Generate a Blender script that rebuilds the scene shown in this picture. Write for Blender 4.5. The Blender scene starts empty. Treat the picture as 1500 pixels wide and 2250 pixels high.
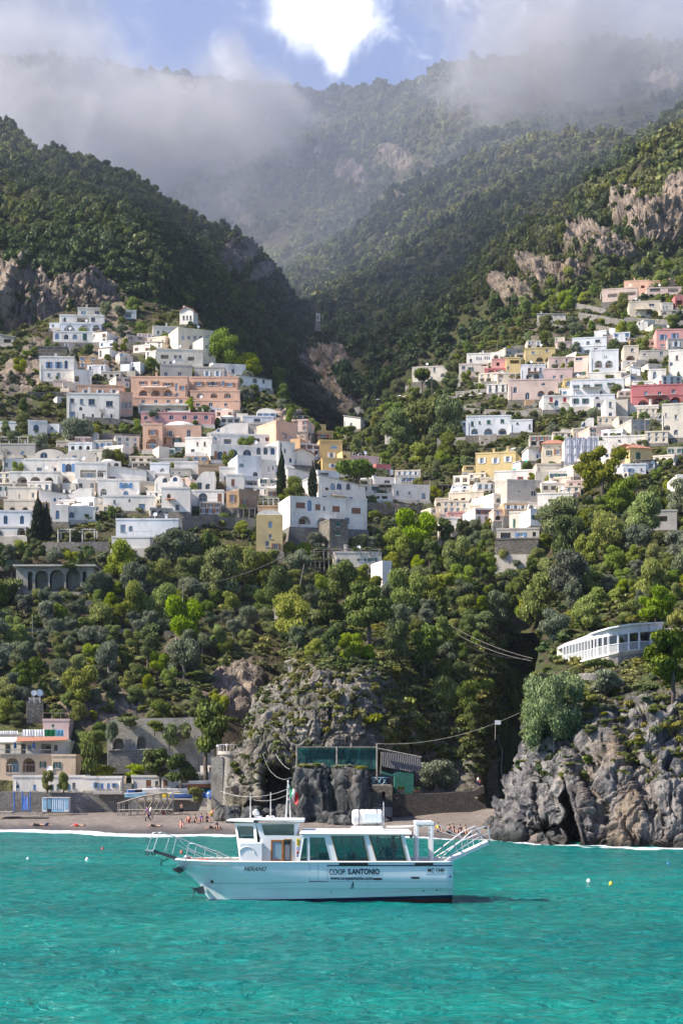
import bpy, bmesh, math, random
import numpy as np
from mathutils import Vector, Matrix
from mathutils.bvhtree import BVHTree
R = math.radians
random.seed(7)
rng = np.random.default_rng(7)
scn = bpy.context.scene
# ---------------------------------------------------------------- camera
F, CX, HY, HC = 3600.0, 750.0, 1689.0, 6.8       # focal length and horizon in photograph pixels, eye height in metres
cd = bpy.data.cameras.new('camera'); cam = bpy.data.objects.new('camera', cd)
scn.collection.objects.link(cam); scn.camera = cam
cam.location = (0, 0, HC); cam.rotation_euler = (R(90), 0, 0)
cd.sensor_width = 36; cd.lens = F / 2250 * 36; cd.shift_y = (HY - 1125) / 2250
cd.clip_start = 0.5; cd.clip_end = 9000
scn.view_settings.view_transform = 'Standard'; scn.view_settings.look = 'None'
scn.view_settings.exposure = EXPO = 1.0
scn.cycles.use_denoising = True
scn.cycles.max_bounces = 5; scn.cycles.diffuse_bounces = 3; scn.cycles.glossy_bounces = 3
scn.cycles.transmission_bounces = 4; scn.cycles.transparent_max_bounces = 8
scn.cycles.volume_bounces = 0; scn.cycles.use_adaptive_sampling = True; scn.cycles.adaptive_threshold = 0.025
scn.cycles.volume_step_rate = 1.0; scn.cycles.volume_max_steps = 160
# ---------------------------------------------------------------- sun and sky
SUN = Vector((-0.69, -0.15, 0.66)).normalized()
sl = bpy.data.lights.new('sun', 'SUN'); so = bpy.data.objects.new('sun', sl)
scn.collection.objects.link(so)
so.rotation_euler = SUN.to_track_quat('Z', 'Y').to_euler(); so.location = (-200, 0, 300)
sl.energy = 5.0; sl.angle = R(0.5); sl.color = (1.0, 0.90, 0.76)
w = bpy.data.worlds.new('World'); scn.world = w; w.use_nodes = True
nt = w.node_tree; nt.nodes.clear()
def nd(nt, t, props=None, **ins):
    n = nt.nodes.new(t)
    for k, v in (props or {}).items(): setattr(n, k, v)
    for k, v in ins.items():
        key = int(k[1:]) if k[0] == '_' and k[1:].isdigit() else k.replace('__', ' ')
        s = n.inputs[key]
        if isinstance(v, bpy.types.NodeSocket): nt.links.new(v, s)
        else:
            if hasattr(s.default_value, '__len__') and hasattr(v, '__len__') and len(v) == 3 and len(s.default_value) == 4: v = (*v, 1)
            s.default_value = v
    return n
def mth(nt, op, a, b=0.0, c=None, clamp=False):
    n = nt.nodes.new('ShaderNodeMath'); n.operation = op; n.use_clamp = clamp
    for i, v in enumerate((a, b) if c is None else (a, b, c)):
        if isinstance(v, bpy.types.NodeSocket): nt.links.new(v, n.inputs[i])
        else: n.inputs[i].default_value = v
    return n.outputs[0]
def mixc(nt, f, a, b, bt='MIX'):
    n = nt.nodes.new('ShaderNodeMix'); n.data_type = 'RGBA'; n.blend_type = bt
    for i, v in ((0, f), (6, a), (7, b)):
        if isinstance(v, bpy.types.NodeSocket): nt.links.new(v, n.inputs[i])
        else: n.inputs[i].default_value = (*v, 1) if hasattr(v, '__len__') and len(v) == 3 else v
    return n.outputs[2]
def mrange(nt, v, a, b, c=0.0, d=1.0, smooth=True):
    n = nt.nodes.new('ShaderNodeMapRange'); n.interpolation_type = 'SMOOTHSTEP' if smooth else 'LINEAR'
    nt.links.new(v, n.inputs[0])
    for i, x in enumerate((a, b, c, d)): n.inputs[i + 1].default_value = x
    return n.outputs[0]
az = math.atan2(SUN.x, SUN.y)
sky = nd(nt, 'ShaderNodeTexSky', {'sky_type': 'NISHITA', 'sun_disc': False, 'sun_elevation': math.asin(SUN.z), 'sun_rotation': az,
                                  'air_density': 1.0, 'dust_density': 1.2, 'ozone_density': 1.6})
tc = nd(nt, 'ShaderNodeTexCoord'); sp = nd(nt, 'ShaderNodeSeparateXYZ', None, Vector=tc.outputs['Generated'])
yy = mth(nt, 'MAXIMUM', mth(nt, 'ABSOLUTE', sp.outputs[1]), 0.02)
uu = mth(nt, 'DIVIDE', sp.outputs[0], yy); vv = mth(nt, 'DIVIDE', sp.outputs[2], yy)
nz = nd(nt, 'ShaderNodeTexNoise', None, Vector=tc.outputs['Generated'], Scale=5.0, Detail=7.0, Roughness=0.55)
nz2 = nd(nt, 'ShaderNodeTexNoise', None, Vector=tc.outputs['Generated'], Scale=17.0, Detail=8.0, Roughness=0.6, Distortion=0.3)
nn = mth(nt, 'ADD', mth(nt, 'MULTIPLY', mth(nt, 'SUBTRACT', nz.outputs[0], 0.5), 1.5), mth(nt, 'MULTIPLY', mth(nt, 'SUBTRACT', nz2.outputs[0], 0.5), 1.6))
def blob(px, py, rx, ry, k=1.0):      # soft cloud bank in the sky at a direction (tangents of azimuth and elevation)
    a = mth(nt, 'DIVIDE', mth(nt, 'SUBTRACT', uu, (px - CX) / F), rx / F); b = mth(nt, 'DIVIDE', mth(nt, 'SUBTRACT', vv, (HY - py) / F), ry / F)
    r2 = mth(nt, 'ADD', mth(nt, 'MULTIPLY', a, a), mth(nt, 'MULTIPLY', b, b))
    return mth(nt, 'MULTIPLY', mth(nt, 'EXPONENT', mth(nt, 'MULTIPLY', r2, -1.0)), k)
def addm(l):
    o = l[0]
    for x in l[1:]: o = mth(nt, 'ADD', o, x)
    return o
grey = addm([blob(40, 60, 270, 260, 1.8), blob(1320, 20, 300, 230, 1.7), blob(900, -260, 1600, 150, 1.0)])
gm = mrange(nt, mth(nt, 'ADD', grey, nn), 0.42, 1.35)
far = mrange(nt, mth(nt, 'ADD', nn, blob(-2500, 900, 3000, 1500, .2)), 0.05, 0.5)
nz3 = nd(nt, 'ShaderNodeTexNoise', None, Vector=tc.outputs['Generated'], Scale=44.0, Detail=9.0, Roughness=0.68, Distortion=0.6)
n3 = mth(nt, 'MULTIPLY', mth(nt, 'SUBTRACT', nz3.outputs[0], 0.5), 1.5)
wh = addm([blob(705, -10, 105, 85, 1.5), blob(765, 50, 62, 60, .8), blob(737, 130, 30, 55, .75), blob(640, 60, 36, 50, .4), blob(510, 165, 42, 50, .62), blob(480, 100, 30, 50, .3)])
wm = mrange(nt, mth(nt, 'ADD', wh, mth(nt, 'ADD', mth(nt, 'MULTIPLY', nn, 0.5), n3)), 0.15, 1.15)
skyc = mixc(nt, 1.0, sky.outputs[0], (1.25, 1.4, 1.9), 'MULTIPLY')
gcol = mixc(nt, mrange(nt, mth(nt, 'ADD', nz2.outputs[0], mth(nt, 'MULTIPLY', blob(1000, 120, 600, 260, .5), 1.0)), 0.3, 0.95), (1.9, 2.5, 4.0), (3.9, 4.2, 5.6))
c1 = mixc(nt, mth(nt, 'MULTIPLY', gm, 0.93), skyc, gcol)
c2 = mixc(nt, wm, c1, (27, 27.3, 28))
bg = nd(nt, 'ShaderNodeBackground', None, Color=c2, Strength=0.055)
wo = nd(nt, 'ShaderNodeOutputWorld', None, Surface=bg.outputs[0])
# ---------------------------------------------------------------- helpers
C = scn.collection
def P(px, py, D): return Vector(((px - CX) / F * D, D, HC + (HY - py) / F * D))
def tag(o, label=None, cat=None, group=None, kind=None):
    if label: o['label'] = label
    if cat: o['category'] = cat
    if group: o['group'] = group
    if kind: o['kind'] = kind
    return o
def link(name, me, parent=None):
    o = bpy.data.objects.new(name, me); C.objects.link(o)
    if parent is not None: o.parent = parent
    return o
def thing(name, label, cat, loc=(0, 0, 0), rz=0.0, group=None):
    o = bpy.data.objects.new(name, None); C.objects.link(o); o.location = loc; o.rotation_euler = (0, 0, rz)
    o.empty_display_size = 0.3
    return tag(o, label, cat, group)
def np_mesh(name, V, Fq, mats, attrs=None, smooth=False, mi=None):
    V = np.asarray(V, dtype=np.float32); Fq = np.asarray(Fq, dtype=np.int32)
    me = bpy.data.meshes.new(name); n, k = Fq.shape
    me.vertices.add(len(V)); me.vertices.foreach_set('co', V.ravel())
    me.loops.add(n * k); me.loops.foreach_set('vertex_index', Fq.ravel())
    me.polygons.add(n); me.polygons.foreach_set('loop_start', np.arange(0, n * k, k, dtype=np.int32))
    me.polygons.foreach_set('loop_total', np.full(n, k, dtype=np.int32))
    me.polygons.foreach_set('use_smooth', np.full(n, smooth, dtype=bool))
    if mi is not None: me.polygons.foreach_set('material_index', np.asarray(mi, dtype=np.int32))
    for m in (mats if isinstance(mats, (list, tuple)) else [mats]): me.materials.append(m)
    for nm, (dom, arr) in (attrs or {}).items():
        if arr.ndim == 2:
            a = me.attributes.new(nm, 'FLOAT_COLOR', dom); a.data.foreach_set('color', np.asarray(arr, np.float32).ravel())
        else:
            a = me.attributes.new(nm, 'FLOAT', dom); a.data.foreach_set('value', np.asarray(arr, np.float32))
    me.update(calc_edges=True); return me
# value noise in numpy
def _h(i, j, k):
    with np.errstate(over='ignore'):
        n = (i.astype(np.int64) * 374761393 + j.astype(np.int64) * 668265263 + k.astype(np.int64) * 2147483647 * 7)
        n = (n ^ (n >> 13)) * 1274126177; n = n ^ (n >> 16)
    return (n & 0xffffff) / float(0xffffff)
def vn(p):
    i = np.floor(p); f = p - i; f = f * f * (3 - 2 * f); i = i.astype(np.int64)
    x, y, z = i[..., 0], i[..., 1], i[..., 2]; r = 0
    for a in (0, 1):
        for b in (0, 1):
            for c in (0, 1):
                wgt = (f[..., 0] if a else 1 - f[..., 0]) * (f[..., 1] if b else 1 - f[..., 1]) * (f[..., 2] if c else 1 - f[..., 2])
                r = r + wgt * _h(x + a, y + b, z + c)
    return r * 2 - 1
def fbm(p, o=4, ridged=False):
    s = 0; a = 1.0; t = 0; q = np.array(p, dtype=float)
    for k in range(o):
        v = vn(q); s = s + a * ((1 - 2 * np.abs(v)) if ridged else v); t += a; a *= 0.5; q = q * 2.03 + 17.7
    return s / t
def sstep(a, b, x): t = np.clip((x - a) / (b - a), 0, 1); return t * t * (3 - 2 * t)
# ---------------------------------------------------------------- materials
MATS = {}
def newmat(name):
    m = bpy.data.materials.new(name); m.use_nodes = True; nt = m.node_tree; nt.nodes.clear(); MATS[name] = m
    return m, nt
def out(nt, surf, vol=None):
    o = nt.nodes.new('ShaderNodeOutputMaterial')
    if surf is not None: nt.links.new(surf, o.inputs[0])
    if vol is not None: nt.links.new(vol, o.inputs[1])
def objco(nt): return nd(nt, 'ShaderNodeTexCoord').outputs['Object']
def geo(nt): return nd(nt, 'ShaderNodeNewGeometry').outputs['Position']
def noise(nt, co, s, d=4.0, r=0.5, dist=0.0): return nd(nt, 'ShaderNodeTexNoise', None, Vector=co, Scale=s, Detail=d, Roughness=r, Distortion=dist).outputs[0]
def scaled(nt, co, sx, sy, sz): return nd(nt, 'ShaderNodeVectorMath', {'operation': 'MULTIPLY'}, _0=co, _1=(sx, sy, sz)).outputs[0]
def bump(nt, h, s, d): return nd(nt, 'ShaderNodeBump', None, Height=h, Strength=s, Distance=d).outputs[0]
def plain(name, col, rough=0.6, metal=0.0, var=0.0, scale=1.0, bmp=0.0, spec=0.5):
    m, nt = newmat(name); c = col
    pr = nd(nt, 'ShaderNodeBsdfPrincipled', None, Roughness=rough, Metallic=metal); pr.inputs['Specular IOR Level'].default_value = spec
    g = geo(nt)
    if var > 0:
        n = noise(nt, g, scale, 5.0, 0.6)
        k = mrange(nt, n, 0.3, 0.7, 1 - var, 1 + var * 0.4)
        cc = nd(nt, 'ShaderNodeCombineColor', None, Red=k, Green=k, Blue=k).outputs[0]
        nt.links.new(mixc(nt, 1.0, col, cc, 'MULTIPLY'), pr.inputs['Base Color'])
    else: pr.inputs['Base Color'].default_value = (*col, 1)
    if bmp > 0: nt.links.new(bump(nt, noise(nt, g, scale * 4, 4.0), 0.5, bmp), pr.inputs['Normal'])
    out(nt, pr.outputs[0]); return m
def plaster(name, col, dirt=0.35):
    m, nt = newmat(name); g = geo(nt)
    n1 = noise(nt, scaled(nt, g, .5, .5, .16), 1.3, 6.0, 0.65); n2 = noise(nt, g, 0.35, 3.0)
    st = mth(nt, 'MULTIPLY', mrange(nt, n1, 0.48, 0.75), dirt)
    c = mixc(nt, st, col, (0.30, 0.27, 0.23)); k = mrange(nt, n2, 0.3, 0.7, 0.88, 1.06)
    cc = nd(nt, 'ShaderNodeCombineColor', None, Red=k, Green=k, Blue=k).outputs[0]
    pr = nd(nt, 'ShaderNodeBsdfPrincipled', None, Roughness=0.85); pr.inputs['Specular IOR Level'].default_value = 0.2
    nt.links.new(mixc(nt, 1.0, c, cc, 'MULTIPLY'), pr.inputs['Base Color'])
    nt.links.new(bump(nt, noise(nt, g, 4.0, 4.0), 0.4, 0.03), pr.inputs['Normal'])
    out(nt, pr.outputs[0]); return m
def stone(name, c1, c2, sc=2.2):
    m, nt = newmat(name); g = geo(nt)
    v = nd(nt, 'ShaderNodeTexVoronoi', None, Vector=scaled(nt, g, 1, 1, 1.6), Scale=sc); ed = nd(nt, 'ShaderNodeTexVoronoi', {'feature': 'DISTANCE_TO_EDGE'}, Vector=scaled(nt, g, 1, 1, 1.6), Scale=sc)
    r = nd(nt, 'ShaderNodeSeparateColor', None, Color=v.outputs['Color']).outputs[0]
    n = noise(nt, g, 0.5, 4.0)
    c = mixc(nt, r, c1, c2); c = mixc(nt, mrange(nt, n, .4, .7, 0, .5), c, (0.09, 0.085, 0.07))
    e = mrange(nt, ed.outputs[0], 0.0, 0.12)
    c = mixc(nt, e, tuple(x * 0.5 for x in c1), c)
    pr = nd(nt, 'ShaderNodeBsdfPrincipled', None, Roughness=0.95); pr.inputs['Specular IOR Level'].default_value = 0.15
    nt.links.new(c, pr.inputs['Base Color']); nt.links.new(bump(nt, mth(nt, 'ADD', e, mth(nt, 'MULTIPLY', r, .6)), 0.8, 0.12), pr.inputs['Normal'])
    out(nt, pr.outputs[0]); return m
def foliage(name, dark, light, hue=0.03, trans=0.3, val=0.35, patch=None, pscale=0.02, plo=.5, zlo=None):
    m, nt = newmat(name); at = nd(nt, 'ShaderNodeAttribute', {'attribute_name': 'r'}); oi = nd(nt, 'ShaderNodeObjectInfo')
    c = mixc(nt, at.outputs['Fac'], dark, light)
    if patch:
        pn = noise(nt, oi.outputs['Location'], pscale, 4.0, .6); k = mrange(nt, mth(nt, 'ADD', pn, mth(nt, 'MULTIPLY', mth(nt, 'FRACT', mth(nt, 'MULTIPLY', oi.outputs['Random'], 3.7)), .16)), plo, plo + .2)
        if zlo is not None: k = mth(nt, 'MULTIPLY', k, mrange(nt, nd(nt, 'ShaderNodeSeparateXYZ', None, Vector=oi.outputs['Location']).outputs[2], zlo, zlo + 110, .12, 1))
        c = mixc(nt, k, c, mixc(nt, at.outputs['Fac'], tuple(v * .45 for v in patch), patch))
    h = nd(nt, 'ShaderNodeHueSaturation', None, Color=c, Hue=mrange(nt, oi.outputs['Random'], 0, 1, 0.5 - hue, 0.5 + hue, False),
           Value=mrange(nt, mth(nt, 'FRACT', mth(nt, 'MULTIPLY', oi.outputs['Random'], 7.31)), 0, 1, 1 - val, 1 + val, False),
           Saturation=mrange(nt, mth(nt, 'FRACT', mth(nt, 'MULTIPLY', oi.outputs['Random'], 13.7)), 0, 1, 0.75, 1.15, False))
    d = nd(nt, 'ShaderNodeBsdfDiffuse', None, Color=h.outputs[0]); t = nd(nt, 'ShaderNodeBsdfTranslucent', None, Color=h.outputs[0])
    gl = nd(nt, 'ShaderNodeBsdfGlossy', None, Color=(0.6, 0.62, 0.6), Roughness=0.45)
    s = nd(nt, 'ShaderNodeMixShader', None, _0=trans, _1=d.outputs[0], _2=t.outputs[0])
    s2 = nd(nt, 'ShaderNodeMixShader', None, _0=0.012, _1=s.outputs[0], _2=gl.outputs[0])
    out(nt, s2.outputs[0]); return m
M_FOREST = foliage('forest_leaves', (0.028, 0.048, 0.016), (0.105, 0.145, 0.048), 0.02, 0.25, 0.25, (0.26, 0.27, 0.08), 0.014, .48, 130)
M_OLIVE = foliage('olive_leaves', (0.07, 0.088, 0.045), (0.24, 0.27, 0.165), 0.015, 0.15, 0.25)
M_PINE = foliage('pine_needles', (0.026, 0.045, 0.009), (0.15, 0.20, 0.035), 0.015, 0.2, 0.25)
M_BROAD = foliage('spring_leaves', (0.09, 0.13, 0.016), (0.38, 0.43, 0.055), 0.025, 0.35, 0.25)
M_OAK = foliage('evergreen_leaves', (0.055, 0.08, 0.018), (0.25, 0.30, 0.07), 0.02, 0.2, 0.3)
M_CYP = foliage('cypress_leaves', (0.008, 0.014, 0.006), (0.035, 0.048, 0.018), 0.01, 0.1, 0.15)
M_YEL = foliage('yellow_leaves', (0.10, 0.12, 0.012), (0.33, 0.34, 0.03), 0.01, 0.3, 0.12)
M_SCRUB = foliage('scrub_leaves', (0.03, 0.045, 0.013), (0.15, 0.19, 0.055), 0.03, 0.25, 0.35, (0.27, 0.27, 0.07), 0.06)
M_BARK = plain('bark', (0.10, 0.078, 0.06), 0.9, var=0.4, scale=3.0, bmp=0.05)
M_BARKL = plain('pale_bark', (0.24, 0.21, 0.18), 0.9, var=0.4, scale=3.0, bmp=0.05)
def rockmat(name, base, dark, warm, veg, sc=1.0, bdist=1.2):
    m, nt = newmat(name); g = geo(nt)
    a = nd(nt, 'ShaderNodeAttribute', {'attribute_name': 'rock'}).outputs['Fac']
    gs = scaled(nt, g, 1, 1, .45)
    n1 = noise(nt, gs, 0.10 * sc, 8.0, 0.62, 0.4); n2 = noise(nt, scaled(nt, g, 1, 1, .25), 0.5 * sc, 7.0, 0.65, 0.6); n3 = noise(nt, g, 2.2 * sc, 6.0, 0.7)
    c = mixc(nt, mrange(nt, n2, 0.38, 0.62), dark, base); c = mixc(nt, mrange(nt, n1, 0.52, 0.70, 0, .7), c, warm)
    c = mixc(nt, mrange(nt, n3, .35, .65, 0.4, 0.0), c, dark)
    zz_ = nd(nt, 'ShaderNodeSeparateXYZ', None, Vector=g).outputs[2]; wet_ = mrange(nt, mth(nt, 'ADD', zz_, mth(nt, 'MULTIPLY', n2, -1.6)), -.5, .25, .85, 0.0); c = mixc(nt, wet_, c, (0.035, 0.036, 0.03))
    stn = noise(nt, scaled(nt, g, 1, 1, .06), 1.1 * sc, 5.0, .7); c = mixc(nt, mrange(nt, stn, .56, .74, 0, .55), c, tuple(v * .8 for v in dark))
    vg = mixc(nt, noise(nt, g, 0.8 * sc, 5.0), tuple(v * .45 for v in veg), veg)
    earth = mixc(nt, mrange(nt, noise(nt, g, .35 * sc, 4.0), .45, .6), vg, (0.085, 0.068, 0.045))
    col = mixc(nt, a, earth, c)
    pr = nd(nt, 'ShaderNodeBsdfPrincipled', None, Roughness=0.95); pr.inputs['Specular IOR Level'].default_value = 0.1
    nt.links.new(col, pr.inputs['Base Color'])
    vo = nd(nt, 'ShaderNodeTexVoronoi', {'feature': 'DISTANCE_TO_EDGE'}, Vector=scaled(nt, g, 1, 1, .5), Scale=0.45 * sc)
    hgt = mth(nt, 'ADD', mth(nt, 'MULTIPLY', n2, 1.6), mth(nt, 'ADD', mth(nt, 'MULTIPLY', n3, .6), mth(nt, 'MULTIPLY', mrange(nt, vo.outputs[0], 0, .25), .5)))
    nt.links.new(bump(nt, hgt, 0.9, bdist), pr.inputs['Normal'])
    out(nt, pr.outputs[0]); return m
M_ROCK = rockmat('coastal_rock', (0.38, 0.355, 0.33), (0.09, 0.09, 0.10), (0.40, 0.30, 0.20), (0.10, 0.125, 0.045), 1.0, 1.0)
M_CRAG = rockmat('crag_rock', (0.43, 0.395, 0.35), (0.12, 0.11, 0.105), (0.42, 0.30, 0.20), (0.13, 0.15, 0.05), 1.0, 1.0)
M_HILL = rockmat('hill_ground', (0.50, 0.40, 0.32), (0.18, 0.15, 0.13), (0.55, 0.37, 0.24), (0.13, 0.14, 0.055), 0.35, 3.0)
# ---------------------------------------------------------------- terrain: sheets of hillside, each a real surface in metres
BV, BF = [], []        # everything the later ray casts may hit
def sheet(name, cols, nx, ny, amp, freq, mat, rocks=(), rockamp=0.0, rfreq=0.12, back=(0, 90, -45), side=None, mod=None, base_rock=0.0, cast=True, octv=5, kind='structure', crack=0.0, vst=.45):
    """cols: columns of (px, py, D) from foot to crest; interpolated smoothly, then displaced along the normal."""
    A = np.array([[(p[0], p[1], p[2]) for p in c] for c in cols], float)      # ncol, nrow, 3
    nc, nr = A.shape[:2]
    def interp(t, Y):       # Catmull-Rom along axis 0
        i = np.clip(np.floor(t).astype(int), 0, len(Y) - 2); f = (t - i)
        g = lambda k: Y[np.clip(k, 0, len(Y) - 1)]
        p0, p1, p2, p3 = g(i - 1), g(i), g(i + 1), g(i + 2); f = f.reshape(-1, *([1] * (Y.ndim - 1)))
        m1 = (p2 - p0) * .5 * .7; m2 = (p3 - p1) * .5 * .7
        return (2 * f**3 - 3 * f**2 + 1) * p1 + (f**3 - 2 * f**2 + f) * m1 + (-2 * f**3 + 3 * f**2) * p2 + (f**3 - f**2) * m2
    # spread columns and rows by their mean spacing
    dx = np.cumsum([0] + [np.abs(A[i + 1, :, 0] - A[i, :, 0]).mean() + 1 for i in range(nc - 1)])
    dy = np.cumsum([0] + [np.abs(A[:, i + 1, 1] - A[:, i, 1]).mean() + 5 for i in range(nr - 1)])
    tx = np.interp(np.linspace(0, dx[-1], nx), dx, np.arange(nc)); ty = np.interp(np.linspace(0, dy[-1], ny), dy, np.arange(nr))
    G = interp(tx, A); G = np.swapaxes(interp(ty, np.swapaxes(G, 0, 1)), 0, 1)     # nx, ny, 3
    px, py, D = G[..., 0], G[..., 1], G[..., 2].copy()
    rk = np.full(px.shape, base_rock)
    for (cx, cy, rx, ry, *s) in rocks:
        w_ = fbm(np.stack([px * .012, py * .012, px * 0 + 3.3], -1), 4) * 0.9
        d = np.sqrt(((px - cx) / rx) ** 2 + ((py - cy) / ry) ** 2) + w_
        rk = np.maximum(rk, (1 - sstep(0.75, 1.1, d)) * (s[0] if s else 1.0))
    damp = 0.0
    if mod: D, rk, damp = mod(px, py, D, rk)
    X = np.stack([(px - CX) / F * D, D, HC + (HY - py) / F * D], -1)
    def normals(X):
        a = np.gradient(X, axis=0); b = np.gradient(X, axis=1); n = np.cross(a, b); l = np.linalg.norm(n, axis=-1, keepdims=True) + 1e-9
        n /= l; s = np.where(n[..., 1:2] > 0, -1, 1); return n * s
    n = normals(X)
    d = amp * fbm(X * freq, octv)
    if rockamp: d = d + rk * rockamp * fbm(X * np.array([rfreq, rfreq, rfreq * vst]), 5, True) + rk * rockamp * .35 * fbm(X * np.array([.5, .5, .9]), 4, True)
    if crack:
        for q3, dep3 in (((.30, .30, .10), 1.0), ((.75, .75, .28), .5), ((.16, .16, .55), .6), ((1.7, 1.7, .9), .22)):
            cv = vn(X * np.array(q3) + 11 + .8 * vn(X * .4)[..., None]); d = d - rk * crack * dep3 * np.exp(-(cv / .07) ** 2)
        d = d + rk * crack * .22 * fbm(X * 1.5, 4, True) - rk * crack * .16 * fbm(X * np.array([1.2, 1.2, 4.0]), 3)
    d = d * (1 - .8 * damp)
    X = X + n * d[..., None]
    P3 = X; mk = rk
    if back: P3 = np.concatenate([P3, P3[:, -1:] + np.array(back), P3[:, -1:] + np.array(back) * 2.0], 1); mk = np.concatenate([mk, mk[:, -1:], mk[:, -1:]], 1)
    if side:
        if side[0]: P3 = np.concatenate([P3[:1] + np.array(side[0]) * 2, P3[:1] + np.array(side[0]), P3], 0); mk = np.concatenate([mk[:1], mk[:1], mk], 0)
        if side[1]: P3 = np.concatenate([P3, P3[-1:] + np.array(side[1]), P3[-1:] + np.array(side[1]) * 2], 0); mk = np.concatenate([mk, mk[-1:], mk[-1:]], 0)
    a, b = P3.shape[:2]; idx = np.arange(a * b).reshape(a, b)
    q = np.stack([idx[:-1, :-1], idx[1:, :-1], idx[1:, 1:], idx[:-1, 1:]], -1).reshape(-1, 4)
    V = P3.reshape(-1, 3)
    me = np_mesh(name, V, q, mat, {'rock': ('POINT', mk.ravel())}, smooth=True)
    o = link(name, me); tag(o, kind=kind)
    if cast:
        off = len(BV); BV.extend(map(tuple, V)); BF.extend((q + off).tolist())
    return dict(X=X, rk=rk, n=normals(X), px=px, py=py, o=o)
def colv(px, *pts): return [(px, y, d) for y, d in pts]
# left and centre hillside with the village terraces on it
VH = sheet('hillside', [
    colv(-350, (1785, 204), (1600, 222), (1480, 236), (1230, 283), (1000, 333), (850, 380), (740, 430)),
    colv(0,    (1785, 206), (1600, 223), (1480, 238), (1230, 285), (1000, 335), (850, 385), (745, 438)),
    colv(130,  (1785, 207), (1600, 224), (1480, 238), (1230, 285), (1000, 335), (850, 388), (690, 446)),
    colv(300,  (1785, 207), (1600, 226), (1480, 240), (1230, 285), (1000, 337), (850, 388), (665, 450)),
    colv(420,  (1785, 208), (1600, 228), (1480, 243), (1230, 288), (1000, 340), (850, 386), (690, 446)),
    colv(480,  (1785, 208), (1600, 230), (1480, 246), (1230, 290), (1000, 342), (870, 385), (770, 425)),
    colv(600,  (1785, 214), (1600, 236), (1480, 250), (1230, 292), (1020, 340), (920, 370), (855, 402)),
    colv(700,  (1785, 222), (1600, 240), (1480, 256), (1230, 294), (1060, 334), (985, 356), (930, 380)),
    colv(850,  (1785, 235), (1600, 248), (1480, 262), (1230, 300), (1120, 326), (1070, 340), (1030, 354)),
    colv(1000, (1785, 245), (1600, 255), (1480, 270), (1260, 305), (1170, 322), (1130, 332), (1100, 342)),
    colv(1250, (1785, 262), (1600, 265), (1480, 275), (1300, 305), (1230, 318), (1190, 326), (1160, 335))],
    420, 320, 1.6, 0.05, M_HILL, crack=.9, rocks=[(60, 830, 60, 60, .8), (250, 760, 60, 70, .6), (640, 960, 55, 70, 1.0), (395, 1440, 40, 60, .8), (520, 1530, 90, 90, .9), (250, 1560, 160, 60, .6), (150, 1500, 60, 30, .5)],
    rockamp=2.0)
LM = sheet('mountain_left', [
    colv(-350, (900, 440), (770, 455), (600, 470), (490, 530), (370, 610), (150, 735)),
    colv(0,    (900, 440), (755, 455), (610, 468), (510, 530), (415, 610), (275, 725)),
    colv(75,   (900, 440), (740, 457), (610, 470), (510, 530), (430, 600), (338, 698)),
    colv(220,  (900, 440), (730, 460), (620, 475), (525, 530), (450, 590), (358, 685)),
    colv(330,  (900, 455), (720, 476), (640, 495), (560, 540), (490, 600), (420, 670)),
    colv(420,  (920, 495), (760, 520), (680, 545), (610, 585), (550, 635), (490, 690)),
    colv(520,  (1000, 545), (860, 565), (760, 595), (680, 630), (590, 680), (520, 730)),
    colv(570,  (1000, 570), (880, 592), (790, 620), (700, 655), (630, 690), (565, 735)),
    colv(640,  (1000, 610), (900, 630), (820, 650), (760, 675), (700, 700), (640, 730)),
    colv(700,  (1030, 630), (940, 648), (870, 662), (820, 680), (770, 695), (720, 715)),
    colv(800,  (1060, 648), (980, 660), (930, 668), (890, 680), (850, 690), (800, 705)),
    colv(900,  (1080, 660), (1030, 665), (990, 670), (950, 676), (910, 682), (870, 690))],
    380, 260, 3.4, 0.028, M_HILL, rocks=[(70, 670, 175, 70), (515, 570, 35, 28), (735, 810, 62, 48), (745, 900, 55, 45, .8), (570, 605, 22, 18, .8), (30, 740, 60, 60, .7), (190, 640, 60, 40, .8)], rockamp=7.0, rfreq=0.09, crack=2.2)
RV = sheet('hillside_right', [
    colv(770,  (1180, 360), (1100, 372), (1060, 385), (1030, 400), (1000, 420), (970, 440), (940, 455)),
    colv(850,  (1230, 330), (1100, 352), (1050, 372), (1010, 392), (970, 415), (940, 435), (900, 462)),
    colv(950,  (1280, 300), (1100, 335), (1000, 375), (950, 400), (900, 430), (860, 455), (810, 490)),
    colv(1100, (1380, 265), (1150, 300), (1000, 352), (900, 400), (800, 450), (750, 485), (700, 520)),
    colv(1250, (1380, 250), (1150, 282), (1000, 332), (900, 378), (800, 432), (720, 480), (660, 520)),
    colv(1350, (1380, 240), (1150, 272), (1000, 320), (900, 365), (800, 418), (700, 480), (640, 520)),
    colv(1500, (1380, 230), (1150, 262), (1000, 310), (900, 352), (800, 405), (700, 470), (620, 520)),
    colv(1850, (1380, 222), (1150, 255), (1000, 300), (900, 345), (800, 400), (700, 460), (600, 515)),
    colv(2400, (1380, 222), (1150, 255), (1000, 300), (900, 345), (800, 400), (700, 460), (600, 515))],
    480, 260, 1.8, 0.04, M_HILL, rocks=[(1180, 740, 60, 26, .5), (1290, 1180, 40, 70, .5), (1210, 1180, 60, 30, .6)], rockamp=2.0, side=((-4, 40, -6), None))
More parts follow.
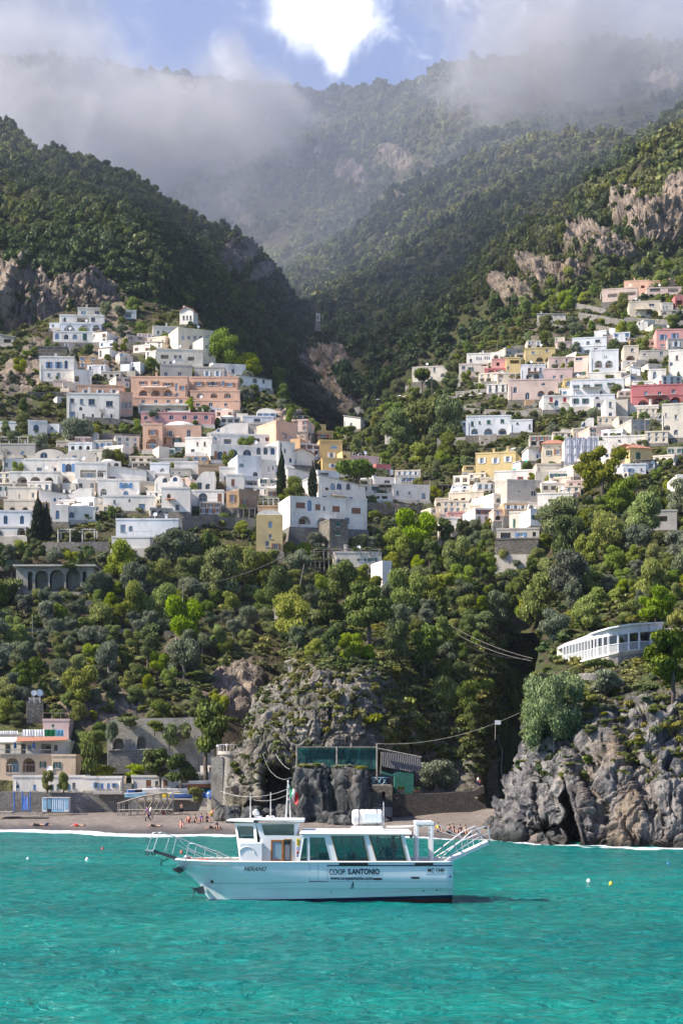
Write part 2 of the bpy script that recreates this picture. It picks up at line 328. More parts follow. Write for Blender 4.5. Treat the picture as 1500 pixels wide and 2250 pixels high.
R1 = sheet('mountain_right', [
    colv(560,  (860, 690), (800, 720), (750, 760), (700, 830), (670, 900), (640, 980)),
    colv(700,  (900, 620), (800, 650), (730, 700), (680, 760), (620, 850), (560, 950)),
    colv(850,  (950, 560), (810, 600), (700, 670), (610, 770), (520, 880), (455, 950)),
    colv(1000, (900, 525), (760, 560), (650, 640), (550, 740), (450, 850), (362, 930)),
    colv(1150, (800, 525), (690, 555), (590, 590), (500, 680), (420, 780), (335, 890)),
    colv(1300, (740, 530), (630, 555), (530, 580), (450, 660), (380, 750), (305, 850)),
    colv(1420, (720, 535), (600, 560), (480, 580), (400, 650), (330, 730), (262, 800)),
    colv(1500, (700, 538), (570, 565), (430, 585), (350, 650), (280, 720), (212, 780)),
    colv(1900, (700, 538), (540, 565), (380, 585), (280, 650), (190, 720), (110, 780))],
    420, 300, 14.0, 0.016, M_HILL, rocks=[(1430, 480, 120, 32), (1330, 530, 90, 26), (1220, 590, 70, 24, .9), (1120, 640, 50, 26, .8), (1500, 440, 50, 34), (930, 450, 60, 9, .5), (735, 808, 54, 42), (745, 895, 46, 38, .8)], rockamp=9.0, rfreq=0.07, crack=3)
R2 = sheet('mountain_middle', [
    colv(250,  (700, 1100), (600, 1130), (520, 1170), (450, 1220), (380, 1290), (330, 1370)),
    colv(480,  (700, 1050), (620, 1080), (540, 1110), (450, 1180), (370, 1260), (285, 1370)),
    colv(600,  (680, 1020), (600, 1050), (510, 1090), (410, 1160), (320, 1250), (240, 1360)),
    colv(700,  (650, 1000), (570, 1035), (450, 1090), (360, 1160), (280, 1260), (215, 1350)),
    colv(850,  (600, 990), (500, 1030), (400, 1080), (320, 1150), (250, 1250), (190, 1340)),
    colv(930,  (500, 1000), (440, 1030), (370, 1080), (290, 1150), (220, 1250), (172, 1320)),
    colv(975,  (480, 1000), (420, 1030), (350, 1080), (270, 1150), (200, 1240), (146, 1310)),
    colv(1060, (460, 990), (400, 1020), (330, 1070), (260, 1140), (190, 1230), (142, 1310)),
    colv(1200, (450, 980), (380, 1015), (310, 1070), (240, 1140), (170, 1230), (108, 1310)),
    colv(1350, (430, 970), (360, 1000), (290, 1050), (220, 1120), (150, 1210), (98, 1290)),
    colv(1500, (400, 960), (330, 1000), (260, 1040), (190, 1100), (140, 1180), (100, 1260)),
    colv(1900, (380, 950), (300, 990), (220, 1030), (150, 1090), (90, 1160), (40, 1230))],
    380, 260, 26.0, 0.010, M_HILL, rocks=[(770, 378, 46, 26, .8), (860, 335, 40, 12, .5), (520, 480, 50, 30, .6), (700, 340, 14, 24, .5), (1460, 210, 40, 40, .5)], rockamp=12.0, rfreq=0.05)
BM = sheet('mountain_back', [
    colv(-500, (700, 1500), (400, 1580), (250, 1650), (180, 1720), (100, 1850)),
    colv(100,  (700, 1500), (400, 1580), (280, 1650), (200, 1720), (132, 1850)),
    colv(210,  (700, 1500), (400, 1580), (270, 1650), (190, 1720), (122, 1850)),
    colv(330,  (700, 1500), (400, 1580), (280, 1650), (210, 1720), (150, 1850)),
    colv(440,  (700, 1500), (400, 1580), (290, 1650), (220, 1720), (166, 1840)),
    colv(560,  (700, 1500), (400, 1580), (290, 1650), (230, 1720), (183, 1840)),
    colv(700,  (700, 1500), (400, 1580), (300, 1650), (240, 1720), (196, 1830)),
    colv(950,  (700, 1500), (400, 1580), (310, 1650), (260, 1720), (215, 1820))],
    200, 140, 22.0, 0.012, M_HILL, rocks=[(420, 195, 60, 30, .6)], rockamp=8.0, cast=False)
# central crag above the beach and the dark ravine beside it
def cc_mod(px, py, D, rk):
    c1 = np.exp(-(((px - 615) / 42) ** 2 + ((py - 1722) / 46) ** 2)); c2 = np.exp(-(((px - 585) / 50) ** 2 + ((py - 1775) / 22) ** 2))
    D = D + 15 * sstep(.25, .7, c1) + 3 * sstep(.3, .8, c2)
    c3 = np.exp(-(((px - 800) / 130) ** 2 + ((py - 1680) / 34) ** 4)); D = D + 7 * sstep(.3, .8, c3)
    e = fbm(np.stack([px * .02, py * .02, px * 0], -1), 4)
    r = sstep(1430, 1500, py + 40 * e + 40 * sstep(850, 1080, px) * -1 - 150 * sstep(830, 930, px)) * (1 - .5 * sstep(950, 1080, px))
    return D, np.maximum(rk, r * (0.75 + .25 * e)), sstep(.2, .5, c1)
def K(*pts): return list(pts)
CCs = sheet('crag', [
    K((476, 1800, 190), (497, 1735, 191), (522, 1655, 194), (556, 1575, 198), (606, 1500, 205), (632, 1462, 214), (620, 1400, 235), (600, 1310, 262)),
    K((520, 1808, 187), (535, 1738, 188), (560, 1655, 190), (590, 1572, 194), (630, 1498, 202), (660, 1452, 212), (650, 1390, 235), (640, 1300, 262)),
    K((610, 1812, 185), (615, 1740, 186), (625, 1650, 188), (650, 1565, 192), (680, 1490, 199), (705, 1440, 210), (700, 1380, 233), (700, 1300, 262)),
    K((690, 1814, 184), (690, 1740, 186), (700, 1650, 188), (715, 1560, 191), (735, 1480, 198), (750, 1430, 210), (750, 1370, 235), (750, 1290, 265)),
    K((780, 1816, 184), (780, 1740, 187), (785, 1650, 189), (790, 1560, 193), (800, 1480, 200), (810, 1420, 213), (810, 1350, 240), (810, 1270, 268)),
    K((880, 1818, 184), (880, 1740, 195), (885, 1650, 198), (890, 1565, 203), (900, 1490, 211), (900, 1410, 224), (900, 1340, 246), (900, 1250, 272)),
    K((980, 1820, 184), (980, 1740, 200), (985, 1650, 204), (990, 1570, 210), (990, 1490, 220), (990, 1400, 234), (990, 1320, 252), (980, 1240, 276)),
    K((1040, 1820, 184), (1045, 1740, 198), (1048, 1650, 204), (1056, 1570, 211), (1056, 1490, 222), (1060, 1400, 242), (1055, 1320, 256), (1050, 1230, 282)),
    K((1088, 1822, 196), (1092, 1740, 252), (1096, 1650, 262), (1098, 1570, 266), (1102, 1490, 268), (1108, 1400, 268), (1110, 1320, 268), (1110, 1230, 288)),
    K((1200, 1824, 206), (1200, 1740, 258), (1205, 1650, 266), (1210, 1570, 270), (1215, 1490, 270), (1220, 1400, 262), (1220, 1320, 272), (1210, 1230, 292))],
    620, 460, 1.6, 0.08, M_CRAG, crack=1.2, rockamp=1.3, rfreq=0.16, side=((3, 20, 0), None), mod=cc_mod)
def rh_mod(px, py, D, rk):
    # tall cave with a leaning right edge, and an undercut beside it
    t = np.clip((py - 1700) / 160, 0, 1); xr = 1236 + 44 * t; xl = xr - 3 - 38 * t ** .8 + 7 * np.sin(py * .11)
    ins = sstep(0, 6, px - xl) * sstep(0, 3, xr - px) * sstep(1700, 1712, py)
    D = D + 11 * ins
    u = sstep(1135, 1150, px) * sstep(0, 14, xl - px + 4) * sstep(1806, 1816, py + 10 * np.sin(px * .09)) * (1 - sstep(1842, 1850, py)); D = D + 3.5 * u
    st = np.exp(-((px - xr - 4) / 4.5) ** 2) * sstep(1690, 1710, py); D = D - 1.2 * st
    g = np.exp(-(((px - (1190 - (py - 1700) * .18)) / 10) ** 2)) * sstep(1640, 1700, py); D = D + 1.0 * g
    st2 = sstep(0, .4, np.sin(px * .055 + 2 * np.sin(py * .013))) ; D = D + 1.6 * st2 * sstep(1560, 1620, py)
    e = fbm(np.stack([px * .02, py * .02, px * 0 + 9], -1), 4)
    r = sstep(1520, 1620, py + 50 * e + 40 * sstep(1300, 1450, px))
    dm = sstep(-14, -2, px - xl) * sstep(-9, -2, xr + 3 - px) * sstep(1690, 1704, py)
    return D, np.maximum(rk, r), dm
RHs = sheet('headland', [
    K((1068, 1846, 158), (1105, 1762, 160), (1142, 1695, 163), (1160, 1630, 166), (1158, 1560, 172), (1172, 1485, 186), (1190, 1400, 206), (1230, 1300, 226), (1270, 1200, 250)),
    K((1110, 1852, 153), (1140, 1762, 155), (1165, 1695, 158), (1180, 1630, 161), (1180, 1560, 167), (1195, 1485, 182), (1220, 1400, 204), (1260, 1300, 224), (1300, 1190, 248)),
    K((1190, 1862, 148), (1200, 1765, 151), (1210, 1695, 154), (1220, 1630, 157), (1225, 1555, 162), (1240, 1480, 178), (1265, 1400, 200), (1300, 1300, 222), (1340, 1185, 247)),
    K((1290, 1868, 144), (1290, 1765, 147), (1290, 1695, 150), (1295, 1630, 153), (1300, 1550, 158), (1310, 1475, 176), (1320, 1400, 198), (1350, 1300, 220), (1380, 1175, 246)),
    K((1400, 1872, 141), (1400, 1765, 144), (1400, 1695, 147), (1400, 1630, 150), (1400, 1545, 156), (1400, 1465, 174), (1410, 1390, 194), (1420, 1290, 218), (1440, 1170, 244)),
    K((1500, 1873, 140), (1500, 1765, 143), (1500, 1695, 146), (1500, 1630, 149), (1500, 1540, 154), (1500, 1450, 170), (1500, 1380, 190), (1500, 1280, 215), (1520, 1165, 242)),
    K((1800, 1873, 140), (1800, 1765, 142), (1800, 1695, 145), (1800, 1630, 147), (1800, 1535, 152), (1800, 1440, 168), (1800, 1370, 188), (1800, 1270, 212), (1800, 1160, 240)),
    K((2500, 1873, 142), (2500, 1765, 145), (2500, 1695, 148), (2500, 1630, 150), (2500, 1535, 156), (2500, 1440, 172), (2500, 1370, 192), (2500, 1270, 216), (2500, 1160, 244))],
    1150, 560, 1.2, 0.07, M_ROCK, crack=.95, rockamp=1.25, vst=.12, rfreq=0.22, side=((3, 22, -1), None), mod=rh_mod, octv=6)
# ---------------------------------------------------------------- beach
def dwat(px): return np.interp(px, [-900, 0, 150, 300, 500, 750, 900, 1080, 1150, 1220, 1400], [188, 184, 179, 172, 167, 165, 163, 157, 152, 146, 140])
SAND, nt = newmat('dark_sand'); g = geo(nt); wet = nd(nt, 'ShaderNodeAttribute', {'attribute_name': 'wet'}).outputs['Fac']
n1 = noise(nt, g, 1.5, 6.0, .6); n2 = noise(nt, g, 0.25, 4.0); pe = nd(nt, 'ShaderNodeTexVoronoi', None, Vector=g, Scale=7.0)
c = mixc(nt, mrange(nt, n1, .35, .65), (0.115, 0.095, 0.08), (0.21, 0.175, 0.145)); c = mixc(nt, mrange(nt, n2, .4, .6, 0, .4), c, (0.12, 0.10, 0.09))
c = mixc(nt, mth(nt, 'MULTIPLY', wet, .7), c, (0.045, 0.04, 0.038))
pr = nd(nt, 'ShaderNodeBsdfPrincipled', None, Roughness=mrange(nt, wet, 0, 1, .95, .35)); nt.links.new(c, pr.inputs['Base Color'])
nt.links.new(bump(nt, mth(nt, 'ADD', n1, pe.outputs[0]), .5, .06), pr.inputs['Normal']); out(nt, pr.outputs[0])
pxs = np.linspace(-900, 1300, 440); ts = np.concatenate([np.linspace(-.35, 1, 46), [1.3, 1.9]])
Bx = np.zeros((len(pxs), len(ts), 3)); wt = np.zeros((len(pxs), len(ts)))
for i, p in enumerate(pxs):
    d0 = float(dwat(p)); ln = np.interp(p, [-900, 450, 560, 900, 1080, 1300], [26, 30, 24, 16, 16, 12])
    for j, t in enumerate(ts):
        D = d0 + ln * t; X_ = (p - CX) / F * d0
        z = np.interp(t, [-.35, 0, .12, .5, 1, 1.9], [-.9, 0, .55, 1.15, 1.7 if p < 560 else 1.3, 2.4]) - 3.5 * float(sstep(1205, 1235, p))
        Bx[i, j] = (X_, D, z); wt[i, j] = 1 - sstep(.02, .2, t + .03 * math.sin(p * .05))
Bx[..., 2] += 0.07 * fbm(Bx * .5, 4) * (Bx[..., 2] > .3) + .04 * fbm(Bx * 1.6, 3) * (Bx[..., 2] > .3)
Bx[..., 1] += 0.8 * np.sin(Bx[..., 0] * .35) + .5 * np.sin(Bx[..., 0] * .9 + 1)
idx = np.arange(Bx.shape[0] * Bx.shape[1]).reshape(Bx.shape[:2]); q = np.stack([idx[:-1, :-1], idx[1:, :-1], idx[1:, 1:], idx[:-1, 1:]], -1).reshape(-1, 4)
beach = link('beach', np_mesh('beach', Bx.reshape(-1, 3), q, SAND, {'wet': ('POINT', wt.ravel())}, smooth=True)); tag(beach, kind='structure')
off = len(BV); BV.extend(map(tuple, Bx.reshape(-1, 3))); BF.extend((q + off).tolist())
TREE = BVHTree.FromPolygons([Vector(v) for v in BV], BF)
CAMP = Vector((0, 0, HC))
def hit(px, py, dmin=0):
    d = Vector(((px - CX) / F, 1, (HY - py) / F)); dn = d.normalized()
    h = TREE.ray_cast(CAMP + dn * dmin, dn)
    return (h[0], h[1]) if h[0] is not None else (P(px, py, 300), Vector((0, -.7, .7)))
def hitD(px, py, dmin=0): return hit(px, py, dmin)[0].y
def ground(x, y, ztop=900):
    h = TREE.ray_cast(Vector((x, y, ztop)), Vector((0, 0, -1))); return h[0].z if h[0] is not None else 0.0
# ---------------------------------------------------------------- sea
WAT, nt = newmat('turquoise_sea'); g = geo(nt); sp = nd(nt, 'ShaderNodeSeparateXYZ', None, Vector=g)
gs = scaled(nt, g, .55, 1, 1)
a1 = noise(nt, gs, 1.35, 6.0, .62, .5); a2 = noise(nt, gs, 3.2, 4.0, .6, .3); a3 = noise(nt, scaled(nt, g, .3, 1, 1), .12, 3.0)
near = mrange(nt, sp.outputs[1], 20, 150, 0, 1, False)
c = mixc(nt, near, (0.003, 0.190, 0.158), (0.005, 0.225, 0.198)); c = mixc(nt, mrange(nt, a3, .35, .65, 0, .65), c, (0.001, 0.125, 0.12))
a4 = noise(nt, scaled(nt, g, .5, 1, 1), .045, 3.0); c = mixc(nt, mrange(nt, a4, .42, .62, 0, .5), c, (0.002, 0.125, 0.125)); c = mixc(nt, mrange(nt, a1, .52, .78, 0, .32), c, (0.04, 0.46, 0.38))
fm = nd(nt, 'ShaderNodeAttribute', {'attribute_name': 'foam'}).outputs['Fac']
fn = mrange(nt, mth(nt, 'ADD', fm, mth(nt, 'MULTIPLY', mth(nt, 'SUBTRACT', noise(nt, scaled(nt, g, .35, 1, 1), 1.6, 5.0, .7), .5), 1.5)), .45, .75)
c = mixc(nt, fn, c, (0.72, 0.76, 0.76))
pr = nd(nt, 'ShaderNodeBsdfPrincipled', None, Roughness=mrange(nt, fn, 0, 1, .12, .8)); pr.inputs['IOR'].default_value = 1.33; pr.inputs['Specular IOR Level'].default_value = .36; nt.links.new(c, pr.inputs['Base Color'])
hh = mth(nt, 'ADD', a1, mth(nt, 'MULTIPLY', a2, .35))
nt.links.new(bump(nt, hh, 1.0, .6), pr.inputs['Normal']); out(nt, pr.outputs[0])
xs = np.concatenate([[-4000, -1500, -500, -200], np.arange(-62, 62.1, .3), [200, 500, 1500, 4000]])
yl = [22.0]
while yl[-1] < 205: yl.append(yl[-1] + max(.16, .0026 * yl[-1]))
ys = np.concatenate([[-1500, -300, -50, 10], yl, [260, 500, 1500, 4500]])
gx, gy = np.meshgrid(xs, ys, indexing='ij'); inb = (np.abs(gx) < 63) & (gy > 21) & (gy < 206)
pz = np.stack([gx, gy, gx * 0], -1)
zz = 0.16 * fbm(pz * [.22, .42, 1], 4) + .11 * fbm(pz * [.8, 1.3, 1] + 5, 4, True) + .05 * np.sin(gy * .9 + .5 * gx + 2 * vn(pz * .2))
fade = np.interp(gy, [20, 60, 160, 200], [1, 1, .6, .25]); zz = np.where(inb, zz * fade, 0)
ppx = gx / np.maximum(gy, 1) * F + CX
dd = dwat(ppx) + .8 * np.sin(gx * .35) + .5 * np.sin(gx * .9 + 1) - gy
wf = 9.5 * (1 - sstep(330, 520, ppx)) + 1.2
foam = np.exp(-((dd - .6) / 1.6) ** 2) * 1.15 + 1.0 * sstep(0, 1, dd + 1) * (1 - sstep(wf * .6, wf, dd)) * (ppx < 540) + np.exp(-((dd - 4.8 - 1.5 * np.sin(gx * .2)) / 1.1) ** 2) * .95 * (ppx < 520) * (ppx > -300)
dh = np.interp(ppx, [1060, 1110, 1190, 1290, 1400, 1500, 1800], [160, 152, 147, 142, 139.5, 138.5, 138]) - gy
foam = np.maximum(foam, np.exp(-((dh - .6) / 1.2) ** 2) * .6 * (ppx > 1080)); foam = np.where(inb, foam, 0)
V = np.stack([gx, gy, zz], -1); idx = np.arange(gx.size).reshape(gx.shape); q = np.stack([idx[:-1, :-1], idx[1:, :-1], idx[1:, 1:], idx[:-1, 1:]], -1).reshape(-1, 4)
tag(link('sea', np_mesh('sea', V.reshape(-1, 3), q, WAT, {'foam': ('POINT', foam.ravel())}, smooth=True)), kind='structure')
# ---------------------------------------------------------------- foliage meshes
def crown_data(seed, blobs, n, leaf, jit=.7, shell=.35, flat=0.0, core=True, droop=0.0):
    """many small leaf clumps spread through a union of ellipsoids: (x,y,z,rx,ry,rz)"""
    g = np.random.default_rng(seed); B = np.array(blobs, float)
    area = (B[:, 3] * B[:, 4] + B[:, 3] * B[:, 5] + B[:, 4] * B[:, 5]); pick = g.choice(len(B), n, p=area / area.sum())
    d = g.normal(size=(n, 3)); d /= np.linalg.norm(d, axis=1, keepdims=True)
    rr = 1 - shell * g.random(n) ** 1.5 + .10 * g.normal(size=n)
    c = B[pick, :3] + d * B[pick, 3:] * rr[:, None]
    nrm = d / B[pick, 3:]; nrm /= np.linalg.norm(nrm, axis=1, keepdims=True); nrm += jit * g.normal(size=(n, 3)); nrm[:, 2] += flat; nrm /= np.linalg.norm(nrm, axis=1, keepdims=True)
    t = np.cross(nrm, g.normal(size=(n, 3))); t /= np.linalg.norm(t, axis=1, keepdims=True) + 1e-9; b = np.cross(nrm, t)
    s = leaf * (.55 + .9 * g.random(n))[:, None]; s2 = s * (.45 + .5 * g.random(n))[:, None]
    V = np.stack([c + t * s, c + b * s2 + t * s * .15, c - t * s * .8, c - b * s2 - t * s * .1], 1).reshape(-1, 3)
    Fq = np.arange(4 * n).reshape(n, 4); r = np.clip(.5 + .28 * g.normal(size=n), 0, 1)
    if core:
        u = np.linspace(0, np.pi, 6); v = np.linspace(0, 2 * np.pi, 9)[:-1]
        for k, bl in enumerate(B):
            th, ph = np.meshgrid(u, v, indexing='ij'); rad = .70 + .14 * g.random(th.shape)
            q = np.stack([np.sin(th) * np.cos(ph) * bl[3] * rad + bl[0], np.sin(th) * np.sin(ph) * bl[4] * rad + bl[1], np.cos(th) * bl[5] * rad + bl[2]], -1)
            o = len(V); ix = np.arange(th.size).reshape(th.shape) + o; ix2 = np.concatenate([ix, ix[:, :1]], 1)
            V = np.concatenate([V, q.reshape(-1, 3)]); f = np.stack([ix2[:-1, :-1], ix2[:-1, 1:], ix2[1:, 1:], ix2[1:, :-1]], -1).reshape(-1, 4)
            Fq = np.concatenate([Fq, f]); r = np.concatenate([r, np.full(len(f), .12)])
    return V, Fq, r
def crown_mesh(name, mat, *a, **k):
    V, Fq, r = crown_data(*a, **k); return np_mesh(name, V, Fq, mat, {'r': ('FACE', r)})
def ball_blobs(seed, n, R_=1.0, h=1.0, spread=.6, rb=.5, z0=1.0):
    g = random.Random(seed); o = []
    for k in range(n):
        a = g.uniform(0, 6.28); d = spread * math.sqrt(g.random()) * R_; z = z0 + g.uniform(-.5, .6) * h * (1 - .4 * d / R_)
        r = rb * g.uniform(.7, 1.25) * R_; o.append((d * math.cos(a), d * math.sin(a), z, r, r, r * .85 * h))
    return o
# ---------------------------------------------------------------- far woods: one "stuff" object per mountain, instances on points
FCOL = bpy.data.collections.new('wood_sources')
def src(name, me): o = bpy.data.objects.new(name, me); FCOL.objects.link(o); return o
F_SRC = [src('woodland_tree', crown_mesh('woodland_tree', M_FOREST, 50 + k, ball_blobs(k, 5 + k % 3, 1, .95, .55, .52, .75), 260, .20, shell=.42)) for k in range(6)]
S_COL = bpy.data.collections.new('scrub_sources')
for k in range(5):
    o = bpy.data.objects.new('scrub_bush', crown_mesh('scrub_bush', M_SCRUB, 80 + k, ball_blobs(30 + k, 5, 1, .8, .65, .45, .35), 230, .19, shell=.35)); S_COL.objects.link(o)
for c in F_SRC: pass
def scatter_gn(name, pts, scl, rot, col, label=None, kind='stuff'):
    me = bpy.data.meshes.new(name); me.vertices.add(len(pts)); me.vertices.foreach_set('co', np.asarray(pts, np.float32).ravel())
    a = me.attributes.new('s', 'FLOAT_VECTOR', 'POINT'); a.data.foreach_set('vector', np.asarray(scl, np.float32).ravel())
    a = me.attributes.new('rot', 'FLOAT_VECTOR', 'POINT'); a.data.foreach_set('vector', np.asarray(rot, np.float32).ravel())
    o = link(name, me); tag(o, label=label, kind=kind)
    ng = bpy.data.node_groups.new(name + '_nodes', 'GeometryNodeTree')
    ng.interface.new_socket('Geometry', in_out='INPUT', socket_type='NodeSocketGeometry'); ng.interface.new_socket('Geometry', in_out='OUTPUT', socket_type='NodeSocketGeometry')
    gi = ng.nodes.new('NodeGroupInput'); go = ng.nodes.new('NodeGroupOutput')
    ci = ng.nodes.new('GeometryNodeCollectionInfo'); ci.inputs['Collection'].default_value = col; ci.inputs['Separate Children'].default_value = True; ci.inputs['Reset Children'].default_value = True
    ip = ng.nodes.new('GeometryNodeInstanceOnPoints'); ip.inputs['Pick Instance'].default_value = True
    na = ng.nodes.new('GeometryNodeInputNamedAttribute'); na.data_type = 'FLOAT_VECTOR'; na.inputs['Name'].default_value = 's'
    nb = ng.nodes.new('GeometryNodeInputNamedAttribute'); nb.data_type = 'FLOAT_VECTOR'; nb.inputs['Name'].default_value = 'rot'
    L = ng.links
    L.new(gi.outputs[0], ip.inputs['Points']); L.new(ci.outputs[0], ip.inputs['Instance']); L.new(na.outputs[0], ip.inputs['Scale']); L.new(nb.outputs[0], ip.inputs['Rotation']); L.new(ip.outputs[0], go.inputs[0])
    md = o.modifiers.new('scatter', 'NODES'); md.node_group = ng
    return o
def sample(sh, spacing, rockmax=.35, gap=.5, gapf=.03, excl=None, xr=(-160, 1660), yr=(-100, 2000)):
    X, rk, px, py = sh['X'], sh['rk'], sh['px'], sh['py']
    a = X[1:, :-1] - X[:-1, :-1]; b = X[:-1, 1:] - X[:-1, :-1]; ar = np.linalg.norm(np.cross(a, b), axis=-1)
    ok = (px[:-1, :-1] > xr[0]) & (px[:-1, :-1] < xr[1]) & (py[:-1, :-1] > yr[0]) & (py[:-1, :-1] < yr[1])
    ex = np.where(ok, ar / spacing ** 2, 0); dens = fbm(X[:-1, :-1] * gapf + 7, 4); ex = ex * np.clip(.95 + gap * dens, .06, 2)
    ex = ex * np.where(rk[:-1, :-1] > rockmax, .10, 1.0)
    cnt = rng.poisson(np.clip(ex, 0, 8)); i, j = np.nonzero(cnt); k = cnt[i, j]; i = np.repeat(i, k); j = np.repeat(j, k)
    u = rng.random(len(i))[:, None]; v = rng.random(len(i))[:, None]
    p = X[i, j] * (1 - u) * (1 - v) + X[i + 1, j] * u * (1 - v) + X[i, j + 1] * (1 - u) * v + X[i + 1, j + 1] * u * v
    return p, px[i, j], py[i, j], rk[i, j]
def wood(name, sh, spacing, r0, r1, label, **k):
    p, px, py, rk = sample(sh, spacing, **k); n = len(p)
    r = (r0 + (r1 - r0) * rng.random(n) ** 2.6) * (1 + .35 * fbm(p * .02 + 3, 2)) * np.where(rk > .3, .55, 1)
    sc = np.stack([r, r * (.75 + .5 * rng.random(n)), r * (.7 + 1.0 * rng.random(n))], 1); rot = np.stack([rng.normal(0, .12, n), rng.normal(0, .12, n), rng.random(n) * 6.28], 1)
    print(name, n); p[:, 2] -= .3 * r
    return scatter_gn(name, p, sc, rot, FCOL, label)
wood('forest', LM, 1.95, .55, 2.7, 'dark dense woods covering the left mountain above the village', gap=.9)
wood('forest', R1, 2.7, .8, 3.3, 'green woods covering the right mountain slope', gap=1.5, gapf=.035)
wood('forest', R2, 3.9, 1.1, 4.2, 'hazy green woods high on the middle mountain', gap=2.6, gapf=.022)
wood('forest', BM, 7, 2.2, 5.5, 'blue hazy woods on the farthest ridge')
# ---------------------------------------------------------------- mesh builder
class MB:
    def __init__(s): s.v = []; s.f = []; s.m = []; s.sm = []
    def add(s, V, Fc, mi=0, M=None, smooth=False):
        o = len(s.v)
        for p in V: s.v.append(tuple(M @ Vector(p)) if M is not None else tuple(p))
        for f in Fc: s.f.append([i + o for i in f]); s.m.append(mi); s.sm.append(smooth)
        return s
    def box(s, a, b, mi=0, M=None):
        x0, y0, z0 = a; x1, y1, z1 = b
        V = [(x0, y0, z0), (x1, y0, z0), (x1, y1, z0), (x0, y1, z0), (x0, y0, z1), (x1, y0, z1), (x1, y1, z1), (x0, y1, z1)]
        return s.add(V, [(0, 3, 2, 1), (4, 5, 6, 7), (0, 1, 5, 4), (1, 2, 6, 5), (2, 3, 7, 6), (3, 0, 4, 7)], mi, M)
    def hexa(s, V, mi=0, M=None): return s.add(V, [(0, 3, 2, 1), (4, 5, 6, 7), (0, 1, 5, 4), (1, 2, 6, 5), (2, 3, 7, 6), (3, 0, 4, 7)], mi, M)
    def tube(s, pts, r, mi=0, n=6, M=None, cap=True):
        pts = [Vector(p) for p in pts]; rs = r if hasattr(r, '__len__') else [r] * len(pts); V = []; Fc = []
        for i, p in enumerate(pts):
            t = (pts[min(i + 1, len(pts) - 1)] - pts[max(i - 1, 0)]).normalized()
            a = t.cross(Vector((0, 0, 1))) if abs(t.z) < .95 else t.cross(Vector((0, 1, 0))); a.normalize(); b = t.cross(a)
            for k in range(n): an = 2 * math.pi * k / n; V.append(p + (a * math.cos(an) + b * math.sin(an)) * rs[i])
        for i in range(len(pts) - 1):
            for k in range(n): k2 = (k + 1) % n; Fc.append((i * n + k, i * n + k2, (i + 1) * n + k2, (i + 1) * n + k))
        if cap: Fc.append(tuple(range(n))[::-1]); Fc.append(tuple((len(pts) - 1) * n + k for k in range(n)))
        return s.add(V, Fc, mi, M, smooth=n > 6)
    def lathe(s, prof, mi=0, n=14, M=None, smooth=True):     # prof: (r, z)
        V = []; Fc = []
        for r, z in prof:
            for k in range(n): an = 2 * math.pi * k / n; V.append((r * math.cos(an), r * math.sin(an), z))
        for i in range(len(prof) - 1):
            for k in range(n): k2 = (k + 1) % n; Fc.append((i * n + k, i * n + k2, (i + 1) * n + k2, (i + 1) * n + k))
        return s.add(V, Fc, mi, M, smooth)
    def ball(s, c, r, mi=0, n=8, m=6, M=None):
        rx, ry, rz = r if hasattr(r, '__len__') else (r, r, r); V = []; Fc = []
        for i in range(m + 1):
            th = math.pi * i / m
            for k in range(n): ph = 2 * math.pi * k / n; V.append((c[0] + rx * math.sin(th) * math.cos(ph), c[1] + ry * math.sin(th) * math.sin(ph), c[2] + rz * math.cos(th)))
        for i in range(m):
            for k in range(n): k2 = (k + 1) % n; Fc.append((i * n + k, (i + 1) * n + k, (i + 1) * n + k2, i * n + k2))
        return s.add(V, Fc, mi, M, smooth=True)
    def panel(s, outer, holes, y0, th, mi=0, M=None, mh=None):
        """outline and holes in (x,z); front face at y0, reveals run back to y0+th"""
        b = bmesh.new(); es = []
        def loop(pts): vs = [b.verts.new((p[0], y0, p[1])) for p in pts]; return [b.edges.new((vs[i], vs[(i + 1) % len(vs)])) for i in range(len(vs))]
        es += loop(outer)
        for h in holes: es += loop(h)
        bmesh.ops.triangle_fill(b, use_beauty=True, use_dissolve=False, edges=es, normal=(0, -1, 0))
        b.verts.index_update(); V = [tuple(v.co) for v in b.verts]; Fc = [[v.index for v in f.verts] for f in b.faces]
        n = len(V)
        s.add(V, [f if b.faces else f for f in Fc], mi, M); 
        if th:
            for li, l in enumerate([outer] + list(holes)):
                k = len(l); VV = [(p[0], y0, p[1]) for p in l] + [(p[0], y0 + th, p[1]) for p in l]
                s.add(VV, [(i, (i + 1) % k, k + (i + 1) % k, k + i) for i in range(k)], mi if (li == 0 or mh is None) else mh, M)
        b.free(); return s
    def poly(s, pts, y0, y1, mi=0, M=None):            # closed prism of an (x,z) outline
        k = len(pts); V = [(p[0], y0, p[1]) for p in pts] + [(p[0], y1, p[1]) for p in pts]
        return s.add(V, [tuple(range(k)), tuple(range(k, 2 * k))[::-1]] + [(i, (i + 1) % k, k + (i + 1) % k, k + i) for i in range(k)], mi, M)
    def build(s, name, mats, parent=None, recalc=True, bevel=0.0):
        me = bpy.data.meshes.new(name); me.from_pydata(s.v, [], s.f)
        for m in (mats if isinstance(mats, (list, tuple)) else [mats]): me.materials.append(m)
        me.polygons.foreach_set('material_index', s.m); me.polygons.foreach_set('use_smooth', s.sm)
        if recalc:
            b = bmesh.new(); b.from_mesh(me); bmesh.ops.recalc_face_normals(b, faces=b.faces)
            if bevel: bmesh.ops.bevel(b, geom=[e for e in b.edges if len(e.link_faces) == 2 and e.calc_face_angle(0) > .5], offset=bevel, segments=1, affect='EDGES')
            b.to_mesh(me); b.free()
        me.update(); return link(name, me, parent)
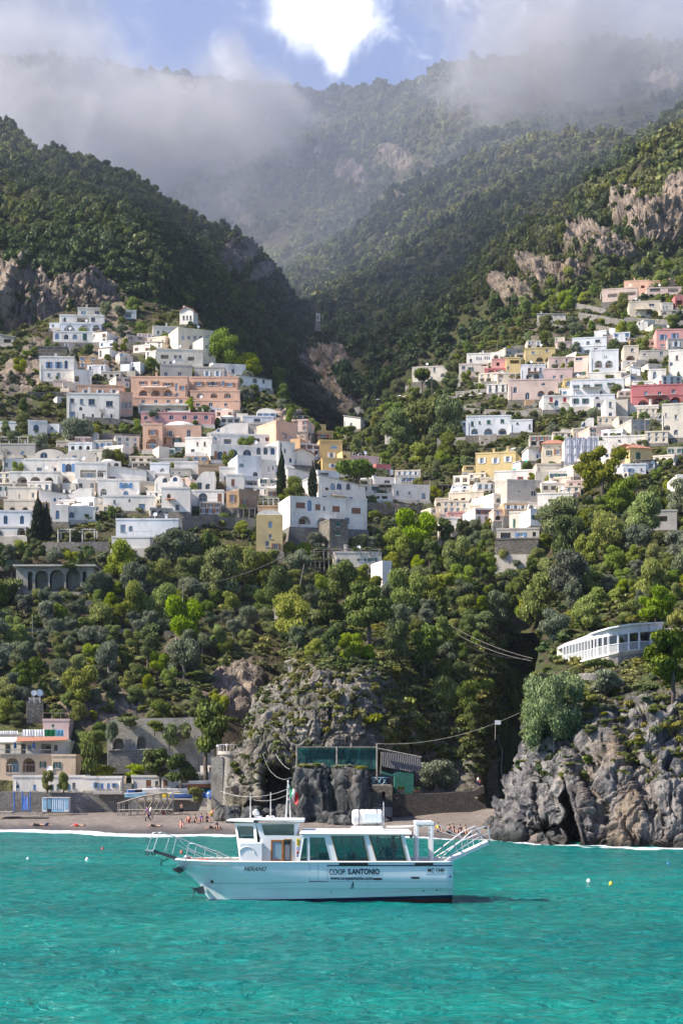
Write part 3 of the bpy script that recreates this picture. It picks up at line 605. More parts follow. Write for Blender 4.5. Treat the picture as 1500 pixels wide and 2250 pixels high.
def arch(x0, x1, z0, z1, n=8, rise=None):      # opening with a round head, in (x,z)
    w = (x1 - x0) / 2; cx = (x0 + x1) / 2; r = min(w if rise is None else rise, (z1 - z0) * .95); zs = z1 - r
    return [(x0, z0), (x1, z0)] + [(cx + w * math.cos(math.pi * k / n), zs + r * math.sin(math.pi * k / n)) for k in range(n + 1)]
def rect(x0, x1, z0, z1): return [(x0, z0), (x1, z0), (x1, z1), (x0, z1)]
M_WHITE = plain('white_paint', (0.80, 0.80, 0.79), 0.45, var=.06, scale=.8)
M_GRIM = plain('weathered_white_paint', (0.70, 0.69, 0.66), 0.6, var=.25, scale=3)
M_STEEL = plain('galvanised_steel', (0.62, 0.63, 0.63), 0.35, .6, var=.2, scale=3)
M_DSTEEL = plain('dark_metal', (0.06, 0.065, 0.07), 0.5, .4)
M_WOOD = plain('varnished_wood', (0.33, 0.13, 0.03), 0.4, var=.3, scale=5)
M_GREYWOOD = plain('grey_timber', (0.30, 0.27, 0.235), 0.9, var=.4, scale=3, bmp=.03)
M_NAVY = plain('navy_paint', (0.006, 0.009, 0.045), 0.35)
M_BLACK = plain('black_rubber', (0.012, 0.012, 0.014), 0.6)
M_RED = plain('red_paint', (0.55, 0.03, 0.03), 0.5)
M_GREEN = plain('green_cloth', (0.01, 0.22, 0.09), 0.8)
M_YELLOW = plain('yellow_paint', (0.78, 0.60, 0.03), 0.5)
M_ORANGE = plain('orange_plastic', (0.75, 0.12, 0.04), 0.5)
M_BLUE = plain('blue_paint', (0.03, 0.13, 0.42), 0.5, var=.2, scale=2)
M_SKYB = plain('pale_blue_paint', (0.30, 0.58, 0.75), 0.55, var=.15, scale=3)
M_SKIN = plain('skin', (0.50, 0.29, 0.20), 0.6, var=.15, scale=9)
M_HAIR = plain('dark_hair', (0.03, 0.02, 0.015), 0.7)
def glassmat(name, tint, k, rough=.03):
    m, nt = newmat(name); t = nd(nt, 'ShaderNodeBsdfTransparent', None, Color=tint); g_ = nd(nt, 'ShaderNodeBsdfGlossy', None, Color=(.9, .95, 1), Roughness=rough)
    lw = nd(nt, 'ShaderNodeLayerWeight', None, Blend=.35).outputs['Fresnel']
    s = nd(nt, 'ShaderNodeMixShader', None, _0=mrange(nt, lw, 0, 1, k, .8, False), _1=t.outputs[0], _2=g_.outputs[0]); out(nt, s.outputs[0]); return m
M_GLASS = glassmat('cabin_glass', (.36, .46, .45), .07)
M_PANE = plain('window_glass', (0.035, 0.05, 0.07), 0.12, spec=.8)
M_PALEPANE = plain('sky_reflecting_glass', (0.22, 0.33, 0.42), 0.15, spec=.8)
# ---------------------------------------------------------------- passenger boat
BY = 84.6                                   # its centreline, metres from the eye
def bp(px, py, y=-2.0): p = P(px, py, BY + y); return Vector((p.x, y, p.z))
def bz(py, y=-2.0): return bp(750, py, y).z
def bx(px, y=-2.0): return bp(px, 1800, y).x
boat = thing('passenger_boat', 'white passenger boat with two-window wheelhouse and gangways at bow and stern', 'boat', (0, BY, 0))
M_HULL, nt = newmat('hull_paint'); g = geo(nt)
n1 = noise(nt, scaled(nt, g, .3, .3, 2.5), 1.2, 5.0); n2 = noise(nt, scaled(nt, g, 2.5, 2.5, .3), 1.6, 5.0)
c = mixc(nt, mrange(nt, n1, .5, .8, 0, .25), (0.72, 0.80, 0.83), (0.60, 0.70, 0.73)); c = mixc(nt, mrange(nt, n2, .6, .85, 0, .35), c, (0.42, 0.40, 0.36))
pr = nd(nt, 'ShaderNodeBsdfPrincipled', None, Roughness=.14); pr.inputs['Specular IOR Level'].default_value = .9; nt.links.new(c, pr.inputs['Base Color']); nt.links.new(bump(nt, noise(nt, g, .5, 2.0), .15, .1), pr.inputs['Normal']); out(nt, pr.outputs[0])
M_AF = plain('red_antifouling', (0.07, 0.012, 0.012), .6)
XS = 5.62
lev = [  # name, stem x, z at stem, z at stern, half-beam samples by distance from stem
    (-5.9, -.75, -.55, [(0, .02), (12, .1)]),
    (-6.6, -.1, -.1, [(0, .02), (1, .42), (3, 1.05), (5, 1.28), (7, 1.38), (12.4, 1.4)]),
    (-6.78, .03, .27, [(0, .02), (1, .46), (3, 1.12), (5, 1.34), (7, 1.44), (12.4, 1.46)]),
    (-6.83, .12, .46, [(0, .02), (1, .48), (3, 1.16), (5, 1.38), (7, 1.49), (12.4, 1.53)]),
    (-7.25, .72, .74, [(0, .02), (1, .58), (3, 1.3), (5, 1.58), (7, 1.68), (13, 1.72)]),
    (-7.46, 1.03, .82, [(0, .02), (1, .68), (3, 1.4), (5, 1.72), (7, 1.86), (13, 1.88)]),
    (-8.05, 1.55, 1.45, [(0, .02), (1, .92), (3, 1.68), (5, 1.88), (7, 1.93), (14, 1.9)]),
    (-8.78, 2.12, 2.14, [(0, .03), (.5, .62), (1, .98), (2, 1.42), (3, 1.70), (5, 1.96), (8, 2.02), (14.4, 1.97)])]
NS = 60; V = []; Fc = []; mi = []
for side in (-1, 1):
    o = len(V)
    for (x0, z0, z1, hb) in lev:
        for i in range(NS + 1):
            t = (i / NS) ** 1.5; x = x0 + (XS - x0) * t; h = np.interp(x - x0, [a for a, b in hb], [b for a, b in hb])
            V.append((x, side * h, z0 + (z1 - z0) * t + (0.06 * max(0, 1 - (x - x0) / 4) ** 2 if z0 > 2 else 0)))
    for l in range(len(lev) - 1):
        for i in range(NS):
            a = o + l * (NS + 1) + i; Fc.append((a, a + 1, a + NS + 2, a + NS + 1)); mi.append(2 if l < 2 else (1 if l == 2 else 0))
L8 = len(lev); tr = [l * (NS + 1) + NS for l in range(L8)] + [(2 * L8 - 1 - l) * (NS + 1) + NS for l in range(L8)]
hm = bpy.data.meshes.new('hull'); hm.from_pydata(V, [], Fc + [tr]); [hm.materials.append(m) for m in (M_HULL, M_NAVY, M_AF)]
hm.polygons.foreach_set('material_index', mi + [0]); b = bmesh.new(); b.from_mesh(hm); bmesh.ops.remove_doubles(b, verts=b.verts, dist=.001); bmesh.ops.recalc_face_normals(b, faces=b.faces); b.to_mesh(hm); b.free()
for p in hm.polygons: p.use_smooth = len(p.vertices) == 4
hull = link('hull', hm, boat)
HB = BVHTree.FromPolygons([v.co.copy() for v in hm.vertices], [tuple(p.vertices) for p in hm.polygons])
def onhull(x, z, off=.012):
    h = HB.ray_cast(Vector((x, -6, z)), Vector((0, 1, 0))); return Vector((x, (h[0].y if h[0] is not None else -1.9) - off, z))
mb = MB(); pts = [onhull(bx(px), 2.06, 0) for px in (385, 400, 430, 480, 540, 650)]
# deck and rubbing strakes
dk = [(-8.5, .12), (-7.8, .85), (-6.8, 1.38), (-5.8, 1.68), (-3.8, 1.94), (0, 1.98), (5.55, 1.93)]
mb = MB(); k = len(dk); V = [(x, -h, 1.98) for x, h in dk] + [(x, h, 1.98) for x, h in dk]
mb.add(V, [(i, i + 1, k + i + 1, k + i) for i in range(k - 1)]); M_DECK = plain('deck_planks', (0.46, 0.33, 0.17), .6, var=.2, scale=4)
mb.build('deck', M_DECK, boat)
mb = MB()
mb.tube([(x, -np.interp(x + 8.78, [a for a, b in lev[-1][3]], [b for a, b in lev[-1][3]]) - .005, 2.15 + .06 * max(0, 1 - (x + 8.78) / 4) ** 2) for x in np.linspace(-8.76, XS, 40)], .045, n=8)
mb.tube([(x, np.interp(x + 8.78, [a for a, b in lev[-1][3]], [b for a, b in lev[-1][3]]) + .005, 2.15 + .06 * max(0, 1 - (x + 8.78) / 4) ** 2) for x in np.linspace(-8.76, XS, 40)], .045, n=8)
mb.build('gunwale', M_WHITE, boat)
def strip(name, pxa, pxb, pya, pyb, mat, off=.015, n=24):
    V = []; 
    for i in range(n + 1):
        x = bx(pxa + (pxb - pxa) * i / n); V += [onhull(x, bz(pya if not callable(pya) else pya(i / n)), off), onhull(x, bz(pyb if not callable(pyb) else pyb(i / n)), off)]
    m = MB(); m.add(V, [(2 * i, 2 * i + 2, 2 * i + 3, 2 * i + 1) for i in range(n)]); return m.build(name, mat, boat, recalc=False)
strip('navy_stripe', 719, 994, 1900.6, 1898.2, M_NAVY, .03)
strip('fender_patch', 745, 808, 1898, 1893.4, M_BLACK, .06); strip('fender_patch', 911, 951, 1898, 1893.4, M_BLACK, .06)
M_SEAM = plain('hull_seam', (0.12, 0.22, 0.24), .5)
strip('seam', 443, 995, lambda t: 1944 - 9 * min(1, t * 2), lambda t: 1943.3 - 9 * min(1, t * 2), M_SEAM, .006, 60)
strip('seam', 560, 995, lambda t: 1953 - 3 * t, lambda t: 1952.5 - 3 * t, M_SEAM, .006, 60)
strip('side_hatch', 680, 719, 1935.6, 1934, M_DSTEEL, .02, 3)
for a in (680, 699, 719): strip('side_hatch', a - .35, a + .35, 1935, 1896, M_SEAM, .012, 1)
strip('spray_rail', 781, 905, lambda t: 1967 - 3 * t, lambda t: 1964.6 - 6 * t, M_HULL, .09, 10)
for (x0, x1, y0) in ((818, 840, 1929), (902, 922, 1926.5)):
    m = MB(); cx = bx((x0 + x1) / 2); cz = bz(y0); rx = (x1 - x0) / 2 / 43.6; V = [onhull(cx + rx * math.cos(a), cz + .055 * math.copysign(abs(math.sin(a)) ** .5, math.sin(a)), .03) for a in np.linspace(0, 2 * math.pi, 17)[:-1]]
    m.add(V, [tuple(range(16))]); m.build('exhaust_vent', M_BLACK, boat)
for (px, py, r) in ((461, 1938.7, .08), (387, 1910, .15), (393, 1914, .08), (727, 1957, .03), (930, 1956, .04), (960, 1954, .045), (968, 1954, .025), (989, 1924, .05)):
    m = MB(); V = [onhull(bx(px) + r * math.cos(a) * (1 if px > 400 else 1.1), bz(py) + r * math.sin(a) * (1 if px > 400 else .6) - (.5 * r * math.cos(a) if px < 400 else 0), .025) for a in np.linspace(0, 2 * math.pi, 13)[:-1]]
    m.add(V, [tuple(range(12))]); m.build('porthole', M_BLACK, boat)
def lettering(txt, px0, px1, pyb, pyt, mat, shear=0.0, bold=0.0, serif=False):
    cu = bpy.data.curves.new('lettering', 'FONT'); cu.body = txt; cu.size = 1; cu.shear = shear; cu.offset = bold; cu.resolution_u = 3
    o = bpy.data.objects.new('lettering', cu); me = bpy.data.meshes.new_from_object(o); bpy.data.objects.remove(o)
    co = np.array([v.co for v in me.vertices]); lo = co.min(0); hi = co.max(0)
    b = bmesh.new(); b.from_mesh(me)
    if serif:      # small bracket bars on the feet and heads of the strokes
        pass
    bmesh.ops.triangulate(b, faces=b.faces); bmesh.ops.subdivide_edges(b, edges=[e for e in b.edges if e.calc_length() > .4], cuts=2)
    x0, x1 = bx(px0), bx(px1); z0, z1 = bz(pyb), bz(pyt)
    cap = 0.73 if any(ch in 'gpqy' for ch in txt) else hi[1]
    for v in b.verts:
        x = x0 + (v.co.x - lo[0]) / (hi[0] - lo[0]) * (x1 - x0); z = z0 + v.co.y / cap * (z1 - z0); v.co = onhull(x, z, .02)
    b.to_mesh(me); b.free(); me.name = 'lettering'; me.materials.clear(); me.materials.append(mat); return link('lettering', me, boat)
lettering('NERANO', 535.5, 585, 1911.5, 1902, M_BLACK, .28, .012)
lettering('COOP.', 723, 760, 1919.5, 1907, M_NAVY, 0, .012)
lettering('S.ANTONIO', 764, 833.5, 1918.5, 1906, M_NAVY, 0, .035)
lettering('www.coopsantonio.com', 725.5, 818, 1930.6, 1922.6, M_NAVY, 0, .03)
lettering('MC 1340', 939.5, 975.5, 1914.2, 1905.4, M_BLACK, 0, .022)
m = MB(); V = [onhull(bx(a), bz(b_), .02) for a, b_ in ((775, 1933.5), (776.8, 1938), (776.3, 1946), (771.5, 1945.5), (773.5, 1940))]; m.add(V, [(0, 1, 2, 3, 4)])
V = [onhull(bx(a), bz(b_), .02) for a, b_ in ((768, 1948.3), (778, 1947.2), (776, 1949.8), (770, 1950.3))]; m.add(V, [(0, 1, 2, 3)]); m.build('boat_emblem', M_NAVY, boat)
# wheelhouse
wh_ = -1.25
def q(px, py, y=wh_): return bp(px, py, y)
def pan(name, quad, holes, y, th, mat, parent=boat): m = MB(); m.panel([(q(a, b_, y).x, q(a, b_, y).z) for a, b_ in quad], [[(q(a, b_, y).x, q(a, b_, y).z) for a, b_ in h] for h in holes], y, th); return m.build(name, mat, parent)
side = [(568, 1893), (650, 1893), (650, 1830), (660, 1806), (562, 1806), (572, 1841)]
wside = [(574, 1809), (646, 1808), (646, 1833), (581, 1833)]
door_o = [(596, 1890), (640, 1890), (640, 1843), (596, 1843)]
wheel = pan('wheelhouse', side, [wside, door_o], wh_, .08, M_WHITE)
pan('wheelhouse_side', side, [wside], -wh_, -.08, M_WHITE, wheel)
m = MB()       # oblique corner panels and front, with their windows
for s in (1, -1):
    A0, A1 = q(568, 1893), q(562, 1806); B0, B1 = q(525.5, 1893), q(513.5, 1806)
    A0.y = A1.y = wh_ * s; B0.y = B1.y = -.62 * s
    def L(u, v): return (A0.lerp(B0, u)).lerp(A1.lerp(B1, u), v)
    us = (0, .13, .90, 1); vs = (0, .60, .92, 1)
    for i in range(3):
        for j in range(3):
            if i == 1 and j == 1: continue
            m.add([L(us[i], vs[j]), L(us[i + 1], vs[j]), L(us[i + 1], vs[j + 1]), L(us[i], vs[j + 1])], [(0, 1, 2, 3)])
    g_ = MB(); g_.add([L(us[1], vs[1]), L(us[2], vs[1]), L(us[2], vs[2]), L(us[1], vs[2])], [(0, 1, 2, 3)]); g_.build('window', M_GLASS, boat)
F0, F1 = q(525.5, 1893), q(513.5, 1806)
def L2(u, v): p = F0.lerp(F1, v); return Vector((p.x, .62 - 1.24 * u, p.z))
for i in range(3):
    for j in range(3):
        u_ = (0, .08, .92, 1); v_ = (0, .60, .92, 1)
        if i == 1 and j == 1: continue
        m.add([L2(u_[i], v_[j]), L2(u_[i + 1], v_[j]), L2(u_[i + 1], v_[j + 1]), L2(u_[i], v_[j + 1])], [(0, 1, 2, 3)])
m.build('wheelhouse_front', M_WHITE, boat)
g_ = MB(); g_.add([L2(.08, .6), L2(.92, .6), L2(.92, .92), L2(.08, .92)], [(0, 1, 2, 3)]); g_.build('window', M_GLASS, boat)
m = MB(); m.box((bx(651), -1.17, bz(1893)), (bx(653), 1.17, bz(1806))); m.build('bulkhead', M_WHITE, boat); m = MB(); m.box((bx(575), -1.17, bz(1893)), (bx(578), 1.17, bz(1836))); m.build('bulkhead', M_WHITE, boat)
m = MB(); m.box((bx(528), -.6, bz(1845)), (bx(566), .6, bz(1838))); m.tube([(bx(560), 0, bz(1838)), (bx(556), 0, bz(1828))], .03); m.build('helm_console', M_DSTEEL, boat)
def glassq(pts, y, name='window', mat=M_GLASS): m = MB(); m.add([q(a, b_, y) for a, b_ in pts], [(0, 1, 2, 3)]); return m.build(name, mat, boat)
glassq(wside, wh_ + .04); glassq(wside, -wh_ - .04)
dd_ = MB(); y = wh_ - .02; a, b_ = q(595, 1890, y), q(623, 1843.5, y)
dd_.panel(rect(a.x, b_.x, a.z, b_.z), [rect(a.x + .1, b_.x - .1, a.z + .1, b_.z - .09)], y - .03, .06); dr = dd_.build('door', M_WOOD, boat)
dd_ = MB(); dd_.box((a.x + .1, y, a.z + .1), (b_.x - .1, y + .02, b_.z - .09)); dd_.build('door_glass', M_PALEPANE, dr)
dd_ = MB(); a, b_ = q(623.5, 1889, y), q(640, 1841, y); dd_.panel(rect(a.x, b_.x, a.z, b_.z), [rect(a.x + .03, b_.x - .03, a.z, b_.z - .05)], y - .02, .05); dd_.build('door_frame', M_WOOD, boat)
M_PAPER = plain('notice_paper', (.72, .78, .80), .8, var=.2, scale=12)
dd_ = MB(); a, b_ = q(626, 1887, wh_ + .25), q(637, 1853, wh_ + .25); dd_.box((a.x, wh_ + .25, a.z), (b_.x, wh_ + .28, b_.z)); dd_.build('notice_board', M_PAPER, boat)
# roof with visor
m = MB(); a = q(495, 1804); b_ = q(667, 1797)
zt = lambda px: q(px, 1801.5 - 2.5 * min(1, (px - 495) / 60), wh_).z
for (x0, x1) in ((495, 556), (556, 667)):
    z0, z1 = zt(x0), zt(x1); w0 = .95 if x0 == 495 else 1.42; w1 = 1.42
    X0, X1 = bx(x0), bx(x1)
    m.hexa([(X0, -w0, z0 - .02), (X1, -w1, z1 - .12), (X1, w1, z1 - .12), (X0, w0, z0 - .02), (X0, -w0, z0 + .05), (X1, -w1, z1 + .03), (X1, w1, z1 + .03), (X0, w0, z0 + .05)])
roof_w = m.build('roof', M_WHITE, boat, bevel=.012)
RZ = zt(600) + .03
# locker block before the side door
m = MB(); m.box((bx(526), -1.62, bz(1893)), (bx(575), -1.2, bz(1850))); m.build('deck_locker', M_WHITE, boat, bevel=.02)
m = MB(); m.tube([(bx(541) + .42 * math.cos(t), -1.63, bz(1877) + .42 * math.sin(t)) for t in np.linspace(.2, 2.9, 9)], .03); m.build('lifebuoy_bracket', M_GRIM, boat)
# searchlight, domes, aerials, mast
m = MB(); m.lathe([(0, -.16), (.13, -.15), (.19, .05), (.15, .14), (0, .16)], M=Matrix.Translation((bx(559), -.4, RZ + .3)) @ Matrix.Rotation(R(60), 4, 'Y')); m.box((bx(556), -.55, RZ), (bx(572), -.2, RZ + .16)); m.build('searchlight', M_GRIM, boat)
m = MB(); [m.lathe([(.05, 0), (.05, .07), (.1, .09), (.1, .15), (0, .18)], M=Matrix.Translation((bx(p), -.5, RZ))) for p in (586, 597)]; m.build('radar_dome', M_WHITE, boat)
for p, t in ((547, 1740), (592, 1739)): m = MB(); m.tube([(bx(p), -.6, RZ - .02), (bx(p), -.6, bz(t))], [.028, .018]); m.build('aerial', M_GRIM, boat)
m = MB(); m.tube([(bx(626), -.5, RZ - .02), (bx(631), -.5, bz(1716))], [.04, .03]); m.tube([(bx(636), -.5, RZ - .02), (bx(633), -.5, bz(1722))], .025)
m.ball((bx(631), -.5, bz(1715)), .06); [m.box((bx(627.5), -.56, bz(y_)), (bx(633.5), -.44, bz(y_ - 3))) for y_ in (1730, 1744, 1757)]; m.build('mast', M_GRIM, boat)
# cabin
cs = -1.84
outer = [(653, 1893.5), (903, 1893.5), (887, 1829), (664, 1829)]
W = [[(658, 1891), (675, 1891), (675, 1838), (667, 1838)], [(679, 1889), (727, 1889), (713, 1836), (679, 1836)],
     [(741, 1890), (812, 1890), (799, 1834), (726, 1834)], [(826, 1890), (895, 1890), (880, 1833), (809, 1833)]]
cab = pan('cabin_wall', outer, W, cs, .07, M_WHITE); pan('cabin_wall', outer, W, -cs, -.07, M_WHITE)
M_BRASS = plain('brass_window_frame', (.42, .33, .20), .4, .2, var=.2, scale=4)
for yy_ in (cs, -cs):
    for k, wq in enumerate(W):
        glassq(wq, yy_ + (.04 if yy_ < 0 else -.04))
        c0 = sum(p[0] for p in wq) / 4; c1 = sum(p[1] for p in wq) / 4
        inn = [(a + (c0 - a) * .055, b_ + (c1 - b_) * .045) for a, b_ in wq]
        m = MB(); m.panel([(q(a, b_, yy_).x, q(a, b_, yy_).z) for a, b_ in wq], [[(q(a, b_, yy_).x, q(a, b_, yy_).z) for a, b_ in inn]], yy_ - (.02 if yy_ < 0 else -.02), .04 if yy_ < 0 else -.04)
        wf = m.build('window_frame', M_BRASS if k > 1 else M_WHITE, boat)
        if k > 1:
            inn2 = [(a + (c0 - a) * .05, b_ + (c1 - b_) * .05) for a, b_ in inn]; yq = yy_ + (.01 if yy_ < 0 else -.01)
            m = MB(); m.panel([(q(a, b_, yq).x, q(a, b_, yq).z) for a, b_ in inn], [[(q(a, b_, yq).x, q(a, b_, yq).z) for a, b_ in inn2]], yq, .02); m.build('gasket', M_BLACK, wf)
            m = MB()
            for t in (.3, .62): m.tube([q(wq[0][0] + (wq[1][0] - wq[0][0]) * t, 1889, yq), q(wq[3][0] + (wq[2][0] - wq[3][0]) * t, 1835, yq)], .016)
            m.build('mullion', M_DSTEEL, wf)
m = MB(); X0, X1 = bx(657), bx(904); z = bz(1826)
m.hexa([(X0, -1.98, z - .1), (X1, -1.98, z - .12), (X1, 1.98, z - .12), (X0, 1.98, z - .1), (X0 + .1, -1.9, z + .06), (X1, -1.9, z + .02), (X1, 1.9, z + .02), (X0 + .1, 1.9, z + .06)]); m.build('cabin_roof', M_WHITE, boat, bevel=.02)
m = MB(); m.box((bx(900), -2.0, z - .3), (bx(906), -1.85, z - .14)); m.build('stern_light', M_DSTEEL, boat)
m = MB(); m.box((bx(668), -1.7, 1.99), (bx(898), 1.7, 2.03)); m.build('cabin_floor', M_DECK, boat)
for px in (700, 765, 850):
    for y0_ in (-1.5, .3): m = MB(); m.box((bx(px), y0_, 2.03), (bx(px) + .45, y0_ + 1.2, 2.45)); m.build('bench_seat', M_NAVY, boat)
for px in (700, 776, 840): m = MB(); m.tube([(bx(px), -.2, 2.0), (bx(px) - .25, -.2, z - .1)], .035); m.build('cabin_post', M_GRIM, boat)
# painted signal flags on the slanted panel by the door
m = MB(); fl = [(1840, 1856, 0), (1859, 1866, 1), (1868, 1874, 2), (1876, 1880, 1)]; M_PBLUE = plain('flag_blue', (0.02, .10, .5), .6)
m.add([q(648, 1892, wh_ - .1), q(655, 1892, wh_ - .1), q(666, 1834, wh_ - .1), q(648, 1834, wh_ - .1)], [(0, 1, 2, 3)]); fp = m.build('flag_panel', M_WHITE, boat)
for y0, y1, mi_ in fl:
    m = MB(); m.box(tuple(q(651.5, y1, wh_ - .13)), tuple(q(658, y0, wh_ - .12))); m.v = [(a, min(max(b_, wh_ - .13), wh_ - .12), c_) for a, b_, c_ in m.v]
    m.build('signal_flag', (M_YELLOW, M_PBLUE, M_RED)[mi_], fp)
for yv in (1845, 1851): m = MB(); p_ = q(655, yv, wh_ - .14); m.ball(tuple(p_), (.03, .004, .05)); m.build('flag_mark', M_BLACK, fp)
m = MB(); m.tube([q(652, 1865.5, wh_ - .14), q(657.5, 1859.5, wh_ - .14)], .012); m.tube([q(652, 1859.5, wh_ - .14), q(657.5, 1865.5, wh_ - .14)], .012); m.build('flag_mark', M_WHITE, fp)
m = MB(); m.box(tuple(q(651.5, 1874, wh_ - .15)), tuple(q(658, 1871, wh_ - .14))); m.build('flag_mark', M_BLACK, fp)
# life raft canister
rb = MB(); X0, X1 = bx(764), bx(846); zr = z + .05
rb.hexa([(X0, -.9, zr - .03), (X1, -.9, zr - .03), (X1, .5, zr - .03), (X0, .5, zr - .03), (X0 + .3, -.7, zr + .2), (X1 - .12, -.7, zr + .2), (X1 - .12, .3, zr + .2), (X0 + .3, .3, zr + .2)]); raft = rb.build('life_raft', M_WHITE, boat, bevel=.02)
rb = MB(); cz = bz(1793.5, -.6); r_ = .41; M_ = Matrix.Translation((bx(773), -.25, cz)) @ Matrix.Rotation(R(90), 4, 'Y'); ln = bx(843) - bx(773)
pr_ = [(0, 0), (r_ * .7, .01), (r_ * .97, .1)]
for k in range(11): t = .14 + (ln - .28) * k / 10; pr_ += [(r_ * (1.0 if k % 2 else .955), t)]
pr_ += [(r_ * .97, ln - .1), (r_ * .7, ln - .01), (0, ln)]; rb.lathe(pr_, n=20, M=M_); rb.build('canister', M_GRIM, raft)
rb = MB(); rb.box((bx(799), -.69, cz - .26), (bx(839), -.64, cz + .2)); rb.build('instruction_panel', M_PAPER, raft, bevel=.01)
for p in (789, 829): rb = MB(); rb.tube([(bx(p), -.25 + (r_ + .01) * math.cos(t), cz + (r_ + .01) * math.sin(t)) for t in np.linspace(0, 2 * math.pi, 17)], .014); rb.build('strap', M_DSTEEL, raft)
m = MB(); m.tube([(bx(844.5), -.6, z), (bx(844), -.6, bz(1761))], .022); m.build('aerial', M_GRIM, boat)
# goal frame at the stern, spare poles and the stern gangway
m = MB()
for px in (918, 951): m.box((bx(px) - .075, -1.1, 1.98), (bx(px) + .075, -.95, bz(1806))); m.box((bx(px) - .075, .95, 1.98), (bx(px) + .075, 1.1, bz(1806)))
m.box((bx(914), -1.12, bz(1811)), (bx(955), -.93, bz(1804))); m.box((bx(914), .93, bz(1811)), (bx(955), 1.12, bz(1804))); [m.box((bx(px) - .06, -.93, bz(1810)), (bx(px) + .06, .93, bz(1805.5))) for px in (918, 951)]
m.build('stern_gantry', M_WHITE, boat, bevel=.01)
m = MB(); m.tube([bp(848, 1813.5, -.9), bp(952, 1811, -.9)], .035); m.build('spare_pole', M_GRIM, boat); m = MB(); m.tube([bp(848, 1815.5, -.6), bp(952, 1813, -.6)], .03); m.build('spare_pole', M_GRIM, boat); m = MB(); m.tube([bp(952, 1805, -.9), bp(1014, 1838, -.9)], .025); m.build('spare_pole', M_GRIM, boat); m = MB(); m.tube([bp(921, 1808, .9), bp(1002, 1836, .9)], .02); m.build('spare_pole', M_GRIM, boat)
gw = MB(); e0 = Vector((bx(983), 0, bz(1889, 0))); e1 = Vector((bx(1079), 0, bz(1846, 0)))
gw.hexa([(e0.x, -.5, e0.z - .14), (e1.x, -.42, e1.z - .14), (e1.x, .42, e1.z - .14), (e0.x, .5, e0.z - .14), (e0.x, -.5, e0.z), (e1.x, -.42, e1.z), (e1.x, .42, e1.z), (e0.x, .5, e0.z)])
for s in (-1, 1):
    gw.tube([(e0.x, .5 * s, e0.z + .03), (e1.x, .43 * s, e1.z + .03)], .05)
gang = gw.build('stern_gangway', M_WHITE, boat)
for yv, pts in ((-.5, [(966, 1884), (1012, 1845), (1035, 1824), (1066, 1813), (1072, 1816), (1077, 1845)]), (.5, [(938, 1884), (1000, 1836), (1016, 1824), (1043, 1812), (1050, 1816), (1062, 1850)]),
                (-.46, [(968, 1891), (1012, 1861), (1050, 1838), (1072, 1830)]), (.46, [(945, 1888), (1010, 1846), (1050, 1828), (1058, 1832)])):
    m = MB(); m.tube([bp(a, b_, yv) for a, b_ in pts], .033); m.build('handrail', M_STEEL, gang)
for px_, pt, yv in ((1000, 1856, -.48), (1024, 1836, -.48), (1048, 1820, -.48), (1010, 1828, .48), (1034, 1817, .48)):
    t = (px_ - 983) / 96; m = MB(); m.tube([bp(px_ + 7, 1889 - 43 * (t + .07), yv), bp(px_, pt, yv)], .022); m.build('stanchion', M_STEEL, gang)
for a, b_ in (((1040, 1818), (1079, 1851)), ((960, 1886), (975, 1850))): m = MB(); m.tube([bp(a[0], a[1], -.5), bp(b_[0], b_[1], -.5)], .018); m.build('stay_rope', M_DSTEEL, gang)
# bow gangway
gw = MB()
def bw(px, py, yv): return bp(px, py, yv)
gw.hexa([bw(337, 1870, -.38), bw(389, 1888, -.38), bw(389, 1888, .38), bw(337, 1870, .38), bw(337, 1864, -.38), bw(389, 1880, -.38), bw(389, 1880, .38), bw(337, 1864, .38)], 0)
gw.hexa([bw(389, 1888, -.42), bw(412, 1892, -.42), bw(412, 1892, .42), bw(389, 1888, .42), bw(389, 1879, -.42), bw(412, 1886, -.42), bw(412, 1886, .42), bw(389, 1879, .42)], 1)
gw.hexa([bw(319, 1867, -.35), bw(337, 1869, -.38), bw(337, 1869, .38), bw(319, 1867, .35), bw(319, 1864, -.35), bw(337, 1864, -.38), bw(337, 1864, .38), bw(319, 1864, .35)], 1)
bgang = gw.build('bow_gangway', [M_DSTEEL, M_STEEL], boat)
for pts, yv in (([(323, 1866), (335, 1829), (339, 1827), (352, 1826), (389, 1837), (425, 1851), (500, 1886)], .4), ([(337, 1866), (350, 1828), (354, 1826), (362, 1828), (389, 1838), (413, 1860), (427, 1868)], -.4),
                ([(363, 1867), (372, 1839)], .4), ([(379, 1873), (388, 1838)], -.4), ([(389, 1853), (455, 1887)], -.4)):
    m = MB(); m.tube([bw(a, b_, yv) for a, b_ in pts], .024); m.build('handrail', M_STEEL, bgang)
for px in (324, 337): m = MB(); m.tube([bw(px, 1868, -.3) + Vector((.1 * math.cos(t), 0, .1 * math.sin(t) - .08)) for t in np.linspace(0, 6.28, 9)], .03); m.build('roller', M_BLACK, bgang)
for yv in (-1.0, 1.0):
    m = MB(); pts = [(408, 1889), (414, 1853), (418, 1851), (427, 1851), (475, 1868), (520, 1888)]
    m.tube([bp(a, b_, yv * (.9 + (a - 408) / 200)) for a, b_ in pts], .026); m.tube([bp(418, 1866, yv), bp(500, 1889, yv * 1.3)], .018)
    for a, t_, b_ in ((425, 1886, 1858), (446, 1889, 1860), (473, 1890, 1870)): m.tube([bp(a, t_ + 3, yv * (.9 + (a - 408) / 200)), bp(a + 6, b_, yv * (.9 + (a - 408) / 200))], .02)
    m.build('bow_rail', M_STEEL, boat)
m = MB(); m.lathe([(.14, 0), (.14, .3), (.22, .32), (.22, .38), (0, .4)], M=Matrix.Translation((bx(405), 0, 1.98))); m.build('bollard', M_STEEL, boat)
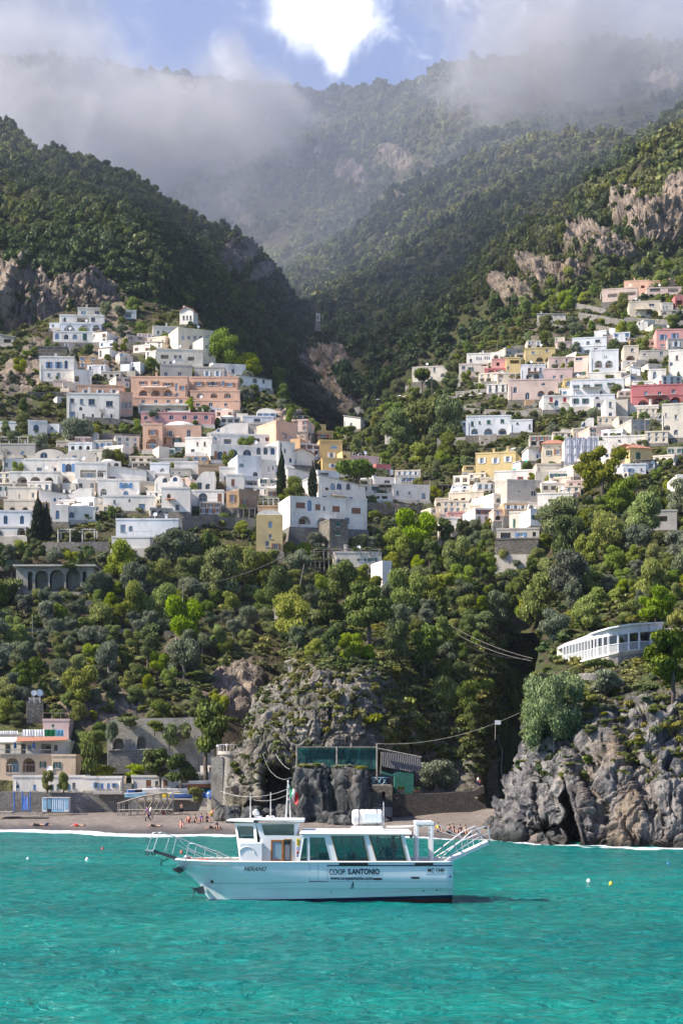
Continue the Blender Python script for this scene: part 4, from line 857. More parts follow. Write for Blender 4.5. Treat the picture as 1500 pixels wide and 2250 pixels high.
m = MB(); t = np.linspace(0, 6.28, 17); [m.tube([(bx(438) + .32 * math.cos(a), -.4 + .32 * math.sin(a), 2.03 + .07 * k) for a in t], .045) for k in range(3)]; m.build('rope_coil', M_ORANGE, boat)
m = MB(); [m.tube([(bx(467) + .3 * math.cos(a), .2 + .3 * math.sin(a), 2.03 + .07 * k) for a in t], .045) for k in range(2)]; m.build('rope_coil', M_GREYWOOD, boat)
an = MB(); pk = [(426, 1950), (441, 1949), (444, 1968), (436, 1962)]
an.tube([onhull(bx(434), bz(1952), .08), bp(427, 1953, -.7), bp(421, 1986, -.7)], .028); an.tube([bp(424, 1948, -.7), bp(430, 1956, -.7)], .05); an.add([onhull(bx(a), bz(b_), .05) for a, b_ in pk], [(0, 1, 2, 3)]); an.build('anchor', M_DSTEEL, boat)
m = MB(); m.tube([bp(356, 1885, 0), bp(352, 1899, 0), bp(358, 1890, 0), bp(370, 1884, 0)], .025); m.tube([bp(356, 1890, 0), bp(354, 1916, 0)], .015); m.build('mooring_line', M_DSTEEL, boat)
# the flag
fg = thing('national_flag', 'green, white and red flag drooping from the wheelhouse mast', 'flag', (0, 0, 0))
n = 10; V = []; S_ = []
for mi_, (u0, u1) in enumerate(((0, .3), (.3, .58), (.58, 1))):
    m = MB()
    for i in range(7):
        for j in range(n + 1):
            u = u0 + (u1 - u0) * i / 6; v = j / n
            a = bp(637 + u * 20 * (1 - .15 * v) - 1 * v, 1726 + v * 22 + u * (20 + 4 * v) + (1 - u) * 0, -.5); a.y += .16 * math.sin(u * 9 + v * 3); a.y += BY; V_ = a
            m.v.append(tuple(a))
    for i in range(6):
        for j in range(n): m.f.append([i * (n + 1) + j, (i + 1) * (n + 1) + j, (i + 1) * (n + 1) + j + 1, i * (n + 1) + j + 1]); m.m.append(0); m.sm.append(True)
    m.build('cloth_band', (M_GREEN, M_WHITE, M_RED)[mi_], fg, recalc=False)
boat.location.z = -0.06
# ---------------------------------------------------------------- houses
WALLC = dict(W=(.80, .745, .66), B=(.74, .745, .74), C=(.66, .57, .44), G=(.47, .43, .37), P=(.68, .42, .29), K=(.64, .33, .30), Y=(.62, .47, .22), O=(.55, .36, .20), M=(.60, .41, .17),
             R=(.50, .17, .17), I=(.70, .63, .52), H=(.60, .44, .40), N=(.30, .22, .15), L=(.66, .50, .42), E=(.74, .56, .38))
WM = {k: plaster('plaster_' + n_, c, .7 if k in 'GN' else .55) for (k, c), n_ in zip(WALLC.items(), 'white bluish_white cream grey peach pink yellow ochre mustard rose ivory dusty_pink brown pale_salmon apricot'.split())}
M_STONE = stone('dry_stone', (.34, .31, .26), (.17, .155, .13), 2.8); WM['S'] = M_STONE
M_STONE2 = stone('small_stone', (.36, .34, .31), (.20, .19, .175), 4.2); WM['T'] = M_STONE2
M_TILE, nt = newmat('terracotta_tiles'); g = geo(nt); wv = nd(nt, 'ShaderNodeTexWave', None, Vector=g, Scale=1.6, Distortion=1.0).outputs[1]
pr = nd(nt, 'ShaderNodeBsdfPrincipled', None, Roughness=.9); nt.links.new(mixc(nt, noise(nt, g, 2.0, 5.0), (.26, .10, .06), (.50, .24, .15)), pr.inputs['Base Color']); nt.links.new(bump(nt, wv, .6, .08), pr.inputs['Normal']); out(nt, pr.outputs[0])
M_ROOF = plain('roof_lime', (.50, .48, .45), .9, var=.3, scale=1.2)
SHC = dict(g=plain('green_shutters', (.02, .10, .07), .6), b=plain('brown_shutters', (.24, .10, .05), .6), r=plain('red_shutters', (.35, .02, .03), .6), w=M_WHITE, u=plain('blue_shutters', (.10, .22, .42), .6))
M_DARK = plain('dark_interior', (.02, .02, .022), .9)
PANES = [M_PANE, M_PANE, M_PALEPANE]
HOUSES = []
FND = [M_STONE, M_STONE2, WM['G'], M_STONE]
def house(label, box, col, ops='', yaw=0, dep=8.0, roof='flat', cat='house', D=None, name='house', down=4.0, dd=-1.0, chim=None, rail=False, side='', par=.35, extra=True):
    x0p, x1p, yt, yb = box; a = R(yaw); rnd = random.Random(int(x0p * 7 + yt * 13))
    if D is None: D = min(hitD((x0p + x1p) / 2, yb), hitD(x0p + (x1p - x0p) * .25, yb), hitD(x0p + (x1p - x0p) * .75, yb)) + dd
    k0 = (x0p - CX) / F; k1 = (x1p - CX) / F
    mid = D; D0 = mid - (x1p - x0p) / F * mid * math.sin(a) / 2
    o = Vector((k0 * D0, D0, HC + (HY - yb) / F * mid)); ca, sa = math.cos(a), math.sin(a)
    w = (k1 * D0 - o.x) / (ca - k1 * sa); Hh = (yb - yt) / F * mid
    rt = thing(name, label, cat, tuple(o), a)
    def uv(px, py):
        k = (px - CX) / F; u = (k * D0 - o.x) / (ca - k * sa); Dp = D0 + u * sa
        return u, HC + (HY - py) / F * Dp - o.z
    s = mid / F; holes = []; deep = []; wins = []
    for op in [t for t in ops.split(';') if t.strip()]:
        t = op.split(); kd = t[0]; xa, xb, n, yc, ww, hh = map(float, t[1:7]); sh = t[7] if len(t) > 7 else ''
        for i in range(int(n)):
            px = xa if n == 1 else xa + (xb - xa) * i / (n - 1); py = yc + (float(t[8]) * (px - xa) if len(t) > 8 else 0)
            u, v = uv(px, py); W2 = ww * s / 2 / max(ca, .5); H2 = hh * s / 2
            if u - W2 < .12 or u + W2 > w - .12: continue
            v0 = max(v - H2, .05); v1 = min(v + H2, Hh - .15)
            if v1 - v0 < .3: continue
            pl = arch(u - W2, u + W2, v0, v1, rise=None if kd in 'aA' else None) if kd in 'aA' else rect(u - W2, u + W2, v0, v1)
            if any(not (u + W2 < h[0] or u - W2 > h[1] or v1 < h[2] or v0 > h[3]) for h in [q_[1] for q_ in holes]): continue
            holes.append((pl, (u - W2 - .02, u + W2 + .02, v0 - .02, v1 + .02))); (deep if kd in 'Ag' else wins).append((kd, pl, u - W2, u + W2, v0, v1, sh))
    if extra and col not in 'S' and w > 3.5:
        for t_ in range(int(w * Hh / 6)):
            if len(holes) > w * Hh / 11 + 1: break
            W2, H2 = rnd.choice([(.35, .5), (.45, .65), (.5, .55), (.4, 1.0)]); u = rnd.uniform(W2 + .3, w - W2 - .3); v0 = rnd.choice([.25, .9, 1.0, 3.6, 4.0, 6.4]) + (0 if H2 < .9 else -.6); v0 = max(.1, v0); v1 = v0 + 2 * H2
            if v1 > Hh - .45 or any(not (u + W2 + .3 < h[1][0] or u - W2 - .3 > h[1][1] or v1 + .3 < h[1][2] or v0 - .3 > h[1][3]) for h in holes): continue
            kd = rnd.choice('wwa'); pl = arch(u - W2, u + W2, v0, v1) if kd == 'a' else rect(u - W2, u + W2, v0, v1)
            holes.append((pl, (u - W2, u + W2, v0, v1))); wins.append((kd, pl, u - W2, u + W2, v0, v1, rnd.choice(['', '', '', 'b', 'g', 'u', 'bc']) if kd == 'w' else ''))
    m = MB(); wmat = WM[col]
    zt = Hh; dn_ = down; down = 0.12; outer = rect(0, w, -down, zt)
    if roof == 'gable': outer = [(0, -down), (w, -down), (w, zt), (w / 2, zt + w * .22), (0, zt)]
    elif roof == 'mono': outer = [(0, -down), (w, -down), (w, zt * .72), (0, zt)]
    elif roof == 'wave':
        outer = [(0, -down), (w, -down)] + [(w - w * t, zt - 1.1 + 1.1 * abs(math.sin(2 * math.pi * t)) ** .6) for t in np.linspace(0, 1, 17)]
    elif roof == 'curl':
        outer = [(0, -down), (w, -down), (w, zt)] + [(w * (1 - t), zt - zt * .75 * sstep(.35, 1, t)) for t in np.linspace(.1, 1, 12)]
    m.panel(outer, [h[0] for h in holes], 0, .22, 0)
    zl = outer[-1][1]; zr = outer[2][1] if roof in ('gable', 'flat', 'mono') or len(outer) > 2 else zt
    m.add([(0, 0, -down), (0, dep, -down), (0, dep, zl), (0, 0, zl)], [(0, 3, 2, 1)]); m.add([(w, 0, -down), (w, dep, -down), (w, dep, zr), (w, 0, zr)], [(0, 1, 2, 3)])
    if roof == 'flat' and par and w > 3:        # parapet lip
        for (a0, b0, a1, b1) in ((-.06, -.06, w + .06, .16), (-.06, .16, .16, dep), (w - .16, .16, w + .06, dep)): m.box((a0, b0, zt - .12), (a1, b1, zt + par * .5))
    if Hh > 4.2 and roof == 'flat' and rnd.random() < .6:        # string course, drain pipe
        zc = Hh * .5
        if not any(b_[2] < zc < b_[3] for _, b_ in holes): m.box((-.05, -.07, zc - .08), (w + .05, -.002, zc + .08))
    if rnd.random() < .5: xx = w * rnd.choice([.04, .96]); m.tube([(xx, -.06, 0), (xx, -.06, zt * .7)], .05, n=4)
    for kd, pl, ua, ub, v0, v1, sh in deep:
        dp = 1.5; k = len(pl); V = [(p[0], .2, p[1]) for p in pl] + [(p[0], dp, p[1]) for p in pl]
        m.add(V, [(i, k + i, k + (i + 1) % k, (i + 1) % k) for i in range(k)]); m.add([(p[0], dp, p[1]) for p in pl], [tuple(range(k))])
    wl = m.build('wall', wmat, rt, recalc=False)
    fm = MB(); fm.hexa([(-.5, -.75, -dn_), (w + .5, -.75, -dn_), (w + .5, dep, -dn_), (-.5, dep, -dn_), (-.18, -.22, -.06), (w + .18, -.22, -.06), (w + .18, dep - .1, -.06), (-.18, dep - .1, -.06)]); fm.build('foundation', FND[int(x0p + yb) % len(FND)], rt)
    for kd, pl, ua, ub, v0, v1, sh in deep:
        mm = MB(); dw = min(1.1, (ub - ua) * .6); uc = ua + (ub - ua) * rnd.uniform(.42, .58); mm.box((uc - dw / 2, 1.42, v0 + .02), (uc + dw / 2, 1.49, v0 + min(2.1, (v1 - v0) * .75))); mm.build('door', rnd.choice([M_PANE, SHC['b'], M_PALEPANE]), rt)
        if (v1 - v0) > 1.6 and kd != 'g' or rail:
            mm = MB(); mm.tube([(ua, .05, v0 + .95), (ub, .05, v0 + .95)], .03, n=4); nn_ = max(3, int((ub - ua) / .35)); [mm.tube([(ua + (ub - ua) * i / nn_, .05, v0), (ua + (ub - ua) * i / nn_, .05, v0 + .95)], .014, n=3) for i in range(nn_ + 1)]; mm.build('railing', M_GRIM, rt)
    for kd, pl, ua, ub, v0, v1, sh in wins:
        fr = MB(); ww_ = ub - ua; cu = (ua + ub) / 2; cv = (v0 + v1) / 2; inn = [(cu + (p[0] - cu) * (1 - .16 / max(ww_, .5)), cv + (p[1] - cv) * (1 - .16 / max(v1 - v0, .6))) for p in pl]
        fr.panel(pl, [inn], .12, .06); fr.box((cu - .035, .125, v0), (cu + .035, .17, v1 - (.1 if kd != 'a' else .05)))
        if kd == 'w': fr.box((ua - .1, -.07, v0 - .09), (ub + .1, .1, v0 - .01))
        wo_ = fr.build('window', M_GRIM if col not in 'WB' else SHC['u'] if kd == 'a' and rnd.random() < .5 else M_GREYWOOD, rt)
        gp = MB(); gp.add([(p[0], .19, p[1]) for p in pl], [tuple(range(len(pl)))]); gp.build('pane', rnd.choice(PANES), wo_, recalc=False)
        if sh and sh[0] in SHC:
            if 'c' in sh:     # closed
                q_ = MB(); q_.box((ua, .02, v0), (ub, .08, v1)); [q_.box((ua, .005, v0 + t), (ub, .02, v0 + t + .04)) for t in np.arange(.1, v1 - v0 - .1, .18)]; q_.build('shutter', SHC[sh[0]], wo_)
            else:
                for s_ in (-1, 1): q_ = MB(); e = ua if s_ < 0 else ub; hw = ww_ * .5; q_.box((min(e, e + s_ * hw), -.07, v0), (max(e, e + s_ * hw), -.015, v1)); q_.build('shutter', SHC[sh[0]], wo_)
        if 'B' in sh:
            q_ = MB(); q_.box((ua - .4, -.8, v0 - .14), (ub + .4, 0, v0 - .02)); bl = q_.build('balcony', wmat, rt)
            q_ = MB(); pts = [(ua - .37, 0), (ua - .37, -.77), (ub + .37, -.77), (ub + .37, 0)]; q_.tube([(a_, b_, v0 + .9) for a_, b_ in pts], .025, n=4)
            for i in range(9): t = ua - .37 + (ub - ua + .74) * i / 8; q_.tube([(t, -.77, v0 - .02), (t, -.77, v0 + .9)], .014, n=3)
            q_.build('railing', M_DSTEEL, bl)
    if rnd.random() < .22 and w > 5 and Hh > 3.5:       # canvas awning
        q_ = MB(); xa = rnd.uniform(.1, .4) * w; xb = xa + rnd.uniform(.25, .5) * w; zc = min(2.5, Hh * .55); q_.hexa([(xa, -1.3, zc - .35), (xb, -1.3, zc - .35), (xb, -.03, zc), (xa, -.03, zc), (xa, -1.3, zc - .3), (xb, -1.3, zc - .3), (xb, -.03, zc + .06), (xa, -.03, zc + .06)]); q_.build('awning', rnd.choice([M_WHITE, M_GREYWOOD, WM['C'], M_TILE]), rt)
    # roof
    r = MB(); rm = M_ROOF
    if roof in ('flat', 'dome', 'barrel'): r.box((.1, .1, zt - .15), (w - .1, dep - .1, zt - .02))
    if roof == 'dome': r.ball((w / 2, dep * .45, zt - .1), (w * .42, dep * .42, min(1.5, w * .2)), n=16, m=8); rm = WM['W']
    if roof == 'barrel':
        V = []; N_ = 10
        for i in range(N_ + 1): t = math.pi * i / N_; V += [(w / 2 - w / 2 * .94 * math.cos(t), .15, zt - .05 + min(1.6, w * .2) * math.sin(t)), (w / 2 - w / 2 * .94 * math.cos(t), dep - .1, zt - .05 + min(1.6, w * .2) * math.sin(t))]
        r.add(V, [(2 * i, 2 * i + 1, 2 * i + 3, 2 * i + 2) for i in range(N_)], smooth=True); r.add([V[2 * i] for i in range(N_ + 1)], [tuple(range(N_ + 1))]); rm = WM['W']
    if roof == 'gable':
        rm = M_TILE; pk = zt + w * .22; e = .35
        for s_ in (0, 1):
            xa, xb = (-.35, w / 2) if s_ == 0 else (w / 2, w + .35); za = zt - .35 * .44; A_ = [(xa, -e, za if s_ == 0 else pk), (xb, -e, pk if s_ == 0 else za), (xb, dep, pk if s_ == 0 else za), (xa, dep, za if s_ == 0 else pk)]
            r.hexa([(p[0], p[1], p[2] + .01) for p in A_] + [(p[0], p[1], p[2] + .14) for p in A_])
    if roof == 'tile':      # low hipped roof
        rm = M_TILE; e = .35; r.add([(-e, -e, zt), (w + e, -e, zt), (w + e, dep + e, zt), (-e, dep + e, zt), (w * .25, dep / 2, zt + 1.5), (w * .75, dep / 2, zt + 1.5)], [(0, 1, 5, 4), (1, 2, 5), (2, 3, 4, 5), (3, 0, 4), (0, 3, 2, 1)])
    if roof == 'mono': A_ = [(-.2, -.2, zt), (w + .2, -.2, zt * .72), (w + .2, dep, zt * .72), (-.2, dep, zt)]; r.hexa([(p[0], p[1], p[2] + .01) for p in A_] + [(p[0], p[1], p[2] + .16) for p in A_])
    if roof in ('wave', 'curl'): zz_ = min(p[1] for p in outer[2:]) - .05; r.box((.1, .23, zz_ - .15), (w - .1, dep - .1, zz_))
    ro = r.build('roof', rm, rt)
    if chim is None: chim = 1 if (w > 6 and rnd.random() < .45) else 0
    for c_ in range(chim):
        q_ = MB(); xx = rnd.uniform(.1, .9) * w; yy_ = rnd.uniform(.15, .5) * dep; hz_ = rnd.uniform(.9, 1.7); q_.box((xx - .22, yy_ - .22, zt - .1), (xx + .22, yy_ + .22, zt + hz_)); q_.box((xx - .3, yy_ - .3, zt + hz_), (xx + .3, yy_ + .3, zt + hz_ + .1)); q_.build('chimney', wmat, ro)
    if rnd.random() < .3 and w > 5 and roof == 'flat':
        q_ = MB(); xx = rnd.uniform(.15, .85) * w; q_.tube([(xx, .6, zt), (xx, .6, zt + .8)], .03, n=4); q_.lathe([(0, 0), (.2, .03), (.38, .1)], M=Matrix.Translation((xx, .55, zt + .95)) @ Matrix.Rotation(R(70), 4, 'X'), n=10); q_.build('satellite_dish', M_WHITE, ro)
    if rail and not deep:
        q_ = MB(); q_.tube([(0, .05, zt + .95), (w, .05, zt + .95)], .022, n=4); nn_ = max(1, int(w / 1.1)); [q_.tube([(w * i / nn_, .05, zt), (w * i / nn_, .05, zt + .95)], .016, n=3) for i in range(nn_ + 1)]; q_.build('railing', M_GREYWOOD, ro)
    HOUSES.append(((x0p + x1p) / 2, (yt + yb) / 2, label, (x0p, x1p, yt, yb), mid)); return rt
# ---------------------------------------------------------------- fill-in houses, terrace walls
LMK = [('the arched viaduct', 125, 1270), ('the yellow cream tower', 594, 1170), ('the stone tower house', 744, 1168), ('the house with brown shutters', 720, 1125), ('the laundry shed', 1135, 1190),
 ('the curved restaurant', 1345, 1420), ('the arched retaining wall', 335, 1630), ('the round stone tower', 500, 1690), ('the green netting', 740, 1660), ('the salmon hotel', 400, 860), ('the white cube house', 125, 810),
 ('the white bell tower', 410, 697), ('the terraced cliff villa', 170, 715), ('the large left villa', 120, 1030), ('the domed white house', 140, 1125), ('the pale blue terrace', 320, 1160), ('the mustard hotel', 730, 990),
 ('the red house', 842, 1040), ('the four arched house', 1085, 935), ('the yellow house', 1090, 1020), ('the rose villa', 1445, 868), ('the tall white cube', 1330, 795), ('the ivory villa', 1170, 855), ('the pink house', 1470, 745),
 ('the salmon villa', 1400, 630), ('the gabled ochre cottage', 1380, 1000), ('the netted scaffold', 1278, 990), ('the slatted shed', 1450, 1140), ('the beach hotel', 80, 1660), ('the crag', 690, 1560), ('the dark ravine', 1105, 1480),
 ('the headland cliff', 1330, 1620), ('the arched white hall', 540, 995), ('the twin gabled house', 372, 1065), ('the cream ridge row', 405, 755), ('the white ridge house', 1055, 788), ('the cream low house', 790, 1228), ('the gorge steps', 772, 928),
 ('the laundry house', 205, 895), ('the peach villa', 378, 960), ('the parked white cars', 1025, 1084), ('the left edge villa', 50, 945), ('the bare ridge cottage', 1210, 697)]
AUTO = []
def auto(o, kind, px, py): AUTO.append((o, kind, px, py))
ORD = 'first second third fourth fifth sixth seventh eighth ninth tenth eleventh twelfth thirteenth fourteenth fifteenth sixteenth seventeenth eighteenth nineteenth twentieth'.split()
def finish_labels():
    g = {}
    for o, kind, px, py in AUTO:
        l = min(LMK, key=lambda t: (t[1] - px) ** 2 + ((t[2] - py) * 1.1) ** 2); dx, dy = px - l[1], py - l[2]
        rel = ('left of' if dx < 0 else 'right of') if abs(dx) > abs(dy) * 1.0 else ('above' if dy < 0 else 'below')
        g.setdefault((kind, rel, l[0]), []).append((px, o))
    for (kind, rel, l), L_ in g.items():
        L_.sort(key=lambda t: t[0]); n = len(L_)
        for i, (px, o) in enumerate(L_):
            if n == 1: s = ''
            elif i == 0: s = ', leftmost'
            elif i == n - 1: s = ', rightmost'
            elif i < (n + 1) / 2 or n - 1 - i >= len(ORD): s = ', %s from left' % ORD[min(i, 19)]
            else: s = ', %s from right' % ORD[n - 1 - i]
            o['label'] = '%s %s %s%s' % (kind, rel, l, s)
EXB = [(30, 210, 1238, 1306), (240, 430, 1580, 1700), (60, 100, 1520, 1600), (1236, 1460, 1362, 1470), (650, 930, 1640, 1740), (120, 212, 1160, 1215), (700, 840, 1208, 1250), (0, 170, 1590, 1700), (1280, 1350, 1450, 1500)]
def inhouse(px, py, m=0): return any(b[0] - m < px < b[1] + m and b[2] - m < py < b[3] + m for b in EXB) or any(b[0] - m < px < b[1] + m and b[2] - m < py < b[3] + m for (_, _, _, b, _) in HOUSES)
def overlap(b, fr=.25):
    for (_, _, _, h, _) in HOUSES:
        ix = min(b[1], h[1]) - max(b[0], h[0]); iy = min(b[3], h[3]) - max(b[2], h[2])
        if ix > 0 and iy > 0 and ix * iy > fr * (b[1] - b[0]) * (b[3] - b[2]): return True
    return False
def pip(p, poly):
    x, y = p; c = False
    for i in range(len(poly)):
        x1, y1 = poly[i]; x2, y2 = poly[i - 1]
        if (y1 > y) != (y2 > y) and x < (x2 - x1) * (y - y1) / (y2 - y1) + x1: c = not c
    return c
